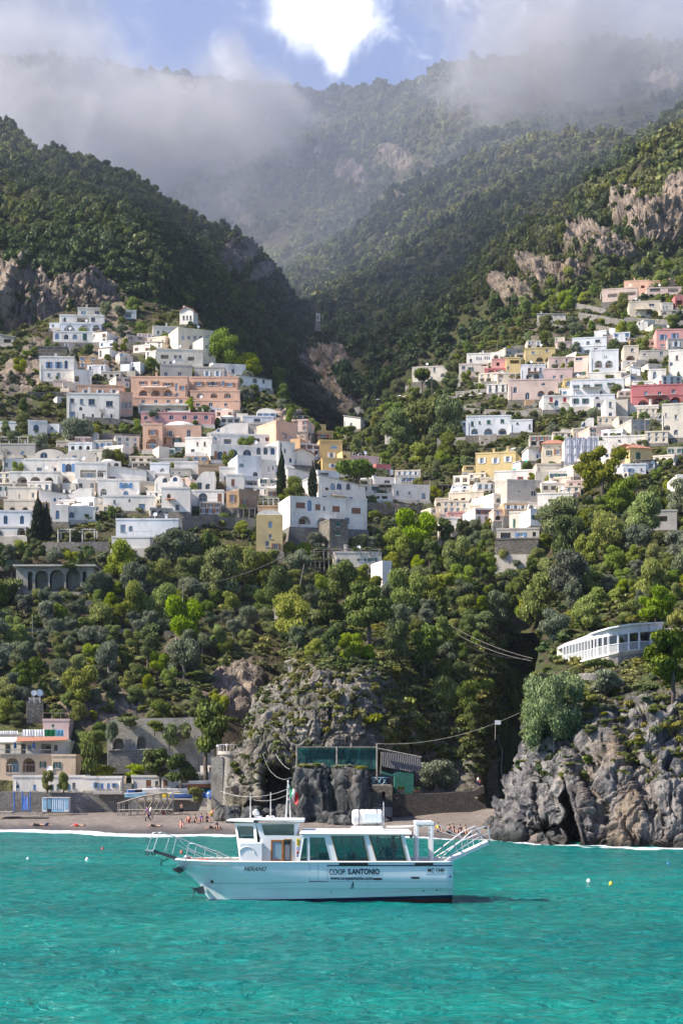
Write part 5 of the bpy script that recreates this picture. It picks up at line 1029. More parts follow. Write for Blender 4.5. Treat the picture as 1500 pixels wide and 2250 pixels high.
# ---------------------------------------------------------------- the village: every house by its place on the hill
def HS(s):
    for ln in s.strip().split('\n'):
        f = [t.strip() for t in ln.split('|')]
        if len(f) < 4: continue
        kw = eval('dict(' + (f[4] if len(f) > 4 else '') + ')'); house(f[0], tuple(map(float, f[1].split())), f[2], f[3], **kw)
HS('''
cream penthouse storey at the top of the terraced white villa under the cliff|171 233 677 694|I|w 184 214 2 687 11 8|yaw=6,rail=1,dep=6
white villa storey with a dark glazed veranda under the cliff|131 230 693 711|W|w 143 143 1 702 5 9;g 183 183 1 703 26 10;w 205 205 1 702 9 9|yaw=5,dep=7
white arcaded villa storey with pale green niches under the cliff|134 223 711 729|B|A 153 153 1 721 24 13;A 185 185 1 721 24 13;A 212 212 1 721 16 13|yaw=5,dep=7,rail=1
lowest white storey of the cliff villa with arched windows and a green door|117 209 729 752|W|a 126 126 1 739 9 13;a 146 165 2 740 10 11;w 187 187 1 740 9 14 gc|yaw=4,dep=7
tiny white annex left of the terraced villa under the cliff|109 133 709 721|B|w 117 117 1 715 4 5|dep=4
flat white house with roof posts right of the terraced cliff villa|260 300 682 700|W|g 281 281 1 692 15 11|yaw=8,rail=1
small grey house beside a green tarpaulin above the cube house|64 148 762 782|S||yaw=4,dep=5
grey hut with a green roof at the foot of the left cliff|0 32 735 758|G|g 17 17 1 749 16 8|roof='mono',dep=5
small white bell tower with three dark openings alone on the ridge|395 425 682 712|W|w 404 419 3 698 4.5 9|yaw=-12,roof='gable',dep=4,chim=1
cream house with a green awning atop the stepped ridge row|336 396 718 745|I|w 348 360 2 730 6 8;w 380 380 1 736 9 12 u|yaw=8
cream terraced row sloping down the ridge with arched ground floor|392 470 724 775|C|w 402 455 5 742 6 9 ; A 400 424 2 764 15 13;A 445 445 1 766 9 9|yaw=24,rail=1
weathered cream apartment house with a long roof terrace below the ridge row|344 446 768 802|I|g 362 362 1 784 17 9;w 386 396 2 784 7 8;g 420 420 1 788 14 9;w 362 375 2 797 6 6|yaw=6,rail=1
narrow cream block at the right end of the ridge row|446 474 745 800|I|w 455 455 1 762 6 8;w 462 462 1 780 6 8|yaw=30,dep=7
grey unplastered house under the weathered apartment house|352 422 802 832|G|w 365 395 2 822 8 9|yaw=6
white cube house with four windows and a chimney left of the terraces|87 163 784 838|W|w 108 129 2 802 7 14 u;w 108 108 1 824 6 8;w 129 129 1 824 8 9|chim=1,rail=1,yaw=3
white house with a curved wall right of the cube house|162 202 814 848|W|A 170 170 1 832 10 14|yaw=12
peach upper storey of the left salmon hotel wing|170 272 847 871|P|w 189 251 3 860 8 7 w|rail=1,yaw=4,dep=9,chim=1
peach right flank of the left hotel wing with tall windows|262 292 862 912|P|w 271 286 3 890 5 15|yaw=28,dep=7
white apartment house with laundry on its long balcony below the salmon wing|147 262 865 924|W|w 159 159 1 880 9 9;w 180 180 1 882 8 11;w 202 202 1 883 14 13;w 241 241 1 887 15 12;a 178 178 1 898 7 8;w 160 160 1 911 11 13;w 184 245 4 914 5 9|yaw=3
peach hotel wing with brown shuttered windows and three arches|288 412 828 874|P|w 314 341 2 841 9 7 b;w 369 369 1 844 12 7 b;a 388 388 1 850 6 18;w 402 402 1 852 8 9 b;A 315 369 3 863 19 13;a 389 389 1 867 7 9|yaw=0,chim=1
lower peach storey with four windows above the glass veranda|293 415 874 891|P|w 315 398 4 882 8 7|yaw=0,rail=1
white framed glass veranda along the salmon hotel|304 418 889 906|W|g 361 361 1 897 108 11|dep=5,name='veranda',cat='veranda'
pink hotel basement storey with arched windows below the glass veranda|310 470 907 932|K|a 321 321 1 918 9 9;a 346 377 2 917 10 10;a 406 453 3 917 10 10|yaw=2,dep=9
peach hotel wing with brown shutters right of the arched wing|416 524 829 858|P|w 437 437 1 843 11 8 b;w 461 461 1 843 8 8 b;w 474 474 1 843 9 8 b;w 505 505 1 845 12 8 b|chim=1
peach terrace storey behind two white parasols|418 527 859 879|P|A 440 500 3 869 15 11|rail=1
lowest peach storey right of the glass veranda|422 527 880 901|P|w 435 435 1 889 9 6;w 463 463 1 889 9 9;w 496 496 1 889 8 7|
olive plastered house with white shutters on top of the peach wing|427 494 807 830|G|w 455 478 2 821 7 11 w|dep=6
white flat house behind the olive plastered one|462 540 801 824|W|w 478 478 1 816 8 8;w 512 512 1 815 6 8|yaw=10
white house with a dark veranda at the edge of the gorge|520 597 827 850|W|g 560 560 1 837 9 10;w 579 579 1 838 5 8|yaw=18,roof='mono'
long white villa with an arched bay at the left edge|0 66 928 946|B|w 10 39 2 940 10 9;w 55 55 1 939 6 6|dep=8,rail=1
white villa wing with a blue arched window beside an ivy pergola|62 104 925 958|W|a 80 80 1 940 12 14|yaw=8
small white wing right of the blue arched window|103 131 931 952|B|w 114 114 1 941 5 6|
long pink edged storey under the ivy pergola at the left edge|0 78 976 1002|G|a 20 50 2 995 9 9;w 5 5 1 993 8 8|rail=1
small white hut among the trees below the hotel|190 214 950 972|W||dep=4
peach villa with three tall windows and a roof dome|350 442 934 986|P|w 375 375 1 954 8 16 B;w 415 415 1 952 9 15|roof='dome',yaw=4
peach villa bay with a balcony over a deep round arch|314 357 932 988|P|w 336 336 1 951 10 14 bB;A 334 334 1 975 25 22|dep=6,dd=-3
low white outbuilding with green shutters left of the terraced white house|360 384 985 999|B|w 370 370 1 992 12 9 g|
small white house with green shutters right of the peach arch|383 408 972 996|W|w 396 396 1 986 14 8 g|
white three tier house with curved terraces left of the arched hall|407 466 962 1012|W|A 417 417 1 996 21 14;w 434 434 1 975 4 8;w 450 450 1 975 5 9;w 449 449 1 1001 6 7 b|yaw=-6,rail=1
white house with a swept gable above the arched hall|455 545 930 958|W|a 480 480 1 945 6 8|yaw=0,roof='curl'
ivory house with solar panels on its terrace|526 602 931 952|C|w 545 545 1 942 7 7|yaw=5
white penthouse with a blue window above the solar panels|533 602 915 931|B|w 565 565 1 923 14 6|yaw=4
white storey with a dark planted loggia above the arched hall|463 622 955 986|W|g 500 500 1 970 16 11;g 539 539 1 968 13 8;g 563 563 1 967 15 8;g 590 590 1 965 14 8|yaw=7,dep=6
long white hall with a row of blue arched windows|463 612 980 1020|W|a 484 484 1 1001 13 19 b;w 467 467 1 1006 5 8 b;a 513 543 2 997 18 19;a 568 599 3 991 9 16|yaw=9,dep=9,dd=-2
right end wing of the arched hall, white with a pointed gable|612 648 972 1025|W|w 626 626 1 990 4 9|yaw=30,dep=7
peach house on a slanting lane behind the arched hall|607 652 928 974|P|w 622 622 1 953 4 9;w 629 629 1 958 5 16;w 639 639 1 962 5 12|yaw=34,dep=8
white gabled house right of the cypress top|637 690 997 1022|I|w 649 649 1 1014 8 9|roof='gable',yaw=15,chim=0
plain white cube with one long shaded side below the hall|522 574 1003 1058|B|w 531 531 1 1022 9 7|yaw=16,dep=9,dd=-2
white wing behind the plain cube|570 606 1012 1056|W|w 590 590 1 1030 2 10;w 600 600 1 1028 3 8|yaw=22
low white house in front of the plain cube|482 530 1027 1058|W|w 494 494 1 1052 4 12|yaw=4
white villa with brown shutters and a wooden veranda|497 536 1043 1078|W|w 512 512 1 1060 7 14 bc|yaw=4,dep=6
shaded veranda wing of the white villa with brown shutters|535 576 1048 1072|B|g 552 552 1 1061 26 10|yaw=18
ochre cube house with one grey unplastered side|525 569 1078 1116|N|w 560 560 1 1090 3 5|yaw=38,dep=7,dd=-3
ochre front of the cube house with a brown window|497 526 1079 1115|O|w 511 511 1 1095 7 16 b|yaw=-4,dep=6,dd=-4
brick red arched porch left of the ochre house|468 500 1090 1112|L|A 487 487 1 1099 17 14|
large plain white house with a sweeping curved parapet|412 472 1036 1085|W|w 420 420 1 1050 5 8|yaw=2,roof='curl',dd=-2
white house with twin curved gables and arched balcony windows|340 402 1045 1092|W|a 363 363 1 1055 11 11;a 385 385 1 1053 10 10;A 367 367 1 1083 9 10|roof='wave',yaw=-4,dd=-3,dep=7
tall white wall house with a small dark arch beside the twin gables|355 418 1072 1124|W|A 371 371 1 1092 8 14|yaw=2,roof='flat',dd=-4
white house with a big blue arch under the curved parapet|415 492 1078 1112|W|a 446 446 1 1095 20 24;w 420 420 1 1100 8 16|yaw=0,dd=-3
pale blue terraced wall house with a white outside stair|255 392 1141 1180|B|w 352 352 1 1126 4 8|dd=-3,rail=1,dep=7
white retaining house below the pale blue terrace|246 330 1180 1204|W|a 266 284 2 1199 5 6|dd=-3,dep=6,rail=1
cream villa crowned by a columned roof room|77 212 987 1013|I|a 97 97 1 1000 17 14;w 128 128 1 1005 5 5;w 165 165 1 1003 10 5|yaw=4,roof='wave'
cream roof room on top of the large left villa|124 167 970 988|C|a 146 146 1 983 12 9|dep=5,dd=2
white middle storey of the large left villa|54 132 1009 1037|W|w 87 87 1 1032 11 9;w 119 119 1 1032 11 9|yaw=2
white arcade of three round arches under the large left villa|21 131 1037 1063|W|A 49 78 2 1055 22 16;A 108 108 1 1055 19 14|dd=-4,yaw=0,dep=6,rail=0
white bay with an arched window in the large left villa|129 174 1008 1046|W|a 151 151 1 1028 14 18 u|dd=-4,dep=8
white villa wing with a covered loggia and balcony|165 236 1017 1061|W|g 194 194 1 1041 34 17;g 224 224 1 1041 18 14|yaw=4,dd=-3,rail=1
white gabled warehouse with a long tiled roof|233 322 1024 1060|W|w 247 247 1 1052 7 9 b|roof='mono',yaw=4,dd=-3
cream villa with a tall chimney behind the big left cypress|17 88 1071 1100|I|w 43 43 1 1090 3 9;w 73 73 1 1088 7 12|chim=2,rail=1
white lower storey with two shallow arches left of the cypress|9 76 1099 1126|C|A 28 56 2 1118 13 8|dd=-3
white house behind the big left cypress with two small arched windows|86 148 1078 1110|W|a 121 133 2 1098 5 8|yaw=10,roof='mono'
bluish white house with two arched windows at the left edge|0 73 1123 1158|B|a 13 49 2 1142 9 19|dd=-5,yaw=2,rail=1
white arched basement at the left edge under the arched windows|0 58 1158 1178|W|A 47 47 1 1168 18 16|dd=-4
domed white chapel like house with an arched window|110 150 1109 1146|W|a 127 127 1 1131 8 19|roof='dome',dd=-4,yaw=3
white wing with shallow domes behind the domed house|148 210 1112 1142|W||roof='dome',yaw=14
white house with small windows above the round leafy tree|134 203 1073 1100|W|w 141 154 2 1079 5 7;w 193 193 1 1076 3 4|roof='curl'
white house with a turquoise arched window and terrace|215 306 1054 1094|W|A 228 228 1 1082 13 17;a 277 277 1 1067 14 12 u|yaw=3,rail=1
white stepped house left of the tall wall house|226 342 1090 1122|W|w 252 252 1 1102 5 7;a 285 285 1 1100 5 7;w 312 312 1 1114 14 14|yaw=2,roof='flat'
beige house with a long lean-to roof above the stepped house|300 345 1055 1082|C|w 322 322 1 1075 4 7|roof='mono'
row of old grey roofs in the middle of the white quarter|330 412 1008 1030|G|a 357 357 1 1024 9 7;w 385 385 1 1022 6 6|yaw=2,dep=10
low stone coloured house below the row of old roofs|345 420 1030 1046|G|w 380 395 2 1040 5 6|
ruined brown stone house among the white cubes|436 492 1022 1052|N|g 455 455 1 1042 4 10;g 480 480 1 1040 4 10|
greenish white house with an arched window under the peach villa|330 372 1018 1040|B|a 357 357 1 1033 10 8|dd=-2
white flat roofed hall in the centre of the white quarter|383 436 1015 1042|W|w 405 405 1 1030 4 5|yaw=4,dd=-1
yellow cream tower house with one arched window and a door|563 621 1131 1212|Y|a 594 594 1 1153 9 16;w 594 594 1 1178 7 9;w 606 606 1 1201 9 14 b|roof='barrel',dd=-5,yaw=3,dep=7
ochre terrace wall behind the yellow cream tower house|566 622 1112 1134|O|w 612 612 1 1129 4 4|dd=-2,rail=1,dep=4
long white house with four brown shutters over two wide arches|637 806 1095 1160|W|w 660 660 1 1110 20 12 bc;w 698 698 1 1114 11 12 bc;w 712 712 1 1117 4 9;w 738 738 1 1118 16 12 bc;w 782 782 1 1122 20 12 bc;A 669 669 1 1143 27 18;A 708 708 1 1145 23 15|yaw=16,dd=-5,dep=9,rail=0
stone tower house with green shutters below the long white house|724 764 1142 1196|S|w 742 742 1 1152 8 10 gc;w 742 742 1 1173 9 6 gc|yaw=20,dep=8,dd=-5
white villa on the slope with a row of blue niches|700 802 1047 1116|W|a 731 745 2 1069 11 14;a 757 771 2 1098 11 12;a 806 806 1 1112 8 16;w 718 718 1 1074 4 5 b|yaw=24,dd=-1,roof='mono'
glass roofed restaurant above the slope villa|698 745 1036 1050|B|g 712 712 1 1042 20 7|yaw=16
white house with shuttered door between the two cypresses|632 704 1030 1075|W|w 671 671 1 1062 6 14 b;a 653 653 1 1052 9 8|yaw=18,roof='mono'
mustard top storey of the stepped hotel by the rock|688 716 932 950|M|w 702 702 1 942 8 5|yaw=10,dep=5
mustard second storey of the stepped hotel with an awning|697 732 948 966|M|w 709 709 1 957 14 5 r|yaw=10,dep=6
mustard stepped hotel storey with a large lunette|702 752 968 1006|M|a 734 734 1 982 17 9;w 728 728 1 1000 8 10 w;a 745 745 1 1001 6 13|yaw=8,dep=8,dd=-2
mustard lower wing of the stepped hotel|708 764 1008 1034|M|w 731 731 1 1023 8 8 w;A 755 755 1 1005 12 8|yaw=10,dd=-2
yellow house with white trim below the mustard hotel|752 770 992 1030|Y|A 758 758 1 1004 8 9|yaw=20
red house with a white bay window right of the stone pine|826 858 1022 1056|R|w 849 849 1 1037 14 12 w;g 835 835 1 1043 6 6|yaw=22,dep=8
pink terrace restaurant with curved lamp posts behind the stone pine|768 832 1003 1024|H||yaw=20,rail=1,roof='flat'
white lower terrace of the red house|820 882 1050 1066|W|w 850 850 1 1058 12 5|yaw=20,rail=1
white house with grey windows at the right end of the quarter|860 943 1066 1098|W|w 873 873 1 1083 5 9;w 899 899 1 1083 5 5;w 930 930 1 1090 8 12|yaw=12,chim=1
long low white arcade with dark openings by the road|790 862 1085 1100|W|g 810 845 3 1093 12 6|yaw=6
cream low house with green shuttered windows in the olive grove|735 838 1214 1245|I|w 749 749 1 1234 12 9 g;w 794 794 1 1230 10 5 g;w 818 818 1 1230 10 8 g|dd=-4,yaw=4
tall narrow white wall of a house beside the olive grove|840 860 1232 1286|W||dd=-4,yaw=20,dep=5
''')
HS('''
white house with small round windows on the right ridge|1025 1082 777 798|W|w 1034 1034 1 792 5 7;a 1047 1056 3 788 2.5 7;a 1065 1074 3 787 2.5 7|yaw=-4,chim=2
right bay of the white ridge house with an open loggia|1078 1098 774 800|W|A 1089 1089 1 785 11 11|yaw=-8
white arched garden house below the ridge house|1008 1072 800 822|I|A 1063 1063 1 800 14 8;w 1018 1018 1 808 8 8|yaw=-4
cream flat roofed villa behind the umbrella pine|905 983 806 838|I|w 954 954 1 812 5 10|yaw=-10,roof='flat'
pink house with a veranda right of the ridge house|1080 1116 789 814|K|g 1093 1093 1 800 7 8;g 1113 1113 1 796 4 8|yaw=-4
dark red arcade storey under the pink house|1064 1112 810 824|R|g 1078 1078 1 817 12 7;g 1098 1098 1 817 18 8|yaw=-6,rail=1
yellow house with laundry right of the pink house|1111 1143 786 819|Y|g 1130 1130 1 795 20 8;w 1116 1116 1 808 5 6|yaw=-4
grey veranda house behind the yellow one|1133 1153 775 790|G|g 1142 1142 1 783 12 6|
mustard cream villa with two arches on the right ridge|1153 1219 765 797|Y|w 1171 1171 1 775 7 6;w 1201 1201 1 770 6 6;A 1185 1205 2 790 16 10|yaw=-4
white house with three narrow windows and two arches|1143 1198 802 834|B|w 1162 1162 1 813 6 10;w 1175 1187 2 812 5 9;A 1161 1178 2 827 12 12|yaw=-6
dusty pink house with a flaking wall|1194 1258 810 842|H|w 1217 1217 1 830 7 9;w 1233 1233 1 828 6 9|yaw=-8
pale pink house with two windows under the tall white cube|1205 1260 785 812|L|w 1222 1222 1 794 5 8;w 1244 1244 1 792 5 8|yaw=-4
pale house with a glazed balcony left of the white cube|1260 1292 784 826|L|w 1271 1271 1 788 15 8;w 1270 1270 1 821 15 7 g|yaw=-16
white rectangular villa with three windows high on the right|1256 1332 742 780|B|w 1270 1270 1 756 7 6;w 1291 1291 1 753 7 6;w 1312 1312 1 749 10 6;A 1268 1290 2 776 18 16;w 1308 1308 1 768 7 6|yaw=-10
tall white cube with two deep arches|1296 1358 769 822|B|w 1326 1331 2 783 1.6 4;A 1314 1337 2 800 16 16;w 1342 1342 1 801 3 6|yaw=-6
white lower block under the tall white cube|1290 1375 818 834|W|w 1345 1345 1 826 6 5|yaw=-8
ivory villa with a rounded porch and arched windows|1117 1225 834 878|L|a 1131 1131 1 857 8 14;a 1158 1158 1 870 10 16;A 1188 1210 2 865 15 13;a 1193 1193 1 844 9 6|yaw=-4,chim=1
mustard house behind the ivory villa|1238 1290 832 858|Y|a 1248 1248 1 843 9 12;a 1261 1261 1 838 9 6|yaw=-4
long white house with four green shuttered windows|1254 1370 834 870|B|w 1264 1264 1 851 7 9 gB;w 1287 1287 1 850 7 9 gB;w 1313 1313 1 848 8 8 gB;w 1341 1341 1 845 8 8 gB|yaw=-6,dd=-2
lower storey of the long white house with green doors|1254 1350 868 892|B|w 1263 1285 2 881 7 11 g;w 1311 1311 1 874 8 4|yaw=-6,dd=-2
white house with two red shuttered windows|1193 1254 870 900|W|w 1210 1240 2 879 7 12 rcB|yaw=0,dd=-2
rose coloured villa with a long balcony and three arches|1387 1500 846 893|R|w 1418 1448 2 864 8 9;w 1479 1479 1 860 8 9;A 1412 1412 1 885 23 12;A 1446 1446 1 881 27 13;A 1483 1483 1 879 22 14|yaw=-8,dd=-2
white house with a green arched window behind the rose villa|1390 1435 838 856|W|a 1421 1421 1 847 9 8;w 1400 1400 1 851 6 5|yaw=-6
white terrace house under the rose villa|1380 1446 892 906|W||yaw=-10,rail=1,dep=5
narrow white tower house with an arched window|1330 1352 876 922|W|w 1340 1340 1 889 6 12;a 1340 1340 1 914 8 16|yaw=-2,dd=-2
ivy clad grey side house next to the tower house|1352 1378 878 918|G||yaw=-20
small white lean-to house with a curved window|1303 1332 878 900|W|a 1314 1314 1 890 10 10|
salmon villa at the top right corner of the village|1370 1424 617 648|P|w 1390 1390 1 632 16 3;g 1411 1411 1 630 8 6|yaw=-10,dep=7
salmon block with two square windows at the top right|1424 1482 617 632|P|w 1431 1431 1 626 5 5;w 1461 1461 1 623 6 5|yaw=-8
salmon storey with a white pergola veranda at the top right|1420 1496 632 648|L|g 1438 1438 1 637 22 8;g 1478 1478 1 638 22 8|yaw=-6,rail=1
long salmon garden house with flat white eaves|1322 1400 634 662|L|g 1345 1345 1 649 20 8;g 1385 1385 1 645 20 8|yaw=-12,rail=1
red balcony house at the upper right edge|1482 1500 648 676|R|g 1492 1492 1 665 12 10|
cream villa with an arched porch and bare tree|1381 1450 662 698|C|w 1431 1431 1 670 12 6;A 1426 1426 1 685 17 12;w 1398 1398 1 688 5 4|yaw=-6,chim=1
cream arcade right of the villa with the bare tree|1450 1500 682 698|C|A 1459 1459 1 688 11 6;A 1480 1480 1 686 10 6|rail=1
small cream room above the cream arcade|1452 1478 666 682|I|w 1457 1464 2 675 3 6|
low pale cottage half hidden on the upper right slope|1179 1242 688 706|G|w 1205 1205 1 697 4 5;w 1219 1232 2 694 4 5|yaw=-12,roof='mono'
pink house with blue windows at the right edge|1441 1500 724 766|K|w 1455 1455 1 741 7 12 u;w 1481 1481 1 738 7 12 u;w 1455 1455 1 759 9 6|yaw=-4
stone house with a white window below the pink house|1466 1500 745 770|G|w 1484 1484 1 756 8 12 w|
flaking cream house with an arch in the middle of the right village|1370 1402 760 792|C|w 1388 1388 1 769 7 8;A 1384 1384 1 787 20 12|yaw=-4
small white cubes under the flaking cream house|1366 1392 793 812|W|w 1380 1380 1 798 4 4|
long grey terrace house with dark doors|1405 1478 770 792|G|w 1415 1415 1 779 6 5;w 1452 1452 1 777 7 9|yaw=-8
white stepped houses at the right edge below the pink house|1468 1500 770 830|W|w 1486 1486 1 786 5 10;a 1474 1474 1 800 6 8|yaw=-14
white house with low arches left of the bare tree at the right edge|1425 1462 812 836|W||yaw=-8
white house with green shutters and four arches in the dark trees|1024 1122 914 956|B|w 1037 1037 1 931 6 10 gc;w 1053 1053 1 928 4 6 gc;w 1073 1073 1 927 8 8 gc;w 1103 1103 1 925 8 8 gc;A 1042 1042 1 948 15 13;A 1072 1103 2 948 19 14|yaw=-4,dd=-3
left end of the white house in the dark trees|1004 1026 924 958|B|w 1019 1019 1 932 5 6 gc;A 1013 1013 1 951 12 14|dd=-3
right wing of the white house in the dark trees|1121 1169 923 950|B|w 1136 1136 1 930 5 4;w 1163 1163 1 937 4 10|yaw=-6,dd=-2
small white house with a deep arch among the dark trees|845 891 952 976|W|w 860 860 1 966 5 7;A 880 880 1 967 12 14|yaw=-4
white wall and steps house at the gorge edge|755 792 912 944|W||yaw=-24,roof='mono'
yellow house with three windows and a balustraded roof|1044 1132 995 1048|Y|w 1058 1088 2 1012 8 12 w;w 1115 1115 1 1009 8 12 w;w 1060 1120 3 1039 8 8|yaw=-14,dep=9,rail=1,chim=2
yellow porch left of the yellow house|1018 1046 1022 1036|Y|g 1032 1032 1 1029 16 7|rail=1
ochre house with a red tiled roof left of the netted scaffold|1190 1241 975 1022|C|w 1205 1205 1 995 6 11 g;w 1225 1225 1 993 9 12 b;w 1205 1229 2 982 3 4|yaw=-6,roof='tile',chim=0
arched lane house with sloping red eaves left of the ochre house|1160 1192 984 1012|W|a 1180 1180 1 1003 5 8|roof='mono',yaw=6
ochre porch storey under the tiled ochre house|1178 1232 1020 1036|C||dep=5,dd=-3
ochre gabled cottage with a green door under a red tiled roof|1353 1392 985 1018|O|w 1366 1366 1 1002 8 20 g|yaw=-14,roof='gable',dd=-3,chim=0
yellow side of the gabled cottage with a tall green door|1383 1432 985 1018|Y|w 1401 1401 1 1004 10 20 gc|yaw=14,roof='tile',dd=-2,chim=0
white narrow house left of the gabled cottage|1333 1356 972 1004|W|w 1345 1345 1 992 7 14 w|yaw=-4
white house with a small dark window right of the netted scaffold|1316 1335 968 1000|W|a 1323 1323 1 981 4 7|
white house with a pergola below the gabled cottage|1366 1418 1020 1042|B|w 1384 1384 1 1033 6 8 u;w 1408 1408 1 1031 4 4|yaw=-2,dd=-3
long white house with four green shuttered windows behind the yellow tree|1205 1290 1034 1056|W|w 1215 1268 4 1045 8 9 g|yaw=-8,dd=-2
white walled terrace under the green netting|1085 1205 1034 1056|W|w 1142 1165 2 1050 6 5 r|yaw=-14,rail=0,dep=6
cream arched house at the corner of the grey roofed house|1086 1116 1056 1102|I|A 1107 1107 1 1094 10 16;w 1103 1103 1 1075 4 10|yaw=-10,dd=-3
grey unplastered house with a flat roof|1114 1188 1056 1100|G|w 1140 1140 1 1080 5 7|yaw=10,dd=-3
ochre house with a wide arch by the parked white cars|1056 1090 1050 1074|C|A 1076 1076 1 1062 20 14|
long cream row with sloping white eaves below the parked cars|985 1062 1082 1108|C|g 1001 1001 1 1100 9 8;g 1017 1017 1 1098 9 8;a 1034 1034 1 1100 7 8;a 1048 1048 1 1096 7 8|yaw=-16,dd=-2
pink terrace house at the left end of the cream row|982 1024 1126 1140|K|w 993 993 1 1133 5 4|dd=-2
white low house left of the pink terrace house|966 1010 1138 1160|W|g 985 985 1 1148 12 6|dd=-3,rail=1
white terrace shop with a dark blue fascia|1180 1258 1084 1110|W|g 1222 1222 1 1100 36 8|yaw=-10,dd=-2
white house with two green doors over the brown stone base|1118 1168 1125 1160|I|w 1129 1129 1 1150 5 19 gc;w 1151 1151 1 1145 5 19 gc|yaw=-10,dd=-4
whitewashed side with one window of the house over the stone base|1165 1196 1118 1155|B|w 1176 1176 1 1137 9 9 g|yaw=12,dd=-4
dark roofed shed with hanging laundry|1090 1184 1162 1186|G|g 1110 1110 1 1176 22 12;w 1143 1143 1 1175 12 9 u;g 1173 1173 1 1174 7 10|yaw=-8,dd=-5
brown stone base under the laundry shed|1088 1182 1184 1218|S||dd=-5,yaw=-8,dep=5
white arched villa at the right edge above the slope trees|1486 1500 1042 1116|W|A 1496 1496 1 1104 8 18|dd=-3
grey shed with a slatted wooden roof at the right slope|1420 1486 1122 1164|G|g 1450 1450 1 1140 30 12|dd=-4,yaw=-6
cream and white block with arches at the right edge|1453 1500 888 962|I|w 1462 1462 1 912 4 9;w 1484 1484 1 916 6 10;w 1497 1497 1 908 5 9;A 1464 1464 1 940 14 12;a 1484 1484 1 950 9 12;w 1497 1497 1 930 5 9|yaw=-12,dd=-3,rail=1
white pergola terrace left of the cream block|1418 1455 922 938|W|g 1436 1436 1 930 28 10|
long white roofs stepping down behind the scaffold|1322 1440 958 976|W|w 1360 1360 1 968 5 4|yaw=-8,dep=12
white house with an arched window below the tower house|1270 1304 918 948|W|a 1281 1281 1 932 9 12|roof='curl',dd=-2
cream low house with a pergola right of the scaffold top|1258 1300 942 962|C|g 1280 1280 1 953 8 8|
white cottage with a sloping roof in the middle right|1236 1272 943 962|W|w 1250 1250 1 955 6 5|roof='mono'
''')
# ---------------------------------------------------------------- beach front buildings
HS('''
pale peach beach hotel storey with arched balconies and green shutters|0 114 1659 1722|E|A 28 28 1 1681 28 31;A 64 64 1 1681 28 31;w 95 95 1 1680 7 14 g;A -6 -6 1 1681 20 30|D=213,rail=1,down=6,dep=9,name='beach_hotel',cat='hotel',chim=0,extra=False
plain peach end block of the beach hotel with one green shuttered window|114 167 1660 1718|E|w 126 126 1 1681 8 14 g|D=211,down=6,dep=9,name='hotel_block',cat='hotel',chim=0,extra=False
white upper storey of the beach hotel with pale blue glass doors|0 147 1630 1659|W|g 52 52 1 1645 11 22;a 66 66 1 1643 8 13;g 102 102 1 1645 22 21;a 123 123 1 1643 8 14;g 18 18 1 1645 12 20|D=215,down=.3,dep=7,rail=0,name='hotel_storey',cat='hotel',chim=0,extra=False
small weathered house with a railed roof above the laundry line|95 153 1582 1624|H|w 117 117 1 1595 5 7 gc|D=221,rail=1,down=2,dep=5
low grey terrace block under the laundry at the left edge|0 50 1612 1626|G||D=219,dep=4,down=2
ivy grown stone tower block under the two satellite dishes|58 96 1540 1600|S||D=224,dep=5,yaw=10
long white cabin row with small blue doors on the sea wall|29 187 1706 1738|W|a 40 40 1 1728 7 8;w 77 77 1 1730 6 12 uc;w 115 115 1 1731 8 14 uc;w 127 127 1 1730 4 13 uc;w 153 153 1 1730 6 13 uc;w 163 163 1 1726 7 12|D=203.5,down=.5,dep=4,chim=0,extra=False
right part of the white cabin row with four blue windows|187 268 1708 1736|W|w 212 212 1 1725 6 11 u;w 225 225 1 1727 6 12 uc;w 239 239 1 1727 6 12 uc;w 252 252 1 1725 6 8 u|D=203.2,down=.5,dep=4,chim=0,extra=False
white beach building with brown doors behind a railing|289 392 1706 1732|W|w 327 327 1 1721 11 14 bc;w 364 364 1 1721 9 14 bc;w 345 345 1 1721 7 10|D=205,down=1.5,dep=5,chim=0,extra=False
white flat roofed beach bar left of the round stone tower|392 474 1700 1724|W|g 428 428 1 1713 56 14|D=204,down=1,dep=5,chim=0,extra=False
white low block above the beach bar|440 472 1682 1701|W|w 464 464 1 1692 9 13|D=208,down=1,dep=4,chim=0,extra=False
brown stone boat store with two small openings below the green door|814 862 1725 1772|S|w 818 818 1 1749 5 14 w;g 842 842 1 1748 8 16|D=183,down=3,dep=6,chim=0,extra=False
''')
def pslab(name, pts, py_t, py_b, D, th, mat, parent=None, mi=0): m = MB(); V = [(P(p, 0, D).x, P(0, y, D).z) for p, y in pts]; m.poly(V, D, D + th); return m.build(name, mat, parent)
def T(o, label, cat, group=None, px=None): tag(o, label, cat, group); return o
M_PSTONE = stone('pale_small_stone', (.62, .58, .50), (.42, .39, .34), 4.6)
# sea wall under the cabins, upper retaining wall with arches, round tower
def vwall(name, label, outline, holes, D, th, mat, cat='wall', deep=1.2):
    m = MB(); o3 = [(P(a, b, D).x, P(a, b, D).z) for a, b in outline]; hs = [[(P(a, b, D).x, P(a, b, D).z) for a, b in h] for h in holes]
    m.panel(o3, hs, D, th)
    for h in hs:
        k = len(h); V = [(p[0], D + .1, p[1]) for p in h] + [(p[0], D + deep, p[1]) for p in h]; m.add(V, [(i, k + i, k + (i + 1) % k, (i + 1) % k) for i in range(k)]); m.add([(p[0], D + deep, p[1]) for p in h], [tuple(range(k))])
    o = m.build(name, mat, recalc=False); tag(o, label, cat, kind='thing'); return o
def parch(x0, x1, yt, yb, n=10): w = (x1 - x0) / 2; cx = (x0 + x1) / 2; return [(x0, yb), (x1, yb)] + [(cx + w * math.cos(math.pi * k / n), yt + w - w * math.sin(math.pi * k / n)) for k in range(n + 1)]
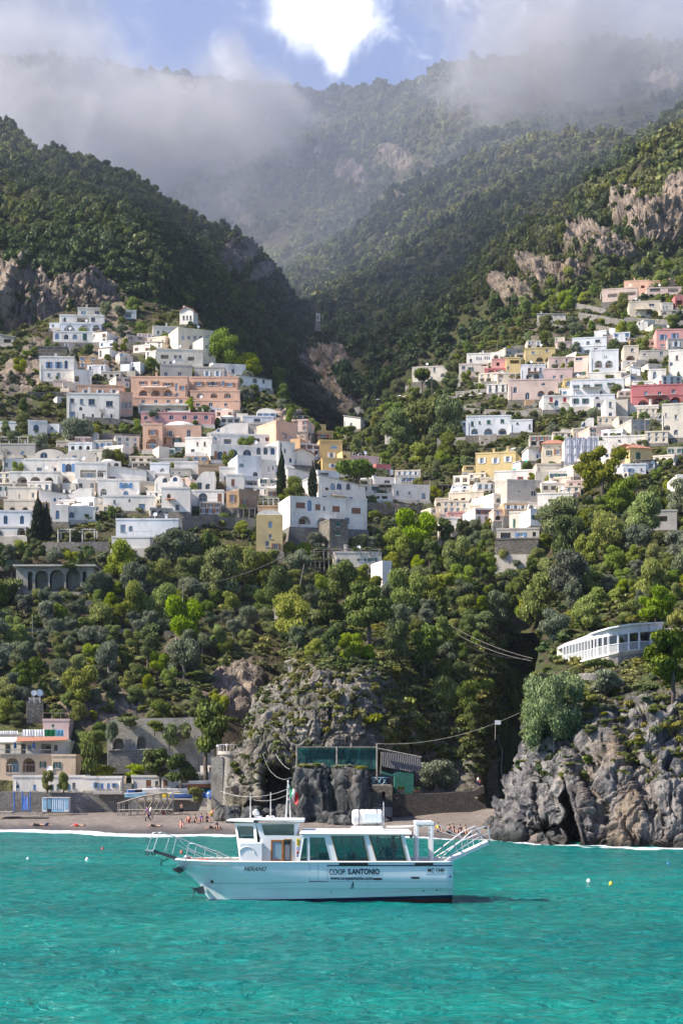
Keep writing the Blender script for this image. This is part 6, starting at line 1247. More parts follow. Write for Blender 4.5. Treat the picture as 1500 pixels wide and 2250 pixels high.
vwall('sea_wall', 'rough stone sea wall under the long white cabin row', [(-200, 1790), (288, 1790), (290, 1722), (268, 1722), (268, 1737), (205, 1738), (205, 1742), (28, 1740), (-200, 1740)], [], 201.5, 1.6, M_STONE2)
vwall('sea_wall', 'grey concrete sea wall behind the timber boat ramp', [(288, 1790), (480, 1790), (480, 1744), (380, 1742), (380, 1734), (290, 1734)], [], 200.6, 1.2, WM['G'])
m = MB(); [m.box((P(208, 0, 201).x, 199.8, P(0, 1744.5, 201).z), (P(272, 0, 201).x, 201.4, P(0, 1738.5, 201).z))]; T(m.build('concrete_ledge', WM['G']), 'projecting concrete ledge on the sea wall by the cabins', 'ledge')
vwall('retaining_wall', 'tall grey stone retaining wall with one dark and one blind arch', [(236, 1735), (236, 1608), (240, 1582), (262, 1579), (330, 1578), (400, 1577), (445, 1575), (470, 1590), (470, 1735)], [parch(302, 321, 1618, 1648), parch(250, 272, 1622, 1652)], 214, 2, M_PSTONE, deep=1.0)
m = MB(); D_ = 212.6; m.box((P(238, 0, D_).x, D_, P(0, 1700, D_).z), (P(350, 0, D_).x, 214.2, P(0, 1651, D_).z)); m.tube([P(240, 1649, D_), P(350, 1647, D_)], .16); T(m.build('stone_buttress', M_STONE2), 'lower stone step of the arched retaining wall', 'wall')
o = bpy.data.objects[-1] if False else None
tw = thing('stone_tower', 'round stone tower with a crown of small corbels beside the crag', 'tower', tuple(P(507, 1752, 197)))
z0, z1 = -1.5, (1752 - 1660) / F * 197; r0_ = 26 / F * 197 / 1.0
m = MB(); m.lathe([(r0_ * 1.12, z0), (r0_ * 1.0, z1 * .5), (r0_ * .95, z1)], n=24); m.build('shaft', M_PSTONE, tw)
m = MB(); m.lathe([(r0_ * .95, z1 - .05), (r0_ * 1.08, z1 + .12), (r0_ * 1.08, z1 + .5), (r0_ * .9, z1 + .5), (0, z1 + .4)], n=24, smooth=False); cb = m.build('parapet', WM['G'], tw)
m = MB(); [m.tube([(r0_ * math.cos(a), r0_ * math.sin(a), z1 + .5), (r0_ * math.cos(a), r0_ * math.sin(a), z1 + 1.3)], .03, n=4) for a in np.linspace(2.6, 6.6, 14)]; m.tube([(r0_ * math.cos(a), r0_ * math.sin(a), z1 + 1.3) for a in np.linspace(2.6, 6.6, 24)], .035, n=4); m.build('railing', M_STEEL, tw)
m = MB(); m.box((-r0_ * 1.6, -r0_ * .9, z0), (-r0_ * .6, r0_, z1 * .97)); m.build('buttress', M_PSTONE, tw)
def lamp(label, px, pyb, pyt, D, curve=False):
    b = P(px, pyb, D); rt = thing('street_lamp', label, 'lamp', tuple(b)); h = (pyb - pyt) / F * D; m = MB()
    if curve: m.tube([(0, 0, -.3), (0, 0, h * .8)] + [(-.35 + .35 * math.cos(t), 0, h * .8 + .35 * math.sin(t)) for t in np.linspace(.2, 3.1, 7)], .04)
    else: m.tube([(0, 0, -.3), (0, 0, h)], .04)
    m.build('pole', M_GRIM, rt); m = MB(); m.ball((-.7 if curve else 0, 0, h * .76 if curve else h + .1), .16); m.build('globe', M_WHITE, rt); return rt
lamp('globe lamp on the round stone tower', 498, 1659, 1639, 197); lamp('second globe lamp left of the round tower', 478, 1660, 1641, 199)
for k, (x, y) in enumerate(((767, 1008), (781, 1010), (794, 1012), (808, 1016), (822, 1019), (837, 1022))): auto(lamp('x', x, y, y - 16, hitD(x, y + 6) - 1, True), 'curved white terrace lamp', x, y - 8)
# hotel awnings, laundry, parasols
def parasol(px, pyb, pyt, w, D, mat, label, closed=False, group=None, auto_kind=None):
    b = P(px, pyb, D); s = D / F; rt = thing('parasol', label, 'parasol', tuple(b), 0, group); h = (pyb - pyt) * s; m = MB(); m.tube([(0, 0, -.3), (0, 0, h)], .03, n=5); m.build('pole', M_GRIM, rt)
    m = MB(); r = w * s / 2
    if closed: m.lathe([(.02, h), (.16, h * .8), (.2, h * .5), (.06, h * .45)], n=8)
    else: m.lathe([(.02, h), (r * .5, h - r * .16), (r, h - r * .42), (r * .98, h - r * .52), (r * .9, h - r * .42)], n=8, smooth=False)
    m.build('canopy', mat, rt)
    if auto_kind: auto(rt, auto_kind, px, pyb)
    return rt
parasol(34, 1656, 1630, 5, 212, M_BLUE, 'left closed blue parasol on the hotel terrace', True); parasol(75, 1656, 1630, 5, 212, M_BLUE, 'right closed blue parasol on the hotel terrace', True)
for x, y in ((441, 866, ), (477, 866), (460, 897), (350, 902), (800, 885), (830, 876), (842, 873), (862, 870), (878, 868), (912, 866), (936, 862), (998, 872), (1013, 869), (1034, 867), (1055, 864)): parasol(x, y + 5, y, 12, hitD(x, y + 6) - 2, M_WHITE, 'x', group='white parasols', auto_kind='open white parasol')
m = MB(); D_ = 211.5; m.hexa([P(35, 1630, D_), P(147, 1627, D_), P(147, 1621, D_ + 3.5), P(35, 1621, D_ + 3.5), P(35, 1628.5, D_), P(147, 1625.5, D_), P(147, 1619, D_ + 3.5), P(35, 1619, D_ + 3.5)]); T(m.build('awning', M_TILE), 'terracotta edged awning over the hotel balcony', 'awning')
m = MB(); m.hexa([P(-30, 1632, D_), P(36, 1630, D_), P(38, 1622, D_ + 3), P(-30, 1622, D_ + 3), P(-30, 1630.5, D_), P(36, 1628.5, D_), P(38, 1620, D_ + 3), P(-30, 1620, D_ + 3)]); T(m.build('awning', M_WHITE), 'white awning over the left hotel balcony', 'awning')
rl = thing('balcony_railing', 'thin blue grey railing of the upper hotel balcony', 'railing', tuple(P(0, 1659, 212.4))); m = MB(); L_ = P(114, 0, 212.4).x - P(0, 0, 212.4).x
m.tube([(-2, 0, .72), (L_, 0, .72)], .04, n=4); m.tube([(-2, 0, .05), (L_, 0, .05)], .04, n=4); [m.tube([(x, 0, 0), (x, 0, .72)], .018, n=3) for x in np.arange(-2, L_, .28)]; m.build('bars', M_GRIM, rl)
for i, (a, b, mt, lb) in enumerate(((50, 98, M_WHITE, 'row of white sheets on the roof line above the beach hotel'), (98, 122, M_GREEN, 'dark green towels on the roof line above the beach hotel'), (122, 141, M_SKYB, 'pale blue sheets on the roof line above the beach hotel'), (0, 40, M_WHITE, 'white sheets hanging at the left edge of the hotel roof'))):
    D_ = 217; n = 26; V = []
    for k in range(n + 1):
        px = a + (b - a) * k / n; w_ = .10 * math.sin(k * 1.9); t_ = P(px, 1603 if i < 3 else 1606, D_); b_ = P(px, 1618 + .6 * math.sin(k * 2.4) if i < 3 else 1613, D_); V += [(t_.x, D_ + w_, t_.z), (b_.x, D_ + w_ * 2, b_.z)]
    m = MB(); m.add(V, [(2 * k, 2 * k + 2, 2 * k + 3, 2 * k + 1) for k in range(n)]); m2 = m.build('laundry', M_GREEN if i == 1 else mt, recalc=False); T(m2, lb, 'laundry')
def dish(label, px, py, r, D):
    c = P(px, py, D); rt = thing('satellite_dish', label, 'dish', tuple(c)); m = MB(); m.lathe([(0, .12), (r * .5, .16), (r, .34), (r * .5, .12), (0, .08)], M=Matrix.Rotation(R(75), 4, 'X') @ Matrix.Rotation(R(20), 4, 'Y'), n=16); m.build('bowl', M_WHITE, rt)
    m = MB(); m.tube([(0, 0, 0), (0, .2, -1.2)], .05); m.build('mast', M_STEEL, rt)
dish('left smaller white dish on the ivy grown block', 74, 1524, .42, 222.5); dish('right larger white dish on the ivy grown block', 87, 1524, .52, 222.5)
m = MB(); m.tube([P(64, 1534, 222), P(90, 1534, 222)], .04); m.tube([P(64, 1538, 222), P(90, 1538, 222)], .04); [m.tube([P(x, 1545, 222), P(x, 1532, 222)], .03) for x in (65, 77, 89)]; T(m.build('roof_rail', M_STEEL), 'steel rail below the two satellite dishes', 'railing')
# viaduct and garden terrace on the left
VD = min(hitD(80, 1300), hitD(150, 1300)) - 1.5
vwall('viaduct', 'old stone viaduct with four arches in the olive grove', [(36, 1322), (36, 1246), (60, 1242), (206, 1243), (206, 1322)], [parch(62, 72, 1256, 1298), parch(78, 106, 1254, 1300), parch(110, 141, 1252, 1300), parch(146, 176, 1250, 1300), [(182, 1300), (190, 1300), (190, 1256), (182, 1256)]], VD, 5, M_PSTONE, 'viaduct', 1.6)
m = MB(); m.box((P(30, 0, VD - .1).x, VD - .6, P(0, 1245, VD).z), (P(212, 0, VD).x, VD + 6, P(0, 1241, VD).z)); T(m.build('road_deck', WM['G']), 'pale coping of the road on the old viaduct', 'road deck')
def pergola(label, px0, px1, pyb, pyt, D, n=4, dep=3.0, leaf=True, mat=None, roof=False):
    b = P(px0, pyb, D); rt = thing('pergola', label, 'pergola', tuple(b)); w = (px1 - px0) / F * D; h = (pyb - pyt) / F * D; mt = mat or M_GREYWOOD
    for i in range(n):
        for yv in (0, dep): m = MB(); x = w * i / (n - 1); m.box((x - .09, yv - .09, -.5), (x + .09, yv + .09, h)); m.build('post', mt, rt)
    m = MB(); [m.box((-.2, yv - .06, h), (w + .2, yv + .06, h + .13)) for yv in (0, dep)]; [m.box((w * t - .04, -.3, h + .13), (w * t + .04, dep + .3, h + .21)) for t in np.linspace(0, 1, n * 3)]
    if roof: m.box((-.3, -.4, h + .22), (w + .3, dep + .3, h + .30))
    m.build('beam', mt, rt)
    if leaf:
        g = random.Random(int(px0)); cm = crown_mesh('vine', M_SCRUB, int(px0) + 3, [(w * g.random(), dep * g.random(), h + .25, .8, .8, .22) for _ in range(max(4, int(w)))], int(120 * w), .16, core=False); link('vine', cm, rt)
    return rt
pergola('white posted pergola with dry vines above the stone garden wall', 128, 208, 1186, 1164, hitD(165, 1188) - 2.5, 4, mat=WM['W']); pergola('ivy pergola under the left edge villa', 0, 62, 976, 961, hitD(30, 976) - 2, 4, mat=WM['W'])
pergola('timber pergola by the yellow cream tower', 566, 612, 1112, 1096, hitD(590, 1114) - 2, 5, mat=WM['W']); pergola('bare pole pergola right of the ochre cube house', 510, 560, 1132, 1118, hitD(535, 1132) - 2, 5, leaf=False)
pergola('long pergola of thin poles in the olive grove below the tower', 672, 722, 1250, 1230, hitD(700, 1252) - 2, 6); pergola('vine pergola on top of the cream low house', 690, 834, 1216, 1208, hitD(765, 1246) - 4, 8)
pergola('dark roofed pergola under the umbrella pine', 770, 862, 1082, 1068, hitD(815, 1084) - 2, 7, mat=M_GREYWOOD, roof=True); pergola('long dark pergola above the road at the gorge', 945, 1010, 1076, 1068, hitD(975, 1078) - 2, 6, roof=True, leaf=False)
pergola('roof pergola over the salmon garden house', 1322, 1400, 648, 640, hitD(1360, 662) - 4, 6, mat=WM['W'], leaf=False); pergola('white pergola behind the cream block', 1418, 1452, 920, 910, hitD(1440, 925) - 2, 5, mat=WM['W'], leaf=False)
pergola('dark pergola at the right slope under the olive tree', 1396, 1440, 1022, 1014, hitD(1418, 1022) - 5, 4, roof=True); pergola('reddish vine pergola on the balustraded terrace', 1212, 1280, 1066, 1056, hitD(1245, 1068) - 2, 7, leaf=True, mat=SHC['b'])
# netted scaffold, green net, parked cars
sc0 = thing('scaffold', 'house wrapped in pale grey scaffold netting', 'scaffold', tuple(P(1240, 1022, hitD(1275, 1022) - 2))); D_ = sc0.location.y; w_ = 74 / F * D_; h_ = 60 / F * D_
M_NET, nt = newmat('grey_netting'); g = geo(nt); pr = nd(nt, 'ShaderNodeBsdfPrincipled', None, Roughness=.8); nt.links.new(mixc(nt, noise(nt, scaled(nt, g, 1, 1, .3), 1.2, 4.0), (.42, .42, .46), (.60, .60, .64)), pr.inputs['Base Color']); out(nt, pr.outputs[0])
m = MB(); n = 24; V = []
for i in range(n + 1): x = w_ * i / n; V += [(x, .12 * math.sin(i * 1.3), 0), (x, .12 * math.sin(i * 1.3 + 1), h_ * .5), (x, .1 * math.sin(i * 1.7), h_ * (1.02 - .06 * (i % 5 == 0)))]
m.add(V, [(3 * i + j, 3 * i + 3 + j, 3 * i + 4 + j, 3 * i + 1 + j) for i in range(n) for j in (0, 1)]); m.build('netting', M_NET, sc0, recalc=False)
m = MB(); m.box((.2, .4, -2), (w_ - .2, 6, h_ * .97)); m.build('wall', WM['C'], sc0); m = MB(); [m.tube([(x, -.08, -1), (x, -.08, h_ + .8)], .04, n=4) for x in np.linspace(0, w_, 7)]; [m.tube([(0, -.1, z), (w_, -.1, z)], .04, n=4) for z in np.linspace(.5, h_, 4)]; m.build('poles', M_STEEL, sc0)
m = MB(); D_ = hitD(1140, 1036) - 3; M_TEAL = plain('turquoise_net', (.02, .42, .33), .8, var=.2, scale=2); m.hexa([P(1122, 1036, D_), P(1158, 1030, D_), P(1158, 1012, D_ + 4), P(1130, 1028, D_ + 4), P(1122, 1034, D_), P(1157, 1014, D_), P(1157, 1009, D_ + 4), P(1130, 1026, D_ + 4)]); T(m.build('safety_net', M_TEAL), 'turquoise safety net stretched below the ochre tiled house', 'net')
def car(label, px, py, D, yaw, col):
    rt = thing('parked_car', label, 'car', tuple(P(px, py, D)), R(yaw)); m = MB()
    m.poly([(-2, .35), (2, .35), (2.02, .75), (1.2, .9), (-1.85, .95), (-2.02, .7)], -.85, .85); m.poly([(-1.8, .93), (1.0, .9), (.35, 1.42), (-1.3, 1.45)], -.75, .75); m.build('body', col, rt, bevel=.05)
    m = MB(); m.poly([(-1.62, .97), (.82, .95), (.3, 1.36), (-1.24, 1.39)], -.77, .77); m.build('window', M_PANE, rt)
    for x in (-1.25, 1.25):
        for y in (-.86, .70): m = MB(); m.tube([(x, y, .33), (x, y + .16, .33)], .33, n=14); m.build('wheel', M_BLACK, rt)
car('white car parked at the right end of the lane bend', 1030, 1086, hitD(1030, 1088) - 2, 8, M_WHITE); car('grey car parked left of the white one at the lane bend', 1013, 1087, hitD(1013, 1089) - 2, 60, M_STEEL)
lp = hitD(1022, 1090) - 4; m = MB(); m.hexa([P(1000, 1091, lp), P(1045, 1091, lp), P(1045, 1089, lp + 8), P(1000, 1089, lp + 8), P(1000, 1087.6, lp), P(1045, 1087.2, lp), P(1045, 1087.0, lp + 8), P(1000, 1087.4, lp + 8)]); tag(m.build('road', WM['G']), kind='structure')
# curved restaurant on the headland
rs = thing('restaurant', 'curved white restaurant with a glazed porch on the headland', 'restaurant', (0, 0, 0))
cols_ = [(1237, 184), (1297, 179.5), (1312, 178.6), (1336, 177.6), (1357, 177.4), (1380, 177.8), (1403, 178.8), (1428, 181), (1455, 184)]
ft = [1415, 1393, 1388, 1381, 1377, 1373.5, 1371.5, 1370, 1369]; fb = [1421, 1406, 1402.5, 1398, 1395, 1392, 1389, 1387, 1386]; rtp = [1441, 1427, 1423, 1418, 1414.5, 1411.5, 1409.5, 1409, 1409]; fl = [1460, 1446, 1442, 1436.5, 1432, 1428.5, 1426, 1425, 1425]
def band(name, a, b, i0, i1, y_in, mat, dy=0, th=.3, parent=rs):
    m = MB()
    for i in range(i0, i1):
        (xa, da), (xb, db) = cols_[i], cols_[i + 1]; q1, q2, q3, q4 = P(xa, b[i], da), P(xb, b[i + 1], db), P(xb, a[i + 1], db), P(xa, a[i], da); v = Vector((0, dy, 0)); t_ = Vector((0, th, 0))
        m.hexa([q1 + v, q2 + v, q2 + v + t_, q1 + v + t_, q4 + v, q3 + v, q3 + v + t_, q4 + v + t_])
    return m.build(name, mat, parent)
band('fascia', ft, fb, 0, 1, 0, M_WHITE, 0, 5); band('fascia', [f + 1 for f in ft], fb, 1, 8, 0, WM['B'], .1, 6)
band('roof', [f - 2.2 for f in ft], [f + 1.2 for f in ft], 1, 8, 0, M_WHITE, -.35, 7.0); band('floor_slab', [f for f in fl], [f + 3.5 for f in fl], 0, 8, 0, WM['W'], -.15, 7.0)
band('base_wall', [f + 3.6 for f in fl], [f + 9 for f in fl], 1, 8, 0, WM['C'], 0.05, 1)
m = MB(); bt = [1500, 1490, 1490, 1490, 1490, 1490, 1490, 1490, 1490]; band('stone_base', [f + (4 if i == 0 else 9.2) for i, f in enumerate(fl)], bt, 0, 8, 0, stone('pale_masonry', (.52, .48, .41), (.33, .30, .26), 4.0), .0, 3)
band('back_wall', fb, fl, 0, 8, 0, WM['C'], 5.2, .3)
for i0, i1, n_ in ((0, 1, 9), (1, 2, 2), (2, 3, 2), (3, 4, 1), (4, 5, 1), (5, 6, 1), (6, 7, 1), (7, 8, 1)):
    for k in range(n_):
        t = k / n_; xa = cols_[i0][0] * (1 - t) + cols_[i1][0] * t; da = cols_[i0][1] * (1 - t) + cols_[i1][1] * t; a_ = fb[i0] * (1 - t) + fb[i1] * t; b_ = fl[i0] * (1 - t) + fl[i1] * t
        p0, p1 = P(xa, b_, da), P(xa, a_, da); m = MB(); m.box((p0.x - .09, da, p0.z), (p0.x + .09, da + .2, p1.z)); m.build('column', M_WHITE, rs)
m = MB()
for i in range(8):
    (xa, da), (xb, db) = cols_[i], cols_[i + 1]; nn_ = int((xb - xa) / 2.2)
    m.tube([P(xa, rtp[i], da), P(xb, rtp[i + 1], db)], .05, n=4)
    for k in range(nn_): t = k / nn_; dd_ = da * (1 - t) + db * t; m.tube([P(xa * (1 - t) + xb * t, fl[i] * (1 - t) + fl[i + 1] * t, dd_), P(xa * (1 - t) + xb * t, rtp[i] * (1 - t) + rtp[i + 1] * t, dd_)], .03, n=3)
m.build('balustrade', M_WHITE, rs)
for i in range(8):
    (xa, da), (xb, db) = cols_[i], cols_[i + 1]; m = MB(); v = Vector((0, .25, 0)); m.add([P(xa, fl[i], da) + v, P(xb, fl[i + 1], db) + v, P(xb, fb[i + 1], db) + v, P(xa, fb[i], da) + v], [(0, 1, 2, 3)]); m.build('glazing', M_GLASS, rs, recalc=False)
m = MB(); D_ = 184; [m.box((P(x, 0, D_).x, D_, P(0, 1428, D_).z), (P(x + 8, 0, D_).x, D_ + .8, P(0, 1419, D_).z)) for x in (1322, 1345, 1368, 1390, 1412)]; T(m.build('dining_tables', M_WHITE), 'white laid tables behind the restaurant windows', 'tables')
for px in (1379, 1394): p_ = P(px, 1466, 178.0); m = MB(); m.panel(arch(p_.x - .32, p_.x + .32, p_.z, p_.z + .85), [], 177.6 + (.25 if px > 1385 else 0), 0); m.build('niche', M_DARK, rs, recalc=False)
m = MB(); m.hexa([P(1446, 1392, 181), P(1560, 1386, 181), P(1560, 1384, 188), P(1446, 1384, 188), P(1446, 1389, 181), P(1560, 1383, 181), P(1560, 1380, 188), P(1446, 1380, 188)]); [m.box((P(x, 0, 181).x - .1, 181, P(0, 1420, 181).z), (P(x, 0, 181).x + .1, 181.2, P(0, 1391, 181).z)) for x in (1452, 1470, 1488, 1506)]; T(m.build('terrace_roof', M_GREYWOOD), 'brown timber terrace roof right of the curved restaurant', 'roof')
m = MB(); m.lathe([(2.0, -2.5), (1.8, .6), (1.7, .95), (0, .95)], M=Matrix.Translation(P(1304, 1500, 174)), n=14); T(m.build('stone_planter', M_STONE2), 'round stone bastion carrying the clipped tree', 'wall')
tt = thing('clipped_tree', 'flat clipped dark tree on the round stone bastion', 'tree', tuple(P(1314, 1478, 173.6))); s_ = 173.6 / F
link('crown', crown_mesh('clipped_crown', M_PINE, 5, [(x * s_, 0, 21 * s_ + .1 * math.cos(x * .1), 11 * s_, 9 * s_, 7 * s_) for x in (-22, -11, 0, 11, 22)], 2600, .11, jit=.4, shell=.15), tt)
m = MB(); [m.tube([(0, 0, -.2), (x * .3, 0, .4), (x, 0, .95)], [.14, .1, .05], n=6) for x in (-.8, -.2, .5, .9)]; m.build('trunk', M_BARK, tt)
# green netting fence, curtain, hut and walls at the foot of the crag
def band2(name, label, cat, pts, D, th, mat, kind=None): m = MB(); m.poly([(P(a, b, D).x, P(a, b, D).z) for a, b in pts], D, D + th); return tag(m.build(name, mat), label, cat, kind=kind)
M_DGREEN, nt = newmat('dark_green_net'); g = geo(nt); pr = nd(nt, 'ShaderNodeBsdfPrincipled', None, Roughness=.9); nt.links.new(mixc(nt, mrange(nt, noise(nt, scaled(nt, g, 1, 1, .5), 1.0, 5.0, .7, 1.0), .45, .7), (.004, .045, .04), (.02, .16, .14)), pr.inputs['Base Color']); nt.links.new(bump(nt, noise(nt, g, 1.5, 3.0), .6, .2), pr.inputs['Normal']); out(nt, pr.outputs[0])
band2('green_netting', 'dark green netting stretched between poles above the rock stack', 'netting', [(652, 1684), (652, 1642), (827, 1641), (827, 1690), (740, 1688)], 181.5, .1, M_DGREEN)
m = MB(); m.box((P(650, 0, 181.4).x, 181.2, P(0, 1642.5, 181).z), (P(829, 0, 181.4).x, 181.42, P(0, 1640, 181).z)); T(m.build('fence_beam', M_GREYWOOD), 'long grey beam along the top of the green netting', 'beam')
for x, a, b in ((652, 1640, 1700), (828, 1633, 1716), (740, 1640, 1690)): m = MB(); m.tube([P(x, b, 181.2), P(x, a, 181.2)], .09); T(m.build('fence_post', M_GREYWOOD), {652: 'left post of the green netting', 828: 'tall rusty post where the green netting meets the cable', 740: 'middle post of the green netting'}[x], 'post')
M_CURT, nt = newmat('grey_curtain'); g = geo(nt); wv = nd(nt, 'ShaderNodeTexWave', {'bands_direction': 'X'}, Vector=g, Scale=1.3, Distortion=4.0, Detail=3.0).outputs[1]; pr = nd(nt, 'ShaderNodeBsdfPrincipled', None, Roughness=.95); nt.links.new(mixc(nt, wv, (.09, .09, .10), (.22, .22, .24)), pr.inputs['Base Color']); nt.links.new(bump(nt, wv, .8, .15), pr.inputs['Normal']); out(nt, pr.outputs[0])
band2('reed_curtain', 'ragged grey reed curtain right of the green netting', 'curtain', [(838, 1684), (840, 1652), (870, 1655), (924, 1664), (926, 1690), (900, 1696), (870, 1690)], 184, .1, M_CURT)
m = MB(); m.tube([P(828, 1644, 183.6), P(926, 1664, 183.6)], .09); m.tube([P(838, 1652, 183.6), P(836, 1700, 183.6)], .06); T(m.build('roof_pole', M_GREYWOOD), 'slanting roof pole above the reed curtain', 'pole')
M_GDOOR = plain('green_boards', (.02, .15, .12), .7, var=.3, scale=3); band2('green_shack', 'green boarded shack behind the walled terrace', 'shack', [(866, 1744), (866, 1700), (880, 1696), (908, 1700), (908, 1744)], 185.6, 2.5, M_GDOOR)
band2('sloping_canopy', 'dark green sloping canopy over the shack', 'canopy', [(838, 1694), (882, 1708), (882, 1711), (838, 1700)], 183, 2, M_GDOOR)
for i, (x, y) in enumerate(((876, 1742), (884, 1742), (912, 1743), (919, 1743))):
    m = MB(); rt = thing('flower_pot', ['leftmost terracotta pot with a yellow plant by the shack', 'second terracotta pot by the green shack', 'third terracotta pot at the foot of the rounded tree', 'rightmost terracotta pot under the rounded tree'][i], 'flower pot', tuple(P(x, y, 182.6))); m.lathe([(0, 0), (.14, 0), (.2, .38), (.16, .38), (0, .34)]); m.build('pot', M_TILE, rt); link('plant', crown_mesh('pot_plant', M_YEL if i == 0 else M_OAK, i, [(0, 0, .5, .2, .2, .2)], 60, .08), rt)
rl = thing('terrace_railing', 'blue and white railing of the little deck beside the rusty post', 'railing', tuple(P(816, 1724, 181.5))); m = MB(); [m.tube([(a, 0, 0), (b, 0, .75)], .03, n=4) for a, b in ((0, .5), (.5, 0), (.6, 1.1), (1.1, .6), (1.2, 1.7), (1.7, 1.2))]; m.tube([(-.1, 0, .78), (1.9, 0, .78)], .04); m.build('rails', M_SKYB, rl)
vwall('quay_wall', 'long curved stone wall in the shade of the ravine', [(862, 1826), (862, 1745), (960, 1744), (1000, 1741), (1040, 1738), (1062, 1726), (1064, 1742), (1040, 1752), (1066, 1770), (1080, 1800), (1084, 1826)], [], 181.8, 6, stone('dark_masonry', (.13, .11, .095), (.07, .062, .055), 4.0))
# ---- rock stacks
def lump(name, label, px0, px1, pyt, pyb, D, dep, seed, sq=.5, kind=None):
    n, k = 90, 70; u = np.linspace(0, np.pi, k); v = np.linspace(0, 2 * np.pi, n + 1)[:-1]; th, ph = np.meshgrid(u, v, indexing='ij'); s = D / F
    f = lambda x: np.sign(x) * np.abs(x) ** sq
    X = np.stack([f(np.sin(th)) * f(np.cos(ph)), f(np.sin(th)) * f(np.sin(ph)), f(np.cos(th))], -1); w2 = (px1 - px0) / 2 * s; h2 = (pyb - pyt) / 2 * s; nrm = X / np.linalg.norm(X, axis=-1, keepdims=True)
    c = P((px0 + px1) / 2, (pyt + pyb) / 2, D + dep * .5); Q = X * np.array([w2, dep / 2, h2]) + np.array(c); d = .8 * fbm(Q * np.array([.35, .35, .2]) + seed, 5, True) + .3 * fbm(Q * 1.3 + seed, 4, True)
    for q3, dp_ in (((.5, .5, .15), .8), ((1.2, 1.2, .5), .4), ((.3, .3, 1.1), .35)): d = d - dp_ * np.exp(-((vn(Q * np.array(q3) + seed) / .09) ** 2)) * min(1, dep / 8)
    Q = Q + nrm * d[..., None]; ix = np.arange(th.size).reshape(th.shape); ix2 = np.concatenate([ix, ix[:, :1]], 1); q = np.stack([ix2[:-1, :-1], ix2[:-1, 1:], ix2[1:, 1:], ix2[1:, :-1]], -1).reshape(-1, 4)
    o = link(name, np_mesh(name, Q.reshape(-1, 3), q[:, ::-1], M_ROCKD, {'rock': ('POINT', np.ones(th.size))}, smooth=True)); tag(o, label, 'rock'); return o
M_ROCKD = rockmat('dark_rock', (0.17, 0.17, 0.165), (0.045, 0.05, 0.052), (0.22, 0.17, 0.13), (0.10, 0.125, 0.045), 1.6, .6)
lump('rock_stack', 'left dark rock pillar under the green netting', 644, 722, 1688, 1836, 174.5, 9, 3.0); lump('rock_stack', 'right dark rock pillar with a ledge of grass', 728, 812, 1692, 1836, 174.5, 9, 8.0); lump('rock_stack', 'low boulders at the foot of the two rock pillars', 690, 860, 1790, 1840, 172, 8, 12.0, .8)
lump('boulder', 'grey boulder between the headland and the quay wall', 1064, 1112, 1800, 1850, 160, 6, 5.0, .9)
VL = [(0, 1020), (200, 960), (340, 990), (470, 900), (640, 920), (700, 1000), (820, 1030), (940, 1060), (950, 1100), (830, 1110), (620, 1100), (560, 1110), (400, 1150), (240, 1130), (0, 1150)]
VU = [(90, 790), (300, 720), (470, 790), (530, 900), (300, 930), (140, 920)]
VR = [(1030, 820), (1150, 770), (1330, 740), (1500, 700), (1500, 1000), (1400, 1060), (1240, 1110), (1100, 1150), (960, 1150), (980, 1080), (1060, 1040), (1180, 980), (1330, 930), (1380, 880), (1200, 900), (1110, 880)]
g0 = random.Random(21); made = 0
KC = {'W': 'small white house', 'B': 'small bluish white house', 'C': 'small cream house', 'I': 'small ivory house', 'L': 'small pale pink house', 'G': 'small grey house', 'O': 'small ochre house'}
for t in range(6000):
    if made >= 150: break
    poly = g0.choice([VL, VL, VU, VR, VR]); px = g0.uniform(0, 1500); py = g0.uniform(720, 1150)
    if not pip((px, py), poly): continue
    sc_ = np.interp(py, [700, 1150], [.75, 1.25]); w_ = g0.uniform(20, 50) * sc_; h_ = g0.uniform(13, 25) * sc_; b_ = (px - w_ / 2, px + w_ / 2, py - h_, py)
    if overlap(b_, .36): continue
    col = g0.choice('WWWWWBIIICCLGO' if poly is VL else 'WWBICCLGO'); ops = ''; n_ = max(1, int(w_ / 14)); rws = 1 if h_ < 20 * sc_ else 2
    for r_ in range(rws):
        yc = py - h_ * (r_ * .48 + (.30 if rws > 1 else .48)); kd = g0.choice(['w', 'w', 'a', 'g' if r_ == 0 else 'w', 'A' if r_ == 0 else 'w'])
        ops += '%s %.1f %.1f %d %.1f %.1f %.1f %s;' % (kd, px - w_ * .32, px + w_ * .32, n_, yc, g0.uniform(4.5, 6.5) * sc_ * (1.6 if kd in 'Ag' else 1), g0.uniform(7, 9) * sc_, g0.choice(['', '', 'g', 'b', 'u', 'w']) if kd == 'w' else '')
    h = house('x', b_, col, ops, yaw=g0.choice([-22, -10, -4, 0, 5, 12, 25]), dep=g0.uniform(5, 9), roof=g0.choice(['flat'] * 6 + ['dome', 'barrel', 'dome']) if poly is VL else g0.choice(['flat'] * 9 + ['mono', 'dome']), rail=g0.random() < .35)
    auto(h, KC[col], px, py - h_ / 2); made += 1
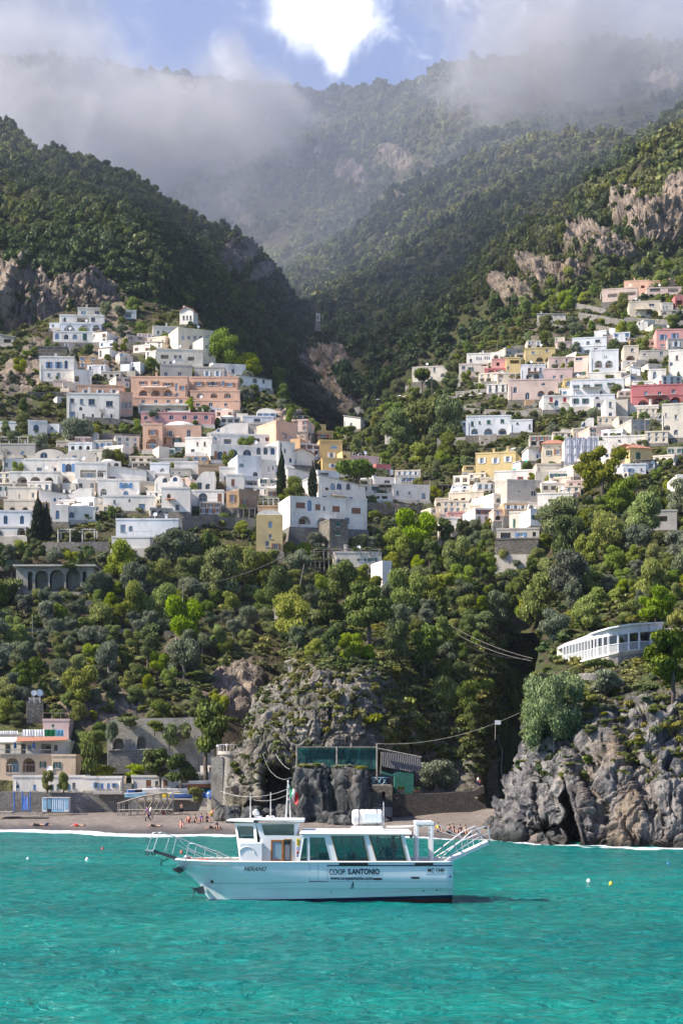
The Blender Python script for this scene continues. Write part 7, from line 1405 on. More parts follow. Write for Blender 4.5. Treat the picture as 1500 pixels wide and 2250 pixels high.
def wall_run(pts, hpx, mat=None, th=.6, D=None, name='terrace_wall', kind='grey dry stone terrace wall', dd=-.6):
    """a retaining wall following the slope: pts are (px, py) of its foot"""
    P_ = []
    for i in range(len(pts) - 1):
        n = max(2, int(math.dist(pts[i], pts[i + 1]) / 14))
        for k in range(n + (i == len(pts) - 2)): t = k / n; P_.append((pts[i][0] * (1 - t) + pts[i + 1][0] * t, pts[i][1] * (1 - t) + pts[i + 1][1] * t))
    Ds = [hitD(*p) if D is None else D for p in P_]; Ds = [np.median(Ds[max(0, i - 1):i + 2]) + dd for i in range(len(Ds))]
    A_ = [P(p[0], p[1], d) for p, d in zip(P_, Ds)]; rt = A_[0].copy(); m = MB(); V = []
    for a_, d in zip(A_, Ds):
        h = hpx / F * d * g0.uniform(.93, 1.05); q_ = a_ - rt; V += [(q_.x, q_.y, q_.z - 2.0), (q_.x, q_.y, q_.z + h), (q_.x, q_.y + th, q_.z + h), (q_.x, q_.y + th, q_.z - 2.0)]
    k = len(A_)
    m.add(V, [(4 * i + j, 4 * i + 4 + j, 4 * i + 4 + (j + 1) % 4, 4 * i + (j + 1) % 4) for i in range(k - 1) for j in range(3)] + [(0, 1, 2, 3), tuple(4 * (k - 1) + j for j in range(4))[::-1]])
    o = m.build(name, mat or g0.choice([M_STONE, M_STONE2])); o.location = rt; tag(o, 'x', 'wall', kind='thing'); mid = P_[len(P_) // 2]; auto(o, kind, mid[0], mid[1]); return o
for ln in '''300 1034 400 1030;60 870 150 868 8;150 880 285 930 6;240 760 330 770 10;170 925 330 938 12;210 965 310 968 14;330 800 350 830 14;640 1030 700 1040 8;800 1125 900 1130 22;900 1130 950 1120 16;
400 1165 470 1155 26;470 1155 560 1160 22;270 1215 400 1208 10;440 1245 560 1240 12;560 1215 640 1210 14;640 1180 700 1190 26;70 1210 240 1208 18;0 1250 60 1250 8;210 1400 330 1392 14;240 1340 420 1330 6;
440 1300 600 1290 8;480 1345 640 1330 6;600 1380 700 1375 8;120 1330 220 1325 6;0 1395 150 1380 6;360 1395 470 1400 10;
1240 672 1330 690 12;1270 700 1370 716 14;1180 716 1250 724 8;1290 722 1380 738 12;1100 770 1160 762 6;1370 708 1500 716 12;1390 745 1470 750 10;960 985 1090 975 22;1010 905 1170 915 10;1130 915 1200 905 12;1150 890 1190 895 8;
890 855 1000 880 8;1000 870 1100 860 10;1040 850 1110 845 10;960 910 1060 890 8;1080 880 1130 872 10;1200 955 1250 965 8;1220 1110 1330 1090 6;1060 1165 1110 1160 14;1010 1165 1080 1150 12;1190 1150 1260 1130 8;1180 1012 1010 1050 6'''.replace('\n', '').split(';'):
    v = list(map(float, ln.split())); wall_run([(v[0], v[1]), (v[2], v[3])], v[4] if len(v) > 4 else 10)
wall_run([(775, 905), (820, 895), (900, 875), (940, 868)], 8, WM['G'], kind='pale railed lane wall', name='lane_wall')
# ---------------------------------------------------------------- trees
def trunk_mesh(name, seed, H, r, tips, mat, lean=0.0, gnarl=.06):
    g = random.Random(seed); m = MB(); fork = H * .45; k = 5
    ps = [Vector((lean * i / k * H + g.gauss(0, gnarl * r * 4) * (i > 0), g.gauss(0, gnarl * r * 4) * (i > 0), -0.12 * H + (fork + .12 * H) * i / k)) for i in range(k + 1)]
    m.tube(ps, [r * (1.35 - .6 * i / k) for i in range(k + 1)], n=7)
    for tp in tips:
        tp = Vector(tp); a = ps[-1]; md = a.lerp(tp, .5) + Vector((g.gauss(0, .04), g.gauss(0, .04), .04)) * H; m.tube([a - Vector((0, 0, .02 * H)), md, tp], [r * .55, r * .36, r * .12], n=5)
    o = m.build(name, mat, recalc=True); me = o.data; bpy.data.objects.remove(o); return me
PROTO = {}
def proto(kind, nm, mat, variants, bark): PROTO[kind] = (nm, [(crown_mesh(nm + '_crown', mat, *a, **k), trunk_mesh(nm + '_trunk', i, 1.0, tr, tips, bark)) for i, (a, k, tr, tips) in enumerate(variants)])
def vr(n, seeds, nb, hh, z0, leaf, spread=.6, rb=.5, tr=.05, cut=None, **k):
    o = []
    for s_ in seeds:
        bl = ball_blobs(s_, nb, 1.0, hh, spread, rb, z0); bl = [(x, y, z, a, b, c * .62) for x, y, z, a, b, c in bl]
        o.append(((s_, bl, n, leaf), k, tr, [(b[0] * .7, b[1] * .7, b[2]) for b in bl[:5]]))
    return o
proto('olive', 'olive_tree', M_OLIVE, vr(9500, (1, 2, 3, 4), 14, .80, .52, .036, .66, .40, .07, jit=.8, shell=.45), M_BARKL)
proto('broad', 'broadleaf_tree', M_BROAD, vr(9500, (11, 12, 13, 14), 15, .85, .50, .040, .64, .40, .05, jit=.7, shell=.4), M_BARK)
proto('dark', 'evergreen_oak', M_OAK, vr(9500, (21, 22, 23, 24), 14, .85, .50, .038, .62, .42, .05, jit=.7, shell=.35), M_BARK)
proto('yellow', 'mimosa_tree', M_YEL, vr(9000, (31,), 22, .8, .55, .034, .80, .27, .05, jit=.8, shell=.5), M_BARK)
def hang(seed):
    g = random.Random(seed); return [(.75 * math.sqrt(g.random()) * math.cos(a), .6 * math.sin(a), .12 + .72 * g.random() ** .9, g.uniform(.2, .38), g.uniform(.2, .34), g.uniform(.12, .2)) for a in [g.uniform(0, 6.28) for _ in range(46)]]
proto('bigbush', 'bush', foliage('silvery_leaves', (0.07, 0.10, 0.03), (0.25, 0.33, 0.09), .01, .2, .1), [((91, hang(91), 22000, .024), dict(jit=.6, shell=.25), .02, [(0, 0, .4)])], M_BARKL)
def layers(seed, n=9):
    g = random.Random(seed); o = []
    for i in range(n): t = i / (n - 1); a = g.uniform(0, 6.28); d = (.66 - .28 * t) * g.uniform(.4, 1.1); r = .40 * (1 - .2 * t); o.append((d * math.cos(a), d * math.sin(a), .42 + .48 * t + g.uniform(-.05, .05), r * g.uniform(.6, 1.15), r * g.uniform(.6, 1), .07 + .06 * g.random()))
    return o
proto('pine', 'pine_tree', M_PINE, [((s_, layers(s_, 12), 8000, .038), dict(jit=.5, shell=.5, flat=.5, core=True), .045, [(b[0] * .8, b[1] * .8, b[2] - .03) for b in layers(s_, 12)[:8]]) for s_ in (41, 42, 43)], M_BARK)
def umb(seed): g = random.Random(seed); return [(.62 * math.cos(a) * g.uniform(.5, 1.1), .62 * math.sin(a) * g.uniform(.5, 1.1), .78 + g.uniform(-.05, .07), .42, .42, .14) for a in np.linspace(0, 6.28, 9)] + [(0, 0, .86, .6, .6, .14)]
proto('umbrella', 'stone_pine', M_PINE, [((s_, umb(s_), 3200, .06), dict(jit=.5, shell=.35, flat=.5), .05, [(b[0] * .8, b[1] * .8, b[2] - .08) for b in umb(s_)[:8]]) for s_ in (51, 52)], M_BARK)
def cyp(seed):
    g = random.Random(seed); o = []
    for i in range(15): t = i / 14; r = .92 * math.sin(math.pi * min(1, t * .93 + .16)) ** .75 + .05; r = max(.12, r * (1 - t * .35)); o.append((g.uniform(-.12, .12) * (1 - t), g.uniform(-.12, .12), .06 + .88 * t, r, r, .075))
    return o
proto('cypress', 'cypress_tree', M_CYP, [((s_, cyp(s_), 2600, .07), dict(jit=.5, shell=.2), .10, [(0, 0, .5)]) for s_ in (61, 62)], M_BARK)
proto('bush', 'bush', M_OAK, vr(1800, (71, 72), 8, .5, .42, .08, .6, .48, .03, jit=.7, shell=.3), M_BARK)
proto('greybush', 'bush', M_OLIVE, vr(3600, (75, 76), 14, .55, .46, .05, .62, .44, .03, jit=.6, shell=.25), M_BARKL)
proto('yellowbush', 'bush', M_YEL, vr(1500, (77, 78), 8, .4, .42, .09, .6, .45, .03, jit=.7, shell=.3), M_BARK)
def bare(seed):
    g = random.Random(seed); m = MB()
    def br(p, d, l, r, dep):
        q_ = p + d * l; m.tube([p, (p + q_) / 2 + Vector((g.gauss(0, .02), g.gauss(0, .02), 0)), q_], [r, r * .8, r * .55], n=4)
        if dep > 0:
            for _ in range(3): br(q_, (d + Vector((g.gauss(0, .55), g.gauss(0, .55), g.gauss(.15, .2)))).normalized(), l * .68, r * .55, dep - 1)
    br(Vector((0, 0, -.1)), Vector((0, 0, 1)), .42, .05, 4); o = m.build('bare', M_BARKL); me = o.data; bpy.data.objects.remove(o); return me
PROTO['bare'] = ('bare_tree', [(bare(3), None), (bare(4), None)])
KLAB = dict(olive='grey green olive tree', broad='bright green leafy tree', dark='dark evergreen oak', pine='dark green pine', cypress='slender dark cypress', umbrella='flat topped umbrella pine', bush='dark green bush', greybush='grey green bush', bigbush='big bush', yellowbush='yellow green bush', bare='bare branched tree', yellow='yellow green mimosa')
GRP = dict(olive='olive trees on the hillside', broad='leafy trees on the hillside', dark='evergreen oaks on the hillside', pine='pines on the hillside', bush='bushes on the hillside', greybush='grey green bushes', yellowbush='yellow green bushes', cypress='cypresses', bare='bare trees')
TP = []
def tree(kind, px, py, hpx, wpx, label=None, D=None, seed=None):
    g = random.Random(int(px * 3 + py * 17) if seed is None else seed); nm, vs = PROTO[kind]; cr, tk = g.choice(vs)
    p = hit(px, py)[0] if D is None else P(px, py, D); s = p.y / F
    rt = thing(nm, 'x', 'bush' if 'bush' in kind else 'tree', tuple(p), g.uniform(0, 6.28)); e_ = g.uniform(.82, 1.2) if kind not in ('cypress', 'bigbush', 'umbrella') else 1; rt.scale = (wpx / 2 * s * e_, wpx / 2 * s / e_, hpx * s)
    if kind == 'bare': rt.scale = (hpx * s, hpx * s, hpx * s); link('branches', cr, rt)
    else:
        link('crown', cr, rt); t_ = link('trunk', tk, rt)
        if wpx > 0: t_.scale = (min(1.6, hpx / wpx * 1.2), min(1.6, hpx / wpx * 1.2), 1)
    if label: rt['label'] = label
    else: auto(rt, KLAB[kind], px, py - hpx / 2)
    if not label and kind in GRP: rt['group'] = GRP[kind]
    TP.append((px, py - hpx * .5, max(wpx, hpx * .7))); return rt
for a in [('cypress', 84, 1190, 112, 34, 'thick twin trunked cypress in front of the cream left villa'), ('cypress', 102, 1188, 84, 30, 'shorter cypress grown into the thick twin trunked one'), ('cypress', 618, 1114, 142, 24, 'tallest slender cypress rising beside the arched white hall'),
          ('cypress', 687, 1094, 82, 26, 'second tall cypress standing left of the stone pine'), ('dark', 645, 1098, 44, 54, 'round dark conifer between the two tall cypresses'), ('umbrella', 784, 1105, 94, 96, 'large umbrella pine behind the house with brown shutters'),
          ('cypress', 708, 722, 72, 8, 'thin lone cypress on the far wooded slope', ), ('cypress', 727, 706, 34, 5, 'second thinner cypress on the far wooded slope'), ('umbrella', 927, 872, 62, 44, 'small umbrella pine in front of the cream flat villa'),
          ('dark', 930, 968, 104, 112, 'huge dark evergreen above the small white house'), ('dark', 878, 992, 80, 80, 'dark evergreen left of the huge one'), ('dark', 985, 970, 90, 86, 'dark evergreen right of the huge one'), ('broad', 492, 808, 84, 84, 'fresh green tree right of the cream ridge row'),
          ('broad', 546, 824, 52, 62, 'olive brown tree above the white gorge edge house'), ('broad', 612, 856, 46, 46, 'green tree behind the gorge edge house'), ('olive', 172, 980, 66, 72, 'rounded tree between the left edge villa and peach villa'), ('olive', 92, 994, 44, 50, 'grey olive tree above the cream roof room'),
          ('yellow', 1322, 1094, 108, 104, 'large yellow green mimosa in front of the gabled cottage'), ('broad', 1196, 1372, 118, 118, 'brightest yellow green tree in the middle of the ravine slope'), ('pine', 452, 1700, 165, 140, 'tall pine in front of the retaining wall beside the round tower'),
          ('pine', 398, 1738, 84, 104, 'leaning beach pine left of the round stone tower'), ('pine', 352, 1730, 86, 116, 'spreading pine above the white beach building'), ('pine', 810, 1416, 140, 140, 'biggest pine on top of the crag'), ('pine', 722, 1404, 108, 116, 'pine with bare trunks left of the biggest pine'),
          ('pine', 872, 1490, 128, 84, 'tall narrow pine on the right shoulder of the crag'), ('pine', 932, 1492, 120, 84, 'dark pine beside the ravine edge'), ('bigbush', 1216, 1648, 172, 156, 'huge rounded grey green bush hanging over the headland cliff'), ('greybush', 1330, 1530, 70, 80, 'grey green bush on the headland below the restaurant'),
          ('pine', 1478, 1545, 165, 170, 'dark pine at the right edge below the restaurant'), ('olive', 957, 1744, 74, 104, 'rounded olive coloured tree on the walled terrace'), ('yellowbush', 816, 1598, 52, 52, 'yellow green shrub leaning out of the crag'),
          ('broad', 105, 1738, 44, 30, 'small pruned tree in front of the white cabin row'), ('broad', 140, 1738, 40, 30, 'second small pruned tree in front of the white cabin row'), ('broad', 1170, 1470, 90, 80, 'leafy tree left of the curved restaurant'),
          ('yellowbush', 1290, 1545, 44, 52, 'yellow bush under the clipped terrace tree'), ('yellowbush', 1352, 1508, 26, 46, 'yellow flowering bush on the headland top'), ('yellowbush', 1408, 1640, 26, 30, 'green bush growing on the headland rock face'), ('yellowbush', 430, 1770, 56, 40, 'yellow green bush at the foot of the round stone tower'),
          ('yellowbush', 1490, 1385, 80, 50, 'yellow tree at the right edge above the restaurant'), ('yellowbush', 265, 1480, 26, 32, 'round yellow bush on the slope above the retaining wall'), ('dark', 1230, 1190, 90, 90, 'very dark tree right of the laundry shed'), ('dark', 1245, 1240, 100, 80, 'dark shaded tree under the very dark tree')]:
    D_ = {'small pruned tree in front of the white cabin row': 201, 'second small pruned tree in front of the white cabin row': 201, 'leaning beach pine left of the round stone tower': 200, 'spreading pine above the white beach building': 203, 'tall pine in front of the retaining wall beside the round tower': 204,
          'rounded olive coloured tree on the walled terrace': 187, 'yellow green bush at the foot of the round stone tower': 194, 'second tall cypress standing left of the stone pine': hitD(687, 1094) - 12, 'round dark conifer between the two tall cypresses': hitD(645, 1098) - 7}.get(a[5]); tree(*a[:5], label=a[5], D=D_)
for a in ((1406, 702, 32), (232, 930, 34), (1042, 1090, 40), (1165, 1085, 26), (10, 1045, 60), (480, 1000, 16), (1128, 1090, 20), (868, 1135, 30), (820, 1185, 40)): tree('bare', a[0], a[1], a[2], a[2] * .7)
REG = [([(-60, 1215), (560, 1240), (560, 1420), (430, 1470), (330, 1560), (-60, 1560)], dict(olive=4.5, dark=2, broad=4, pine=.7), 46, 84, 170, 1.0),
       ([(560, 1215), (1080, 1190), (1120, 1300), (1080, 1420), (960, 1480), (700, 1450), (560, 1400)], dict(pine=2, dark=3.4, olive=2.4, broad=3.6), 48, 90, 110, 1.0),
       ([(1040, 1300), (1180, 1260), (1160, 1440), (1140, 1600), (1060, 1640), (960, 1560)], dict(dark=9, pine=1), 50, 84, 30, 1.1),
       ([(1130, 1230), (1300, 1120), (1560, 1110), (1560, 1400), (1440, 1380), (1290, 1400), (1190, 1440), (1150, 1400)], dict(broad=9, olive=2.4, dark=1.6), 46, 88, 100, 1.0),
       ([(760, 960), (860, 860), (1010, 830), (1000, 960), (1040, 1000), (1000, 1060), (860, 1010)], dict(dark=8, olive=1, broad=1.5), 26, 50, 90, .9),
       ([(0, 760), (300, 660), (640, 860), (760, 960), (960, 1090), (940, 1180), (560, 1200), (240, 1200), (0, 1190)], dict(olive=2, broad=3, dark=4), 13, 32, 190, 1.0),
       ([(990, 850), (1200, 720), (1500, 650), (1500, 1120), (1260, 1140), (960, 1150), (1040, 1030), (1200, 960), (1100, 900)], dict(olive=2, broad=2.4, dark=4), 13, 34, 190, 1.0),
       ([(620, 1130), (720, 1190), (1000, 1110), (1090, 1170), (1060, 1260), (600, 1240)], dict(olive=6, broad=2, dark=2, yellow=.1), 34, 62, 46, 1.0),
       ([(960, 830), (1180, 640), (1320, 600), (1500, 590), (1500, 640), (1300, 660), (1180, 720), (1010, 800)], dict(dark=5, broad=4), 18, 36, 70, 1.0),
       ([(-60, 1480), (420, 1480), (500, 1560), (480, 1590), (240, 1590), (230, 1680), (170, 1690), (150, 1600), (-60, 1590)], dict(olive=2, broad=3, dark=3, yellowbush=1, bush=2), 34, 60, 46, .9),
       ([(620, 930), (760, 940), (860, 1030), (740, 990)], dict(olive=1, dark=3, broad=2), 20, 40, 16, 1.0),
       ([(1160, 1480), (1300, 1470), (1500, 1470), (1500, 1600), (1380, 1580), (1280, 1620)], dict(greybush=3, yellowbush=2, bush=3), 24, 44, 26, .8)]
g1 = random.Random(5); placed = list(TP)
for poly, mix, w0, w1, nmax, hr in REG:
    xs_ = [p[0] for p in poly]; ys_ = [p[1] for p in poly]; n = 0
    for t in range(nmax * 14):
        if n >= nmax: break
        px, py = g1.uniform(min(xs_), max(xs_)), g1.uniform(min(ys_), max(ys_)); w_ = w0 * .75 + (w1 * 1.12 - w0 * .75) * g1.random() ** 1.5
        if not pip((px, py), poly): continue
        kind = g1.choices(list(mix), list(mix.values()))[0]; h_ = w_ * g1.uniform(.85, 1.15) * hr * (1.25 if kind == 'pine' else .72 if 'bush' in kind else 1)
        if any((px - a) ** 2 + (py - h_ * .5 - b) ** 2 < (.31 * (w_ + c)) ** 2 for a, b, c in placed): continue
        if w1 <= 40 and g1.random() < .3: pass
        elif inhouse(px, py - h_ * .45, 0 if w1 > 40 else -2) or (w1 <= 40 and inhouse(px, py - 2, -3)) or inhouse(px - w_ * .3, py - h_ * .7, -2) or inhouse(px + w_ * .3, py - h_ * .7, -2): continue
        tree(kind, px, py, h_, w_); placed.append(TP[-1]); n += 1
    print('region', n)
# ---------------------------------------------------------------- undergrowth
def scrub(sh, spacing, r0, r1, label, name='undergrowth', rocklo=None, flat=.75, **k):
    p, px, py, rk = sample(sh, spacing, rockmax=.5 if rocklo is None else 9, **k)
    keep = np.ones(len(p), bool)
    for (_, _, _, b, d) in HOUSES: keep &= ~((px > b[0] - 1) & (px < b[1] + 1) & (py > b[2]) & (py < b[3] + 4) & (np.abs(p[:, 1] - d) < 14))
    if rocklo is not None: keep &= (rk > rocklo) & (fbm(p * .12 + 31, 3) > -.15)
    p = p[keep]; n = len(p); print(label, n); r = r0 + (r1 - r0) * rng.random(n) ** 2
    sc = np.stack([r, r, r * flat * (.7 + .6 * rng.random(n))], 1); rot = np.stack([rng.normal(0, .2, n), rng.normal(0, .2, n), rng.random(n) * 6.28], 1); p = p.copy(); p[:, 2] -= .15 * r
    return scatter_gn(name, p, sc, rot, S_COL, label)
scrub(VH, 1.9, .5, 1.7, 'low bushes and grass between the left hillside terraces', xr=(-340, 1150), yr=(640, 1600))
scrub(RV, 2.1, .5, 1.8, 'low bushes between the houses of the right hillside', xr=(740, 2200), yr=(600, 1300))
scrub(CCs, 1.5, .4, 1.5, 'thick low bushes over the top of the crag', yr=(1240, 1560))
scrub(RHs, 1.5, .4, 1.5, 'thick low bushes over the top of the headland', yr=(1180, 1560), xr=(1100, 2300))
scrub(CCs, 1.25, .5, 1.7, 'bushes covering the right shoulder of the crag', name='crag_bushes', rocklo=-1, xr=(830, 1200), yr=(1400, 1700))
scrub(CCs, 1.15, .2, .85, 'tufts of grey green plants on the crag rock', name='rock_plants', rocklo=.3, yr=(1440, 1720))
scrub(RHs, 1.4, .2, .8, 'tufts of grey green plants on the headland rock', name='rock_plants', rocklo=.3, yr=(1480, 1720), xr=(1060, 2100))

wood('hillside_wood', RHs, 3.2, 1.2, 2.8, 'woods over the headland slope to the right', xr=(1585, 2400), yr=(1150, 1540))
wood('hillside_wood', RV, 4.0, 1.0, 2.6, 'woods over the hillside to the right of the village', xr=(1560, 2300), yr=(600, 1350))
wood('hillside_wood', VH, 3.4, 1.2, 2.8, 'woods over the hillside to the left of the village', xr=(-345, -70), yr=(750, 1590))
# ---------------------------------------------------------------- people and beach things
def person_mesh(pose):
    """one continuous body grown by a skin modifier; metres, feet or seat at z=0, facing -y"""
    J = {}; E = []
    if pose == 'stand':
        J = dict(pel=(0, 0, .93, .115), sp=(0, .01, 1.15, .11), ch=(0, .01, 1.35, .125), nk=(0, .0, 1.49, .05), hd=(0, -.01, 1.60, .085), tp=(0, 0, 1.70, .065), ls=(.17, .01, 1.42, .055), le=(.24, .03, 1.15, .042), lw=(.25, -.06, .92, .03), lh=(.25, -.09, .84, .034), rs=(-.17, .01, 1.42, .055), re=(-.25, .03, 1.15, .042), rw=(-.22, -.10, .95, .03), rh=(-.2, -.14, .88, .034),
                 lk=(.10, -.02, .50, .062), la=(.11, .02, .09, .042), lf=(.12, -.13, .03, .035), rk=(-.10, -.04, .50, .062), ra=(-.12, .03, .09, .042), rf=(-.13, -.12, .03, .035), lp=(.09, 0, .86, .085), rp=(-.09, 0, .86, .085))
    if pose == 'walk':
        J = dict(pel=(0, 0, .91, .115), sp=(0, -.02, 1.13, .11), ch=(0, -.05, 1.33, .125), nk=(0, -.08, 1.47, .05), hd=(0, -.11, 1.57, .085), tp=(0, -.11, 1.67, .065), ls=(.17, -.05, 1.40, .055), le=(.24, .10, 1.16, .042), lw=(.22, .12, .93, .03), lh=(.22, .12, .86, .034), rs=(-.17, -.05, 1.40, .055), re=(-.24, -.16, 1.16, .042), rw=(-.2, -.36, 1.05, .03), rh=(-.2, -.42, 1.03, .034),
                 lk=(.10, -.22, .52, .062), la=(.10, -.26, .10, .042), lf=(.10, -.40, .05, .035), rk=(-.10, .12, .50, .062), ra=(-.10, .38, .16, .042), rf=(-.10, .36, .05, .035), lp=(.09, -.02, .85, .085), rp=(-.09, .02, .85, .085))
    if pose == 'sit':
        J = dict(pel=(0, 0, .13, .12), sp=(0, .05, .35, .11), ch=(0, .06, .55, .12), nk=(0, .03, .70, .05), hd=(0, .01, .81, .085), tp=(0, .01, .91, .065), ls=(.17, .06, .62, .055), le=(.24, .12, .36, .042), lw=(.2, -.10, .30, .03), lh=(.16, -.2, .34, .034), rs=(-.17, .06, .62, .055), re=(-.26, .18, .36, .042), rw=(-.27, .26, .12, .03), rh=(-.27, .30, .04, .034),
                 lk=(.12, -.36, .46, .062), la=(.12, -.58, .09, .042), lf=(.12, -.70, .04, .035), rk=(-.12, -.40, .42, .062), ra=(-.13, -.66, .08, .042), rf=(-.13, -.78, .05, .035), lp=(.09, -.03, .15, .09), rp=(-.09, -.03, .15, .09))
    if pose == 'lie':
        J = dict(pel=(0, 0, .12, .11), sp=(.22, 0, .12, .10), ch=(.42, 0, .13, .12), nk=(.56, 0, .13, .05), hd=(.67, 0, .14, .085), tp=(.77, 0, .14, .065), ls=(.48, .17, .12, .055), le=(.30, .27, .08, .042), lw=(.1, .26, .05, .03), lh=(.03, .25, .04, .034), rs=(.48, -.17, .12, .055), re=(.58, -.30, .10, .042), rw=(.74, -.22, .10, .03), rh=(.78, -.16, .12, .034),
                 lk=(-.42, .1, .12, .062), la=(-.82, .1, .06, .042), lf=(-.87, .1, .14, .035), rk=(-.38, -.1, .32, .062), ra=(-.62, -.11, .06, .042), rf=(-.74, -.11, .05, .035), lp=(-.06, .09, .12, .085), rp=(-.06, -.09, .12, .085))
    E = 'pel-sp sp-ch ch-nk nk-hd hd-tp ch-ls ls-le le-lw lw-lh ch-rs rs-re re-rw rw-rh pel-lp lp-lk lk-la la-lf pel-rp rp-rk rk-ra ra-rf'.split()
    nm = list(J); me = bpy.data.meshes.new('person_skeleton'); me.from_pydata([J[k][:3] for k in nm], [tuple(nm.index(x) for x in e.split('-')) for e in E], []); o = bpy.data.objects.new('t', me); C.objects.link(o)
    md = o.modifiers.new('s', 'SKIN'); sv = me.skin_vertices[0].data
    for i, k in enumerate(nm): sv[i].radius = (J[k][3],) * 2; sv[i].use_root = k == 'pel'
    o.modifiers.new('b', 'SUBSURF').levels = 1
    dg = bpy.context.evaluated_depsgraph_get(); r = bpy.data.meshes.new_from_object(o.evaluated_get(dg)); r.name = 'person_body'; bpy.data.objects.remove(o)
    for p in r.polygons: p.use_smooth = True
    r.materials.clear(); r.materials.append(M_SKIN)
    def tubeset(segs, k=1.22):
        m = MB()
        for sg in segs: m.tube([J[a][:3] for a in sg], [J[a][3] * k for a in sg], n=8)
        x = m.build('c', M_SKIN); d = x.data; bpy.data.objects.remove(x); return d
    sh = tubeset([('pel', 'sp', 'ch'), ('ls', 'ch', 'rs')]); tr_ = tubeset([('pel', 'lp', 'lk'), ('pel', 'rp', 'rk')]); lt = tubeset([('pel', 'lp', 'lk', 'la'), ('pel', 'rp', 'rk', 'ra')])
    m = MB(); a = Vector(J['hd'][:3]); b = Vector(J['tp'][:3]); c = a.lerp(b, .55); m.ball(tuple(c + Vector((0 if pose != 'lie' else .02, .03 if pose != 'lie' else 0, .01))), (.095, .10, .10)); x = m.build('h', M_HAIR); hd = x.data; bpy.data.objects.remove(x)
    return dict(body=r, shirt=sh, shorts=tr_, trousers=lt, hair=hd)
PM = {k: person_mesh(k) for k in ('stand', 'walk', 'sit', 'lie')}
CL = {k: plain('cloth_' + k, c, .9) for k, c in dict(black=(.012, .012, .016), white=(.7, .7, .7), purple=(.10, .05, .22), red=(.5, .03, .03), teal=(.05, .40, .42), navy=(.02, .03, .10), pink=(.7, .25, .3), yellow=(.75, .55, .03)).items()}
def person(label, pose, px, pyb, D, rz, shirt=None, bottom=('shorts', 'black'), hpx=None, group=None, z=None):
    p = P(px, pyb, D) if D else hit(px, pyb)[0]
    if z is not None: p.z = z
    rt = thing('person', label, 'person', tuple(p), R(rz), group); k = 1.0
    if hpx: k = hpx / F * p.y / {'stand': 1.72, 'walk': 1.7, 'sit': .95, 'lie': .3}[pose]
    rt.scale = (k, k, k); link('body', PM[pose]['body'], rt); link('hair', PM[pose]['hair'], rt)
    def cl(nm, part, c):
        me = PM[pose][part].copy(); me.materials.clear(); me.materials.append(CL[c]); link(nm, me, rt)
    if shirt: cl('shirt', 'shirt', shirt)
    if bottom: cl(bottom[0], bottom[0], bottom[1])
    return rt
for a in [('person walking along the beach in dark trousers and a purple top', 'walk', 325, 1806, None, -70, 'purple', ('trousers', 'black'), 36), ('person in white close beside the walker on the beach', 'walk', 331, 1800, None, 110, 'white', ('trousers', 'navy'), 30),
          ('person standing in dark shorts before the concrete wall', 'stand', 400, 1790, None, 20, None, ('shorts', 'black'), 25), ('second person standing beside the one in dark shorts', 'stand', 396, 1789, None, -40, 'black', ('shorts', 'navy'), 22),
          ('person sunbathing nearest the left end of the beach', 'lie', 82, 1815, None, 10, 'black', ('shorts', 'black'), None), ('person lying at the water edge on a white towel', 'lie', 100, 1814, None, 170, None, ('shorts', 'navy'), None), ('person lying alone on the sand right of the two sunbathers', 'lie', 172, 1816, None, 0, None, ('shorts', 'red'), None),
          ('person in orange shorts lying by the timber ramp', 'lie', 362, 1789, None, 15, None, ('shorts', 'red'), None), ('person lying on the sand left of the group', 'lie', 340, 1817, None, 5, None, ('shorts', 'black'), None), ('person sitting upright at the left of the beach group', 'sit', 415, 1808, None, -20, None, ('shorts', 'red'), None),
          ('person sitting second in the beach group', 'sit', 429, 1808, None, 30, None, ('shorts', 'black'), None), ('person in a purple top sitting in the beach group', 'sit', 442, 1806, None, 0, 'purple', ('shorts', 'purple'), None), ('person in dark clothes at the right of the beach group', 'sit', 455, 1807, None, 40, 'black', ('shorts', 'black'), None),
          ('person sitting near the water left of the wheelhouse', 'sit', 399, 1819, None, 10, None, ('shorts', 'pink'), None), ('person lying on a pale towel near the water', 'lie', 468, 1821, None, 0, None, ('shorts', 'black'), None), ('person sitting with a dark towel near the water', 'sit', 476, 1822, None, 20, 'navy', ('shorts', 'black'), None),
          ('person sitting by the rocks with a yellow float', 'sit', 466, 1794, None, -30, None, ('shorts', 'yellow'), None), ('person in a red top sitting against the crag foot', 'sit', 472, 1793, None, 0, 'red', ('shorts', 'black'), None),
          ('person in teal shorts standing near the headland foot', 'stand', 1074, 1838, 158, 20, None, ('shorts', 'teal'), 27), ('person sitting on the shaded beach behind the gantry', 'sit', 962, 1828, None, 20, 'yellow', ('shorts', 'black'), None), ('person with bare back sitting right of the gantry', 'sit', 986, 1832, None, 200, None, ('shorts', 'black'), None),
          ('person sitting third in the row right of the gantry', 'sit', 995, 1830, None, 10, None, ('shorts', 'navy'), None), ('person in a dark top seated in the row right of the gantry', 'sit', 1010, 1833, None, -20, 'black', ('shorts', 'navy'), None), ('person seated last in the row right of the gantry', 'sit', 1022, 1834, None, 10, None, ('shorts', 'black'), None),
          ('person lying at the foot of the headland', 'lie', 1112, 1836, 156, 0, None, ('shorts', 'pink'), None), ('person seated with a red bag at the foot of the headland', 'sit', 1136, 1839, 153, 20, 'red', ('shorts', 'black'), None),
          ('person in pale clothes at the railing on the ravine path', 'stand', 1050, 1728, 184, 0, 'white', ('trousers', 'navy'), 22), ('person in a red top on the ravine path', 'stand', 1054, 1731, 184, 30, 'red', ('trousers', 'navy'), 20)]:
    person(*a[:9])
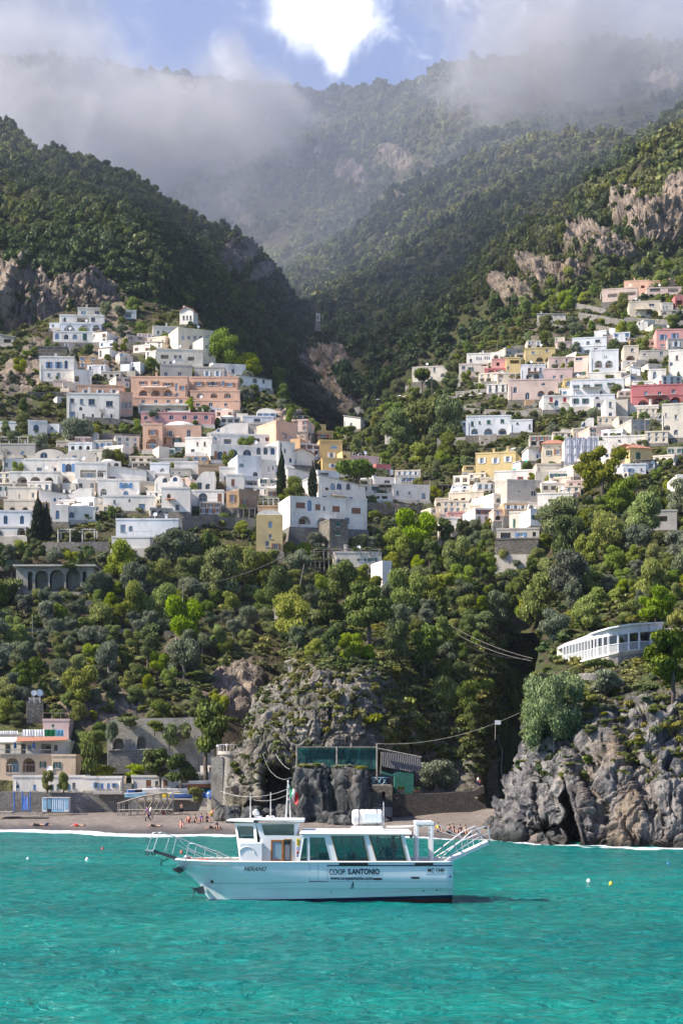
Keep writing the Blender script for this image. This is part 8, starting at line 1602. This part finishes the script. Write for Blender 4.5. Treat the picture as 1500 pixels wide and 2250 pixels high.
b_ = bp(862, 1888, -.9); b_.z = 2.03 + .12; pb = person('person in dark clothes seated behind the rear cabin window', 'sit', 862, 1888, 83.6, -60, 'black', ('trousers', 'navy'), None); pb.location = (b_.x, BY - .9, 2.3); pb.scale = (1.1, 1.1, 1.1)
# ---- small boats, huts, ramp
def rowboat(label, px, pyb, L, rz, col, D=None, inner=M_WHITE, tilt=0, z=0):
    p = P(px, pyb, D) if D else hit(px, pyb)[0]; p.z += z; rt = thing('rowing_boat', label, 'boat', tuple(p), R(rz)); rt.rotation_euler = (R(tilt), 0, R(rz)); m = MB(); n = 10; V = []
    for i in range(n + 1): t = i / n; b = L * .17 * max(.03, math.sin(math.pi * min(1, t * .72 + .28)) ** .8) if t < 1 else .03; x = -L / 2 + L * t; V += [(x, -b, .55 + .15 * t * t), (x, -b * .6, .1), (x, 0, 0 + .12 * t ** 4), (x, b * .6, .1), (x, b, .55 + .15 * t * t)]
    Fc = [(5 * i + j, 5 * i + 5 + j, 5 * i + 6 + j, 5 * i + 1 + j) for i in range(n) for j in range(4)] + [(0, 1, 2, 3, 4)]; m.add(V, Fc, smooth=False); m.build('hull', col, rt, recalc=False)
    m = MB(); [m.tube([V[5 * i + e] for i in range(n + 1)], .035, n=5) for e in (0, 4)]; m.build('gunwale', inner, rt); [MB().box((x - .12, -L * .14, .38), (x + .12, L * .14, .42)).build('seat', M_GREYWOOD, rt) for x in (-L * .15, L * .15)]; return rt
rowboat('turquoise rowing boat drawn up on the sand by the wall', 233, 1777, 3.6, 8, M_TEAL, inner=M_WHITE, tilt=-14, z=.15); rowboat('grey rowing boat beside the turquoise one', 252, 1780, 3.4, 4, M_STEEL, tilt=-8, z=.1)
for a in [('blue boat leaning on the boat deck left', 306, 1745, 2.8, 20, M_BLUE, 199.6), ('pale boat behind the ramp left of the blue boat', 298, 1753, 2.6, -10, M_SKYB, 199.2), ('dark boat standing on the boat deck', 324, 1744, 3.0, 10, M_BLACK, 199.6), ('white boat on the boat deck above the ramp', 344, 1744, 3.4, 5, M_WHITE, 199.6),
          ('yellow pedal boat on the right of the deck', 376, 1752, 2.2, 0, M_YELLOW, 199.3), ('second white boat on the deck', 386, 1744, 3.0, -10, M_WHITE, 199.8), ('blue boat at the right end of the deck', 404, 1754, 3.4, 0, M_BLUE, 199.4), ('second blue boat at the right end of the deck', 424, 1754, 3.2, 4, M_BLUE, 199.7), ('brown boat stored under the beach bar roof', 446, 1732, 3.8, 0, SHC['b'], 200.2), ('white boat on top of the brown boat', 448, 1726, 3.6, 0, M_WHITE, 200.2)]:
    rowboat(*a[:6], D=a[6])
m = MB(); g = np.random.default_rng(4); cm = crown_mesh('tarpaulin_heap', M_BLUE, 9, [(0, 0, .5, .9, .6, .8)], 10, .2); tp_ = link('tarpaulin', cm); tp_.location = P(464, 1757, 199.2); T(tp_, 'crumpled blue tarpaulin beside the beach bar', 'tarpaulin')
band2('bar_screen', 'dark green screen under the beach bar roof', 'screen', [(415, 1746), (415, 1732), (468, 1730), (468, 1746)], 199.9, .2, M_DGREEN)
# timber ramp
rp = thing('boat_ramp', 'weathered timber boat ramp climbing to the deck', 'ramp', tuple(P(260, 1786, 192))); s_ = 192 / F
def rx(px, py): return ((px - 260) * s_, (1786 - py) * s_)
m = MB(); a, b, c = rx(258, 1766), rx(312, 1752), rx(382, 1745)
for yv in (0, 1.6): m.tube([(a[0], yv, a[1]), (b[0], yv, b[1] + .1), (c[0] - 1, yv, c[1] + .2)], .09, n=4)
m.tube([(0, -.2, .35), (6.4, -.2, .35)], .07, n=4)
for k in range(22): t = k / 21; x = a[0] + (c[0] - 1.2 - a[0]) * t; z = np.interp(x, [a[0], b[0], c[0]], [a[1], b[1] + .1, c[1] + .2]); m.box((x, -.1, z), (x + .12, 1.7, z + .06))
m.build('track', M_GREYWOOD, rp)
for x in (259, 270, 284, 300, 318, 336, 352, 366, 378):
    q_ = rx(x, 0)[0]; z = np.interp(q_, [a[0], b[0], c[0]], [a[1], b[1] + .1, c[1] + .2]); m = MB(); [m.box((q_ - .06, yv, -.5), (q_ + .06, yv + .12, z)) for yv in (0, 1.5)]; m.build('trestle', M_GREYWOOD, rp)
m = MB(); [m.tube([(rx(x, 0)[0], -.02, .1), (rx(x + 14, 0)[0], -.02, 1.5)], .045, n=4) for x in (322, 338, 352, 364)]; [m.tube([(rx(x + 14, 0)[0], -.03, .1), (rx(x, 0)[0], -.03, 1.5)], .045, n=4) for x in (338, 352, 364)]; m.build('cross_brace', M_GREYWOOD, rp)
m = MB(); m.box((P(290, 0, 199).x, 197.5, P(0, 1757, 199).z), (P(440, 0, 199).x, 200.5, P(0, 1754.5, 199).z)); T(m.build('boat_deck', WM['G']), 'pale concrete deck carrying the small boats', 'deck')
# bathing cabins, blue poles, planks
for i, (x0, x1, c, lb) in enumerate(((93, 104, M_WHITE, 'white bathing cabin at the left of the blue row'), (104, 114, M_BLACK, 'open dark bathing cabin with a white door'), (114, 128, M_SKYB, 'striped pale blue bathing cabin in the middle'), (128, 141, M_SKYB, 'second striped blue bathing cabin'), (141, 152, M_WHITE, 'white bathing cabin at the right end of the row'))):
    D_ = 197; p = P(x0, 1778, D_); w_ = (x1 - x0) / F * D_; rt = thing('bathing_cabin', lb, 'bathing cabin', tuple(p)); m = MB(); m.box((0, 0, -.3), (w_ - .02, 1.3, 1.35)); m.build('wall', c, rt)
    m = MB(); [m.box((t, -.03, 0), (t + .09, -.003, 1.3)) for t in np.linspace(.08, w_ - .2, 3)]; m.build('stripe', M_WHITE if c is M_SKYB else M_SKYB, rt); m = MB(); m.box((-.03, -.08, 1.35), (w_ + .01, 1.4, 1.42)); m.build('roof', M_GRIM, rt)
for i, (x, t, b) in enumerate(((32, 1738, 1785), (50, 1738, 1782), (67, 1737, 1787))): m = MB(); m.tube([P(x, b, 195), P(x, t, 195)], .075); T(m.build('mooring_pole', M_BLUE), ['left', 'middle', 'right'][i] + ' tall blue pole standing on the sand at the left', 'pole')
m = MB(); g = random.Random(3); [m.tube([P(50 + k * 1.6, 1780, 196), P(53 + k * 1.1 + g.uniform(-2, 2), 1750 + g.uniform(-2, 5), 197)], .06, n=4) for k in range(8)]; T(m.build('plank_stack', M_BLUE), 'bundle of blue planks leaning between the poles', 'planks')
m = MB(); m.box((P(-5, 0, 194).x, 193, P(0, 1788, 194).z), (P(30, 0, 194).x, 196, P(0, 1783, 194).z)); m.box((P(14, 0, 194).x, 192.5, P(0, 1789, 194).z), (P(98, 0, 194).x, 194.5, P(0, 1786, 194).z)); T(m.build('landing_raft', M_GREYWOOD), 'low grey timber raft lying at the left end of the beach', 'raft')
m = MB(); [m.box((P(434 + k * 1.2, 0, 197).x, 196.5 + k * .3, P(0, 1790, 197).z), (P(464, 0, 197).x, 196.9 + k * .3, P(0, 1788 - k * 4.2, 197).z)) for k in range(9)]; T(m.build('stairs', WM['G']), 'concrete steps from the beach to the bar', 'stairs')
lamp('tall thin lamp post beside the concrete steps', 458, 1790, 1746, 195.5)
m = MB(); g = random.Random(8)
for i in range(34):
    x = g.uniform(478, 640) if i < 22 else g.uniform(1090, 1210); y = g.uniform(1792, 1808) if i < 22 else g.uniform(1838, 1848); rr = g.uniform(.25, .8); p = hit(x, y)[0]; n_ = 8
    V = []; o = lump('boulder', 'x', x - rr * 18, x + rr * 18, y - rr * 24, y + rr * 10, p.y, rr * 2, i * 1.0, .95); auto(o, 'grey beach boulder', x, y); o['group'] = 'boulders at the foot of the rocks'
# buoys
for lb, x, y, r, mt in (('white cylindrical buoy on the left water', 192, 1891, .14, M_WHITE), ('small red buoy near the white foam', 226, 1867, .12, M_RED), ('white buoy with a red band on the right water', 1292, 1941, .15, M_WHITE), ('small yellow buoy right of the white one', 1341, 1944, .11, M_YELLOW), ('small white buoy at the far left water', 62, 1888, .09, M_WHITE), ('blue float near the headland waterline', 1467, 1902, .12, M_BLUE), ('orange buoy behind the bow gangway', 399, 1874, .12, M_ORANGE)):
    D_ = F * HC / (y - HY); rt = thing('buoy', lb, 'buoy', (P(x, y, D_).x, D_, 0)); m = MB(); m.lathe([(0, -r), (r, -r * .6), (r * 1.1, r * .6), (r * .5, r * 1.6), (0, r * 2)]); m.build('float', mt, rt)
    if 'band' in lb: m = MB(); m.lathe([(r * 1.13, 0), (r * 1.14, r * .5)]); m.build('band', M_RED, rt)
# cables, poles
def cable(label, pts, r=.03, sag=0.0, D=None, name='cable', mat=None):
    L_ = [P(*p) for p in pts]; o = []
    for i in range(len(L_) - 1):
        n = 14; o += [L_[i].lerp(L_[i + 1], k / n) - Vector((0, 0, sag * 4 * (k / n) * (1 - k / n))) for k in range(n + (i == len(L_) - 2))]
    m = MB(); m.tube(o, r, n=4); T(m.build(name, mat or M_GRIM), label, 'cable')
cable('thick pale cable sagging from the rusty post to the headland', [(828, 1634, 181), (1142, 1566, 168)], .02, 1.0, mat=M_GREYWOOD)
cable('upper black wire crossing the ravine to the restaurant', [(880, 1290, 262), (1170, 1447, 190)], .02, 1.6, mat=M_GREYWOOD); cable('lower black wire crossing the ravine to the restaurant', [(880, 1293, 262), (1166, 1452, 190)], .02, 2.0, mat=M_GREYWOOD); cable('third wire crossing the ravine to the restaurant', [(890, 1306, 262), (1160, 1448, 190)], .018, 2.6, mat=M_DSTEEL)
cable('wire loop hanging from the tower to the mast side', [(484, 1738, 190), (636, 1732, 178)], .018, .8); cable('lower wire loop from the crag to the rock pillar', [(532, 1748, 190), (636, 1744, 178)], .018, .7)
cable('long wire rising through the olive grove', [(625, 1490, 210), (640, 1370, 236), (668, 1240, 280)], .04, .3, mat=M_GREYWOOD); cable('long sagging wire over the olive grove', [(190, 1340, 255), (380, 1288, 262), (640, 1212, 270)], .022, 1.4, mat=M_GREYWOOD)
cable('thin cable draped over the crag cave', [(577, 1655, 183), (600, 1700, 182), (640, 1708, 180)], .014, .4); cable('second cable draped over the crag cave', [(605, 1655, 183), (636, 1690, 180)], .014, .3)
for lb, x, b, t in (('thin pole in the left olive grove', 72, 1405, 1352), ('second pole in the olive grove left of centre', 402, 1350, 1288), ('white pole beside the pale blue terrace', 344, 1196, 1140), ('pole rising from the upper right lane', 948, 875, 835), ('pole behind the white house in the dark trees', 1054, 916, 886), ('mast pole in the centre of the right village', 1250, 1112, 1068), ('tall pole beside the cream row', 1183, 922, 882), ('pole above the white ridge house', 1092, 775, 752), ('pole left of the mustard hotel', 645, 950, 915), ('pole at the right village lane', 1416, 958, 917), ('pole behind the white hall by the pine', 945, 1098, 1055)):
    D_ = hitD(x, b) - 1; m = MB(); m.tube([P(x, b + 3, D_), P(x, t, D_)], .06, n=5); T(m.build('utility_pole', M_GREYWOOD), lb, 'pole')
sg = thing('notice_sign', 'small pale sign beside the dark ravine steps', 'sign', tuple(P(1093, 1592, 196))); m = MB(); m.box((-.35, 0, 0), (.35, .04, .5)); m.build('board', M_PAPER, sg); m = MB(); m.tube([(-.3, .03, -1.8), (-.3, .03, .1)], .04, n=4); m.build('post', M_GREYWOOD, sg)
st = thing('ravine_steps', 'shaded stone steps climbing the ravine behind the quay wall', 'stairs', tuple(P(1070, 1745, 212))); m = MB(); [m.box((k * .05, k * .75, k * .3 - .5), (1.6 + k * .05, k * .75 + .8, k * .3)) for k in range(30)]; m.build('treads', M_STONE, st)
m = MB(); m.tube([(2.0, -.5, .8), (2.4, 6, 3.3), (3.1, 12, 5.7), (2.9, 18, 8.0), (3.4, 23, 10)], .07, n=5); m.build('handrail', M_STEEL, st)
m = MB(); D_ = min(hitD(700, 712), 640) - 2; rn = house('ruined pale chapel beside the thin lone cypress', (694, 703, 688, 706), 'G', 'g 698 698 1 698 3 8', D=D_, chim=0)
for i, (x, y, w_, h_) in enumerate(((672, 1692, 60, 14), (700, 1686, 34, 10), (758, 1692, 50, 12), (792, 1694, 40, 12))):
    rt = tree(['yellowbush', 'bush', 'greybush', 'yellowbush'][i], x, y, h_ * 1.3, w_, label='yellow green cushion on the left rock pillar|small dark cushion on the left rock pillar|grey green cushion on the right rock pillar|bright cushion on the right rock pillar'.split('|')[i], D=176.5)

for k, (kd, x, y, h_, w_, lb) in enumerate((('bush', 372, 1640, 66, 46, 'ivy hanging down the right half of the arched retaining wall'), ('bush', 405, 1625, 50, 40, 'second ivy curtain on the arched retaining wall'), ('olive', 248, 1640, 60, 34, 'grey ivy on the left end of the arched retaining wall'), ('bush', 340, 1612, 36, 44, 'small ivy above the dark arch'),
    ('bush', 200, 1700, 90, 60, 'dark ivy covered bank between the hotel and the retaining wall'), ('broad', 225, 1712, 30, 60, 'low vines above the right cabin row'), ('broad', 300, 1708, 28, 70, 'vine roof left of the white beach building'), ('bush', 285, 1600, 34, 50, 'ivy on the top edge above the blind arch'))):
    tree(kd, x, y, h_, w_, label=lb, D=212.6 if y < 1660 else 209)

for k, (kd, x, y, h_, w_, lb) in enumerate((('olive', 218, 1322, 70, 62, 'grey olive tree at the right end of the viaduct'), ('bush', 30, 1318, 60, 60, 'dark bush at the left end of the viaduct'), ('broad', 92, 1330, 34, 56, 'low green bush below the viaduct arches'), ('bush', 152, 1250, 14, 40, 'creeper over the viaduct coping'))):
    tree(kd, x, y, h_, w_, label=lb, D=VD - 1.6)
# ---------------------------------------------------------------- haze over the whole scene and mist banks on the mountains
def boxmesh(name, a, b, mat):
    V = [(x, y, z) for x in (a[0], b[0]) for y in (a[1], b[1]) for z in (a[2], b[2])]
    Fq = [(0, 1, 3, 2), (4, 6, 7, 5), (0, 4, 5, 1), (2, 3, 7, 6), (0, 2, 6, 4), (1, 5, 7, 3)]
    return np_mesh(name, V, Fq, mat)
HZ, nt = newmat('haze_air'); pv = nd(nt, 'ShaderNodeVolumePrincipled', None, Color=(0.70, 0.82, 1.0), Density=0.00006, Anisotropy=0.2); out(nt, None, pv.outputs[0])
tag(link('haze', boxmesh('haze', (-4200, -1600, -1), (4200, 4700, 850), HZ)), kind='stuff')
def mist(name, label, banks, y0, y1, dens, nscale=0.019, th=0.5, col=(.95, .96, 1.0), rate=.22):
    """banks: (px, py, D, rx_m, ry_m, rz_m, k) soft ellipsoids of vapour, broken up by noise"""
    m, nt = newmat(name + '_vapour'); g = geo(nt); s = None
    for (px, py, D, rx, ry, rz, k) in banks:
        c = P(px, py, D)
        d = nd(nt, 'ShaderNodeVectorMath', {'operation': 'SUBTRACT'}, _0=g, _1=tuple(c)).outputs[0]
        d = nd(nt, 'ShaderNodeVectorMath', {'operation': 'DIVIDE'}, _0=d, _1=(rx, ry, rz)).outputs[0]
        l = nd(nt, 'ShaderNodeVectorMath', {'operation': 'DOT_PRODUCT'}, _0=d, _1=d).outputs['Value']
        e = mth(nt, 'MULTIPLY', mth(nt, 'EXPONENT', mth(nt, 'MULTIPLY', l, -1.0)), k); s = e if s is None else mth(nt, 'ADD', s, e)
    n = noise(nt, scaled(nt, g, 1, .7, 1.2), nscale, 7.0, .66, .8)
    v = mrange(nt, mth(nt, 'ADD', s, mth(nt, 'MULTIPLY', mth(nt, 'SUBTRACT', n, .5), 4.6)), th, th + 1.0)
    v = mth(nt, 'MULTIPLY', v, mrange(nt, s, .05, .4)); v = mth(nt, 'MULTIPLY', v, dens)
    pv = nd(nt, 'ShaderNodeVolumePrincipled', None, Color=col, Anisotropy=0.25); nt.links.new(v, pv.inputs['Density']); out(nt, None, pv.outputs[0])
    m.cycles.volume_step_rate = rate
    lo = [min(P(b[0], b[1], b[2])[i] - 1.9 * b[3 + i] for b in banks) for i in range(3)]; hi = [max(P(b[0], b[1], b[2])[i] + 1.9 * b[3 + i] for b in banks) for i in range(3)]
    lo[1] = max(lo[1], y0); hi[1] = min(hi[1], y1)
    return tag(link(name, boxmesh(name, lo, hi, m)), label, kind='stuff')
mist('mist', 'bright mist bank drifting across the left valley', [
    (330, 330, 1180, 80, 80, 42, 1.1), (190, 250, 1200, 80, 80, 40, .9), (430, 380, 1120, 45, 60, 32, .75), (600, 250, 1120, 26, 50, 20, 2.2), (60, 200, 1150, 70, 80, 60, .9), (512, 178, 1150, 20, 50, 26, 2.6), (360, 270, 1100, 34, 50, 18, 1.4), (100, 90, 1250, 120, 90, 50, .7), (640, 300, 1200, 40, 60, 25, .55)], 800, 1480, .015)
mist('mist', 'grey mist drifting over the right mountain top', [
    (1250, 150, 1060, 75, 90, 45, 1.1), (1120, 230, 1080, 45, 70, 28, .6), (1420, 90, 1050, 80, 90, 40, 1.0), (1000, 190, 1100, 40, 70, 22, .5), (1200, 60, 1250, 110, 80, 30, .8)], 850, 1240, .016)

mist('mist', 'thin veil of vapour in front of the far ridges', [(750, 500, 860, 330, 250, 190, 1.2), (300, 300, 1300, 300, 200, 180, 1.0)], 450, 1480, .0010, 0.006, .1, (.78, .85, 1.0), .8)
CM, nt = newmat('cloud_vapour'); pv = nd(nt, 'ShaderNodeVolumePrincipled', None, Color=(.95, .96, 1.0), Density=0.012, Anisotropy=0.3); out(nt, None, pv.outputs[0])
for k, (cx, cy, cz, rx_, ry_, rz_) in enumerate(((-866, 480, 1050, 85, 95, 42), (-800, 540, 1060, 60, 70, 36), (-930, 430, 1040, 60, 60, 30))):
    n_, k_ = 40, 26; th, ph = np.meshgrid(np.linspace(0, np.pi, k_), np.linspace(0, 2 * np.pi, n_ + 1)[:-1], indexing='ij')
    X = np.stack([np.sin(th) * np.cos(ph), np.sin(th) * np.sin(ph), np.cos(th)], -1); X = X * (1 + .28 * fbm(X * 2.2 + k * 5, 4))[..., None] * np.array([rx_, ry_, rz_]) + np.array([cx, cy, cz])
    ix = np.arange(th.size).reshape(th.shape); ix2 = np.concatenate([ix, ix[:, :1]], 1); q = np.stack([ix2[:-1, :-1], ix2[1:, :-1], ix2[1:, 1:], ix2[:-1, 1:]], -1).reshape(-1, 4)
    tag(link('cloud', np_mesh('cloud', X.reshape(-1, 3), q, CM, smooth=True)), kind='stuff')
finish_labels()
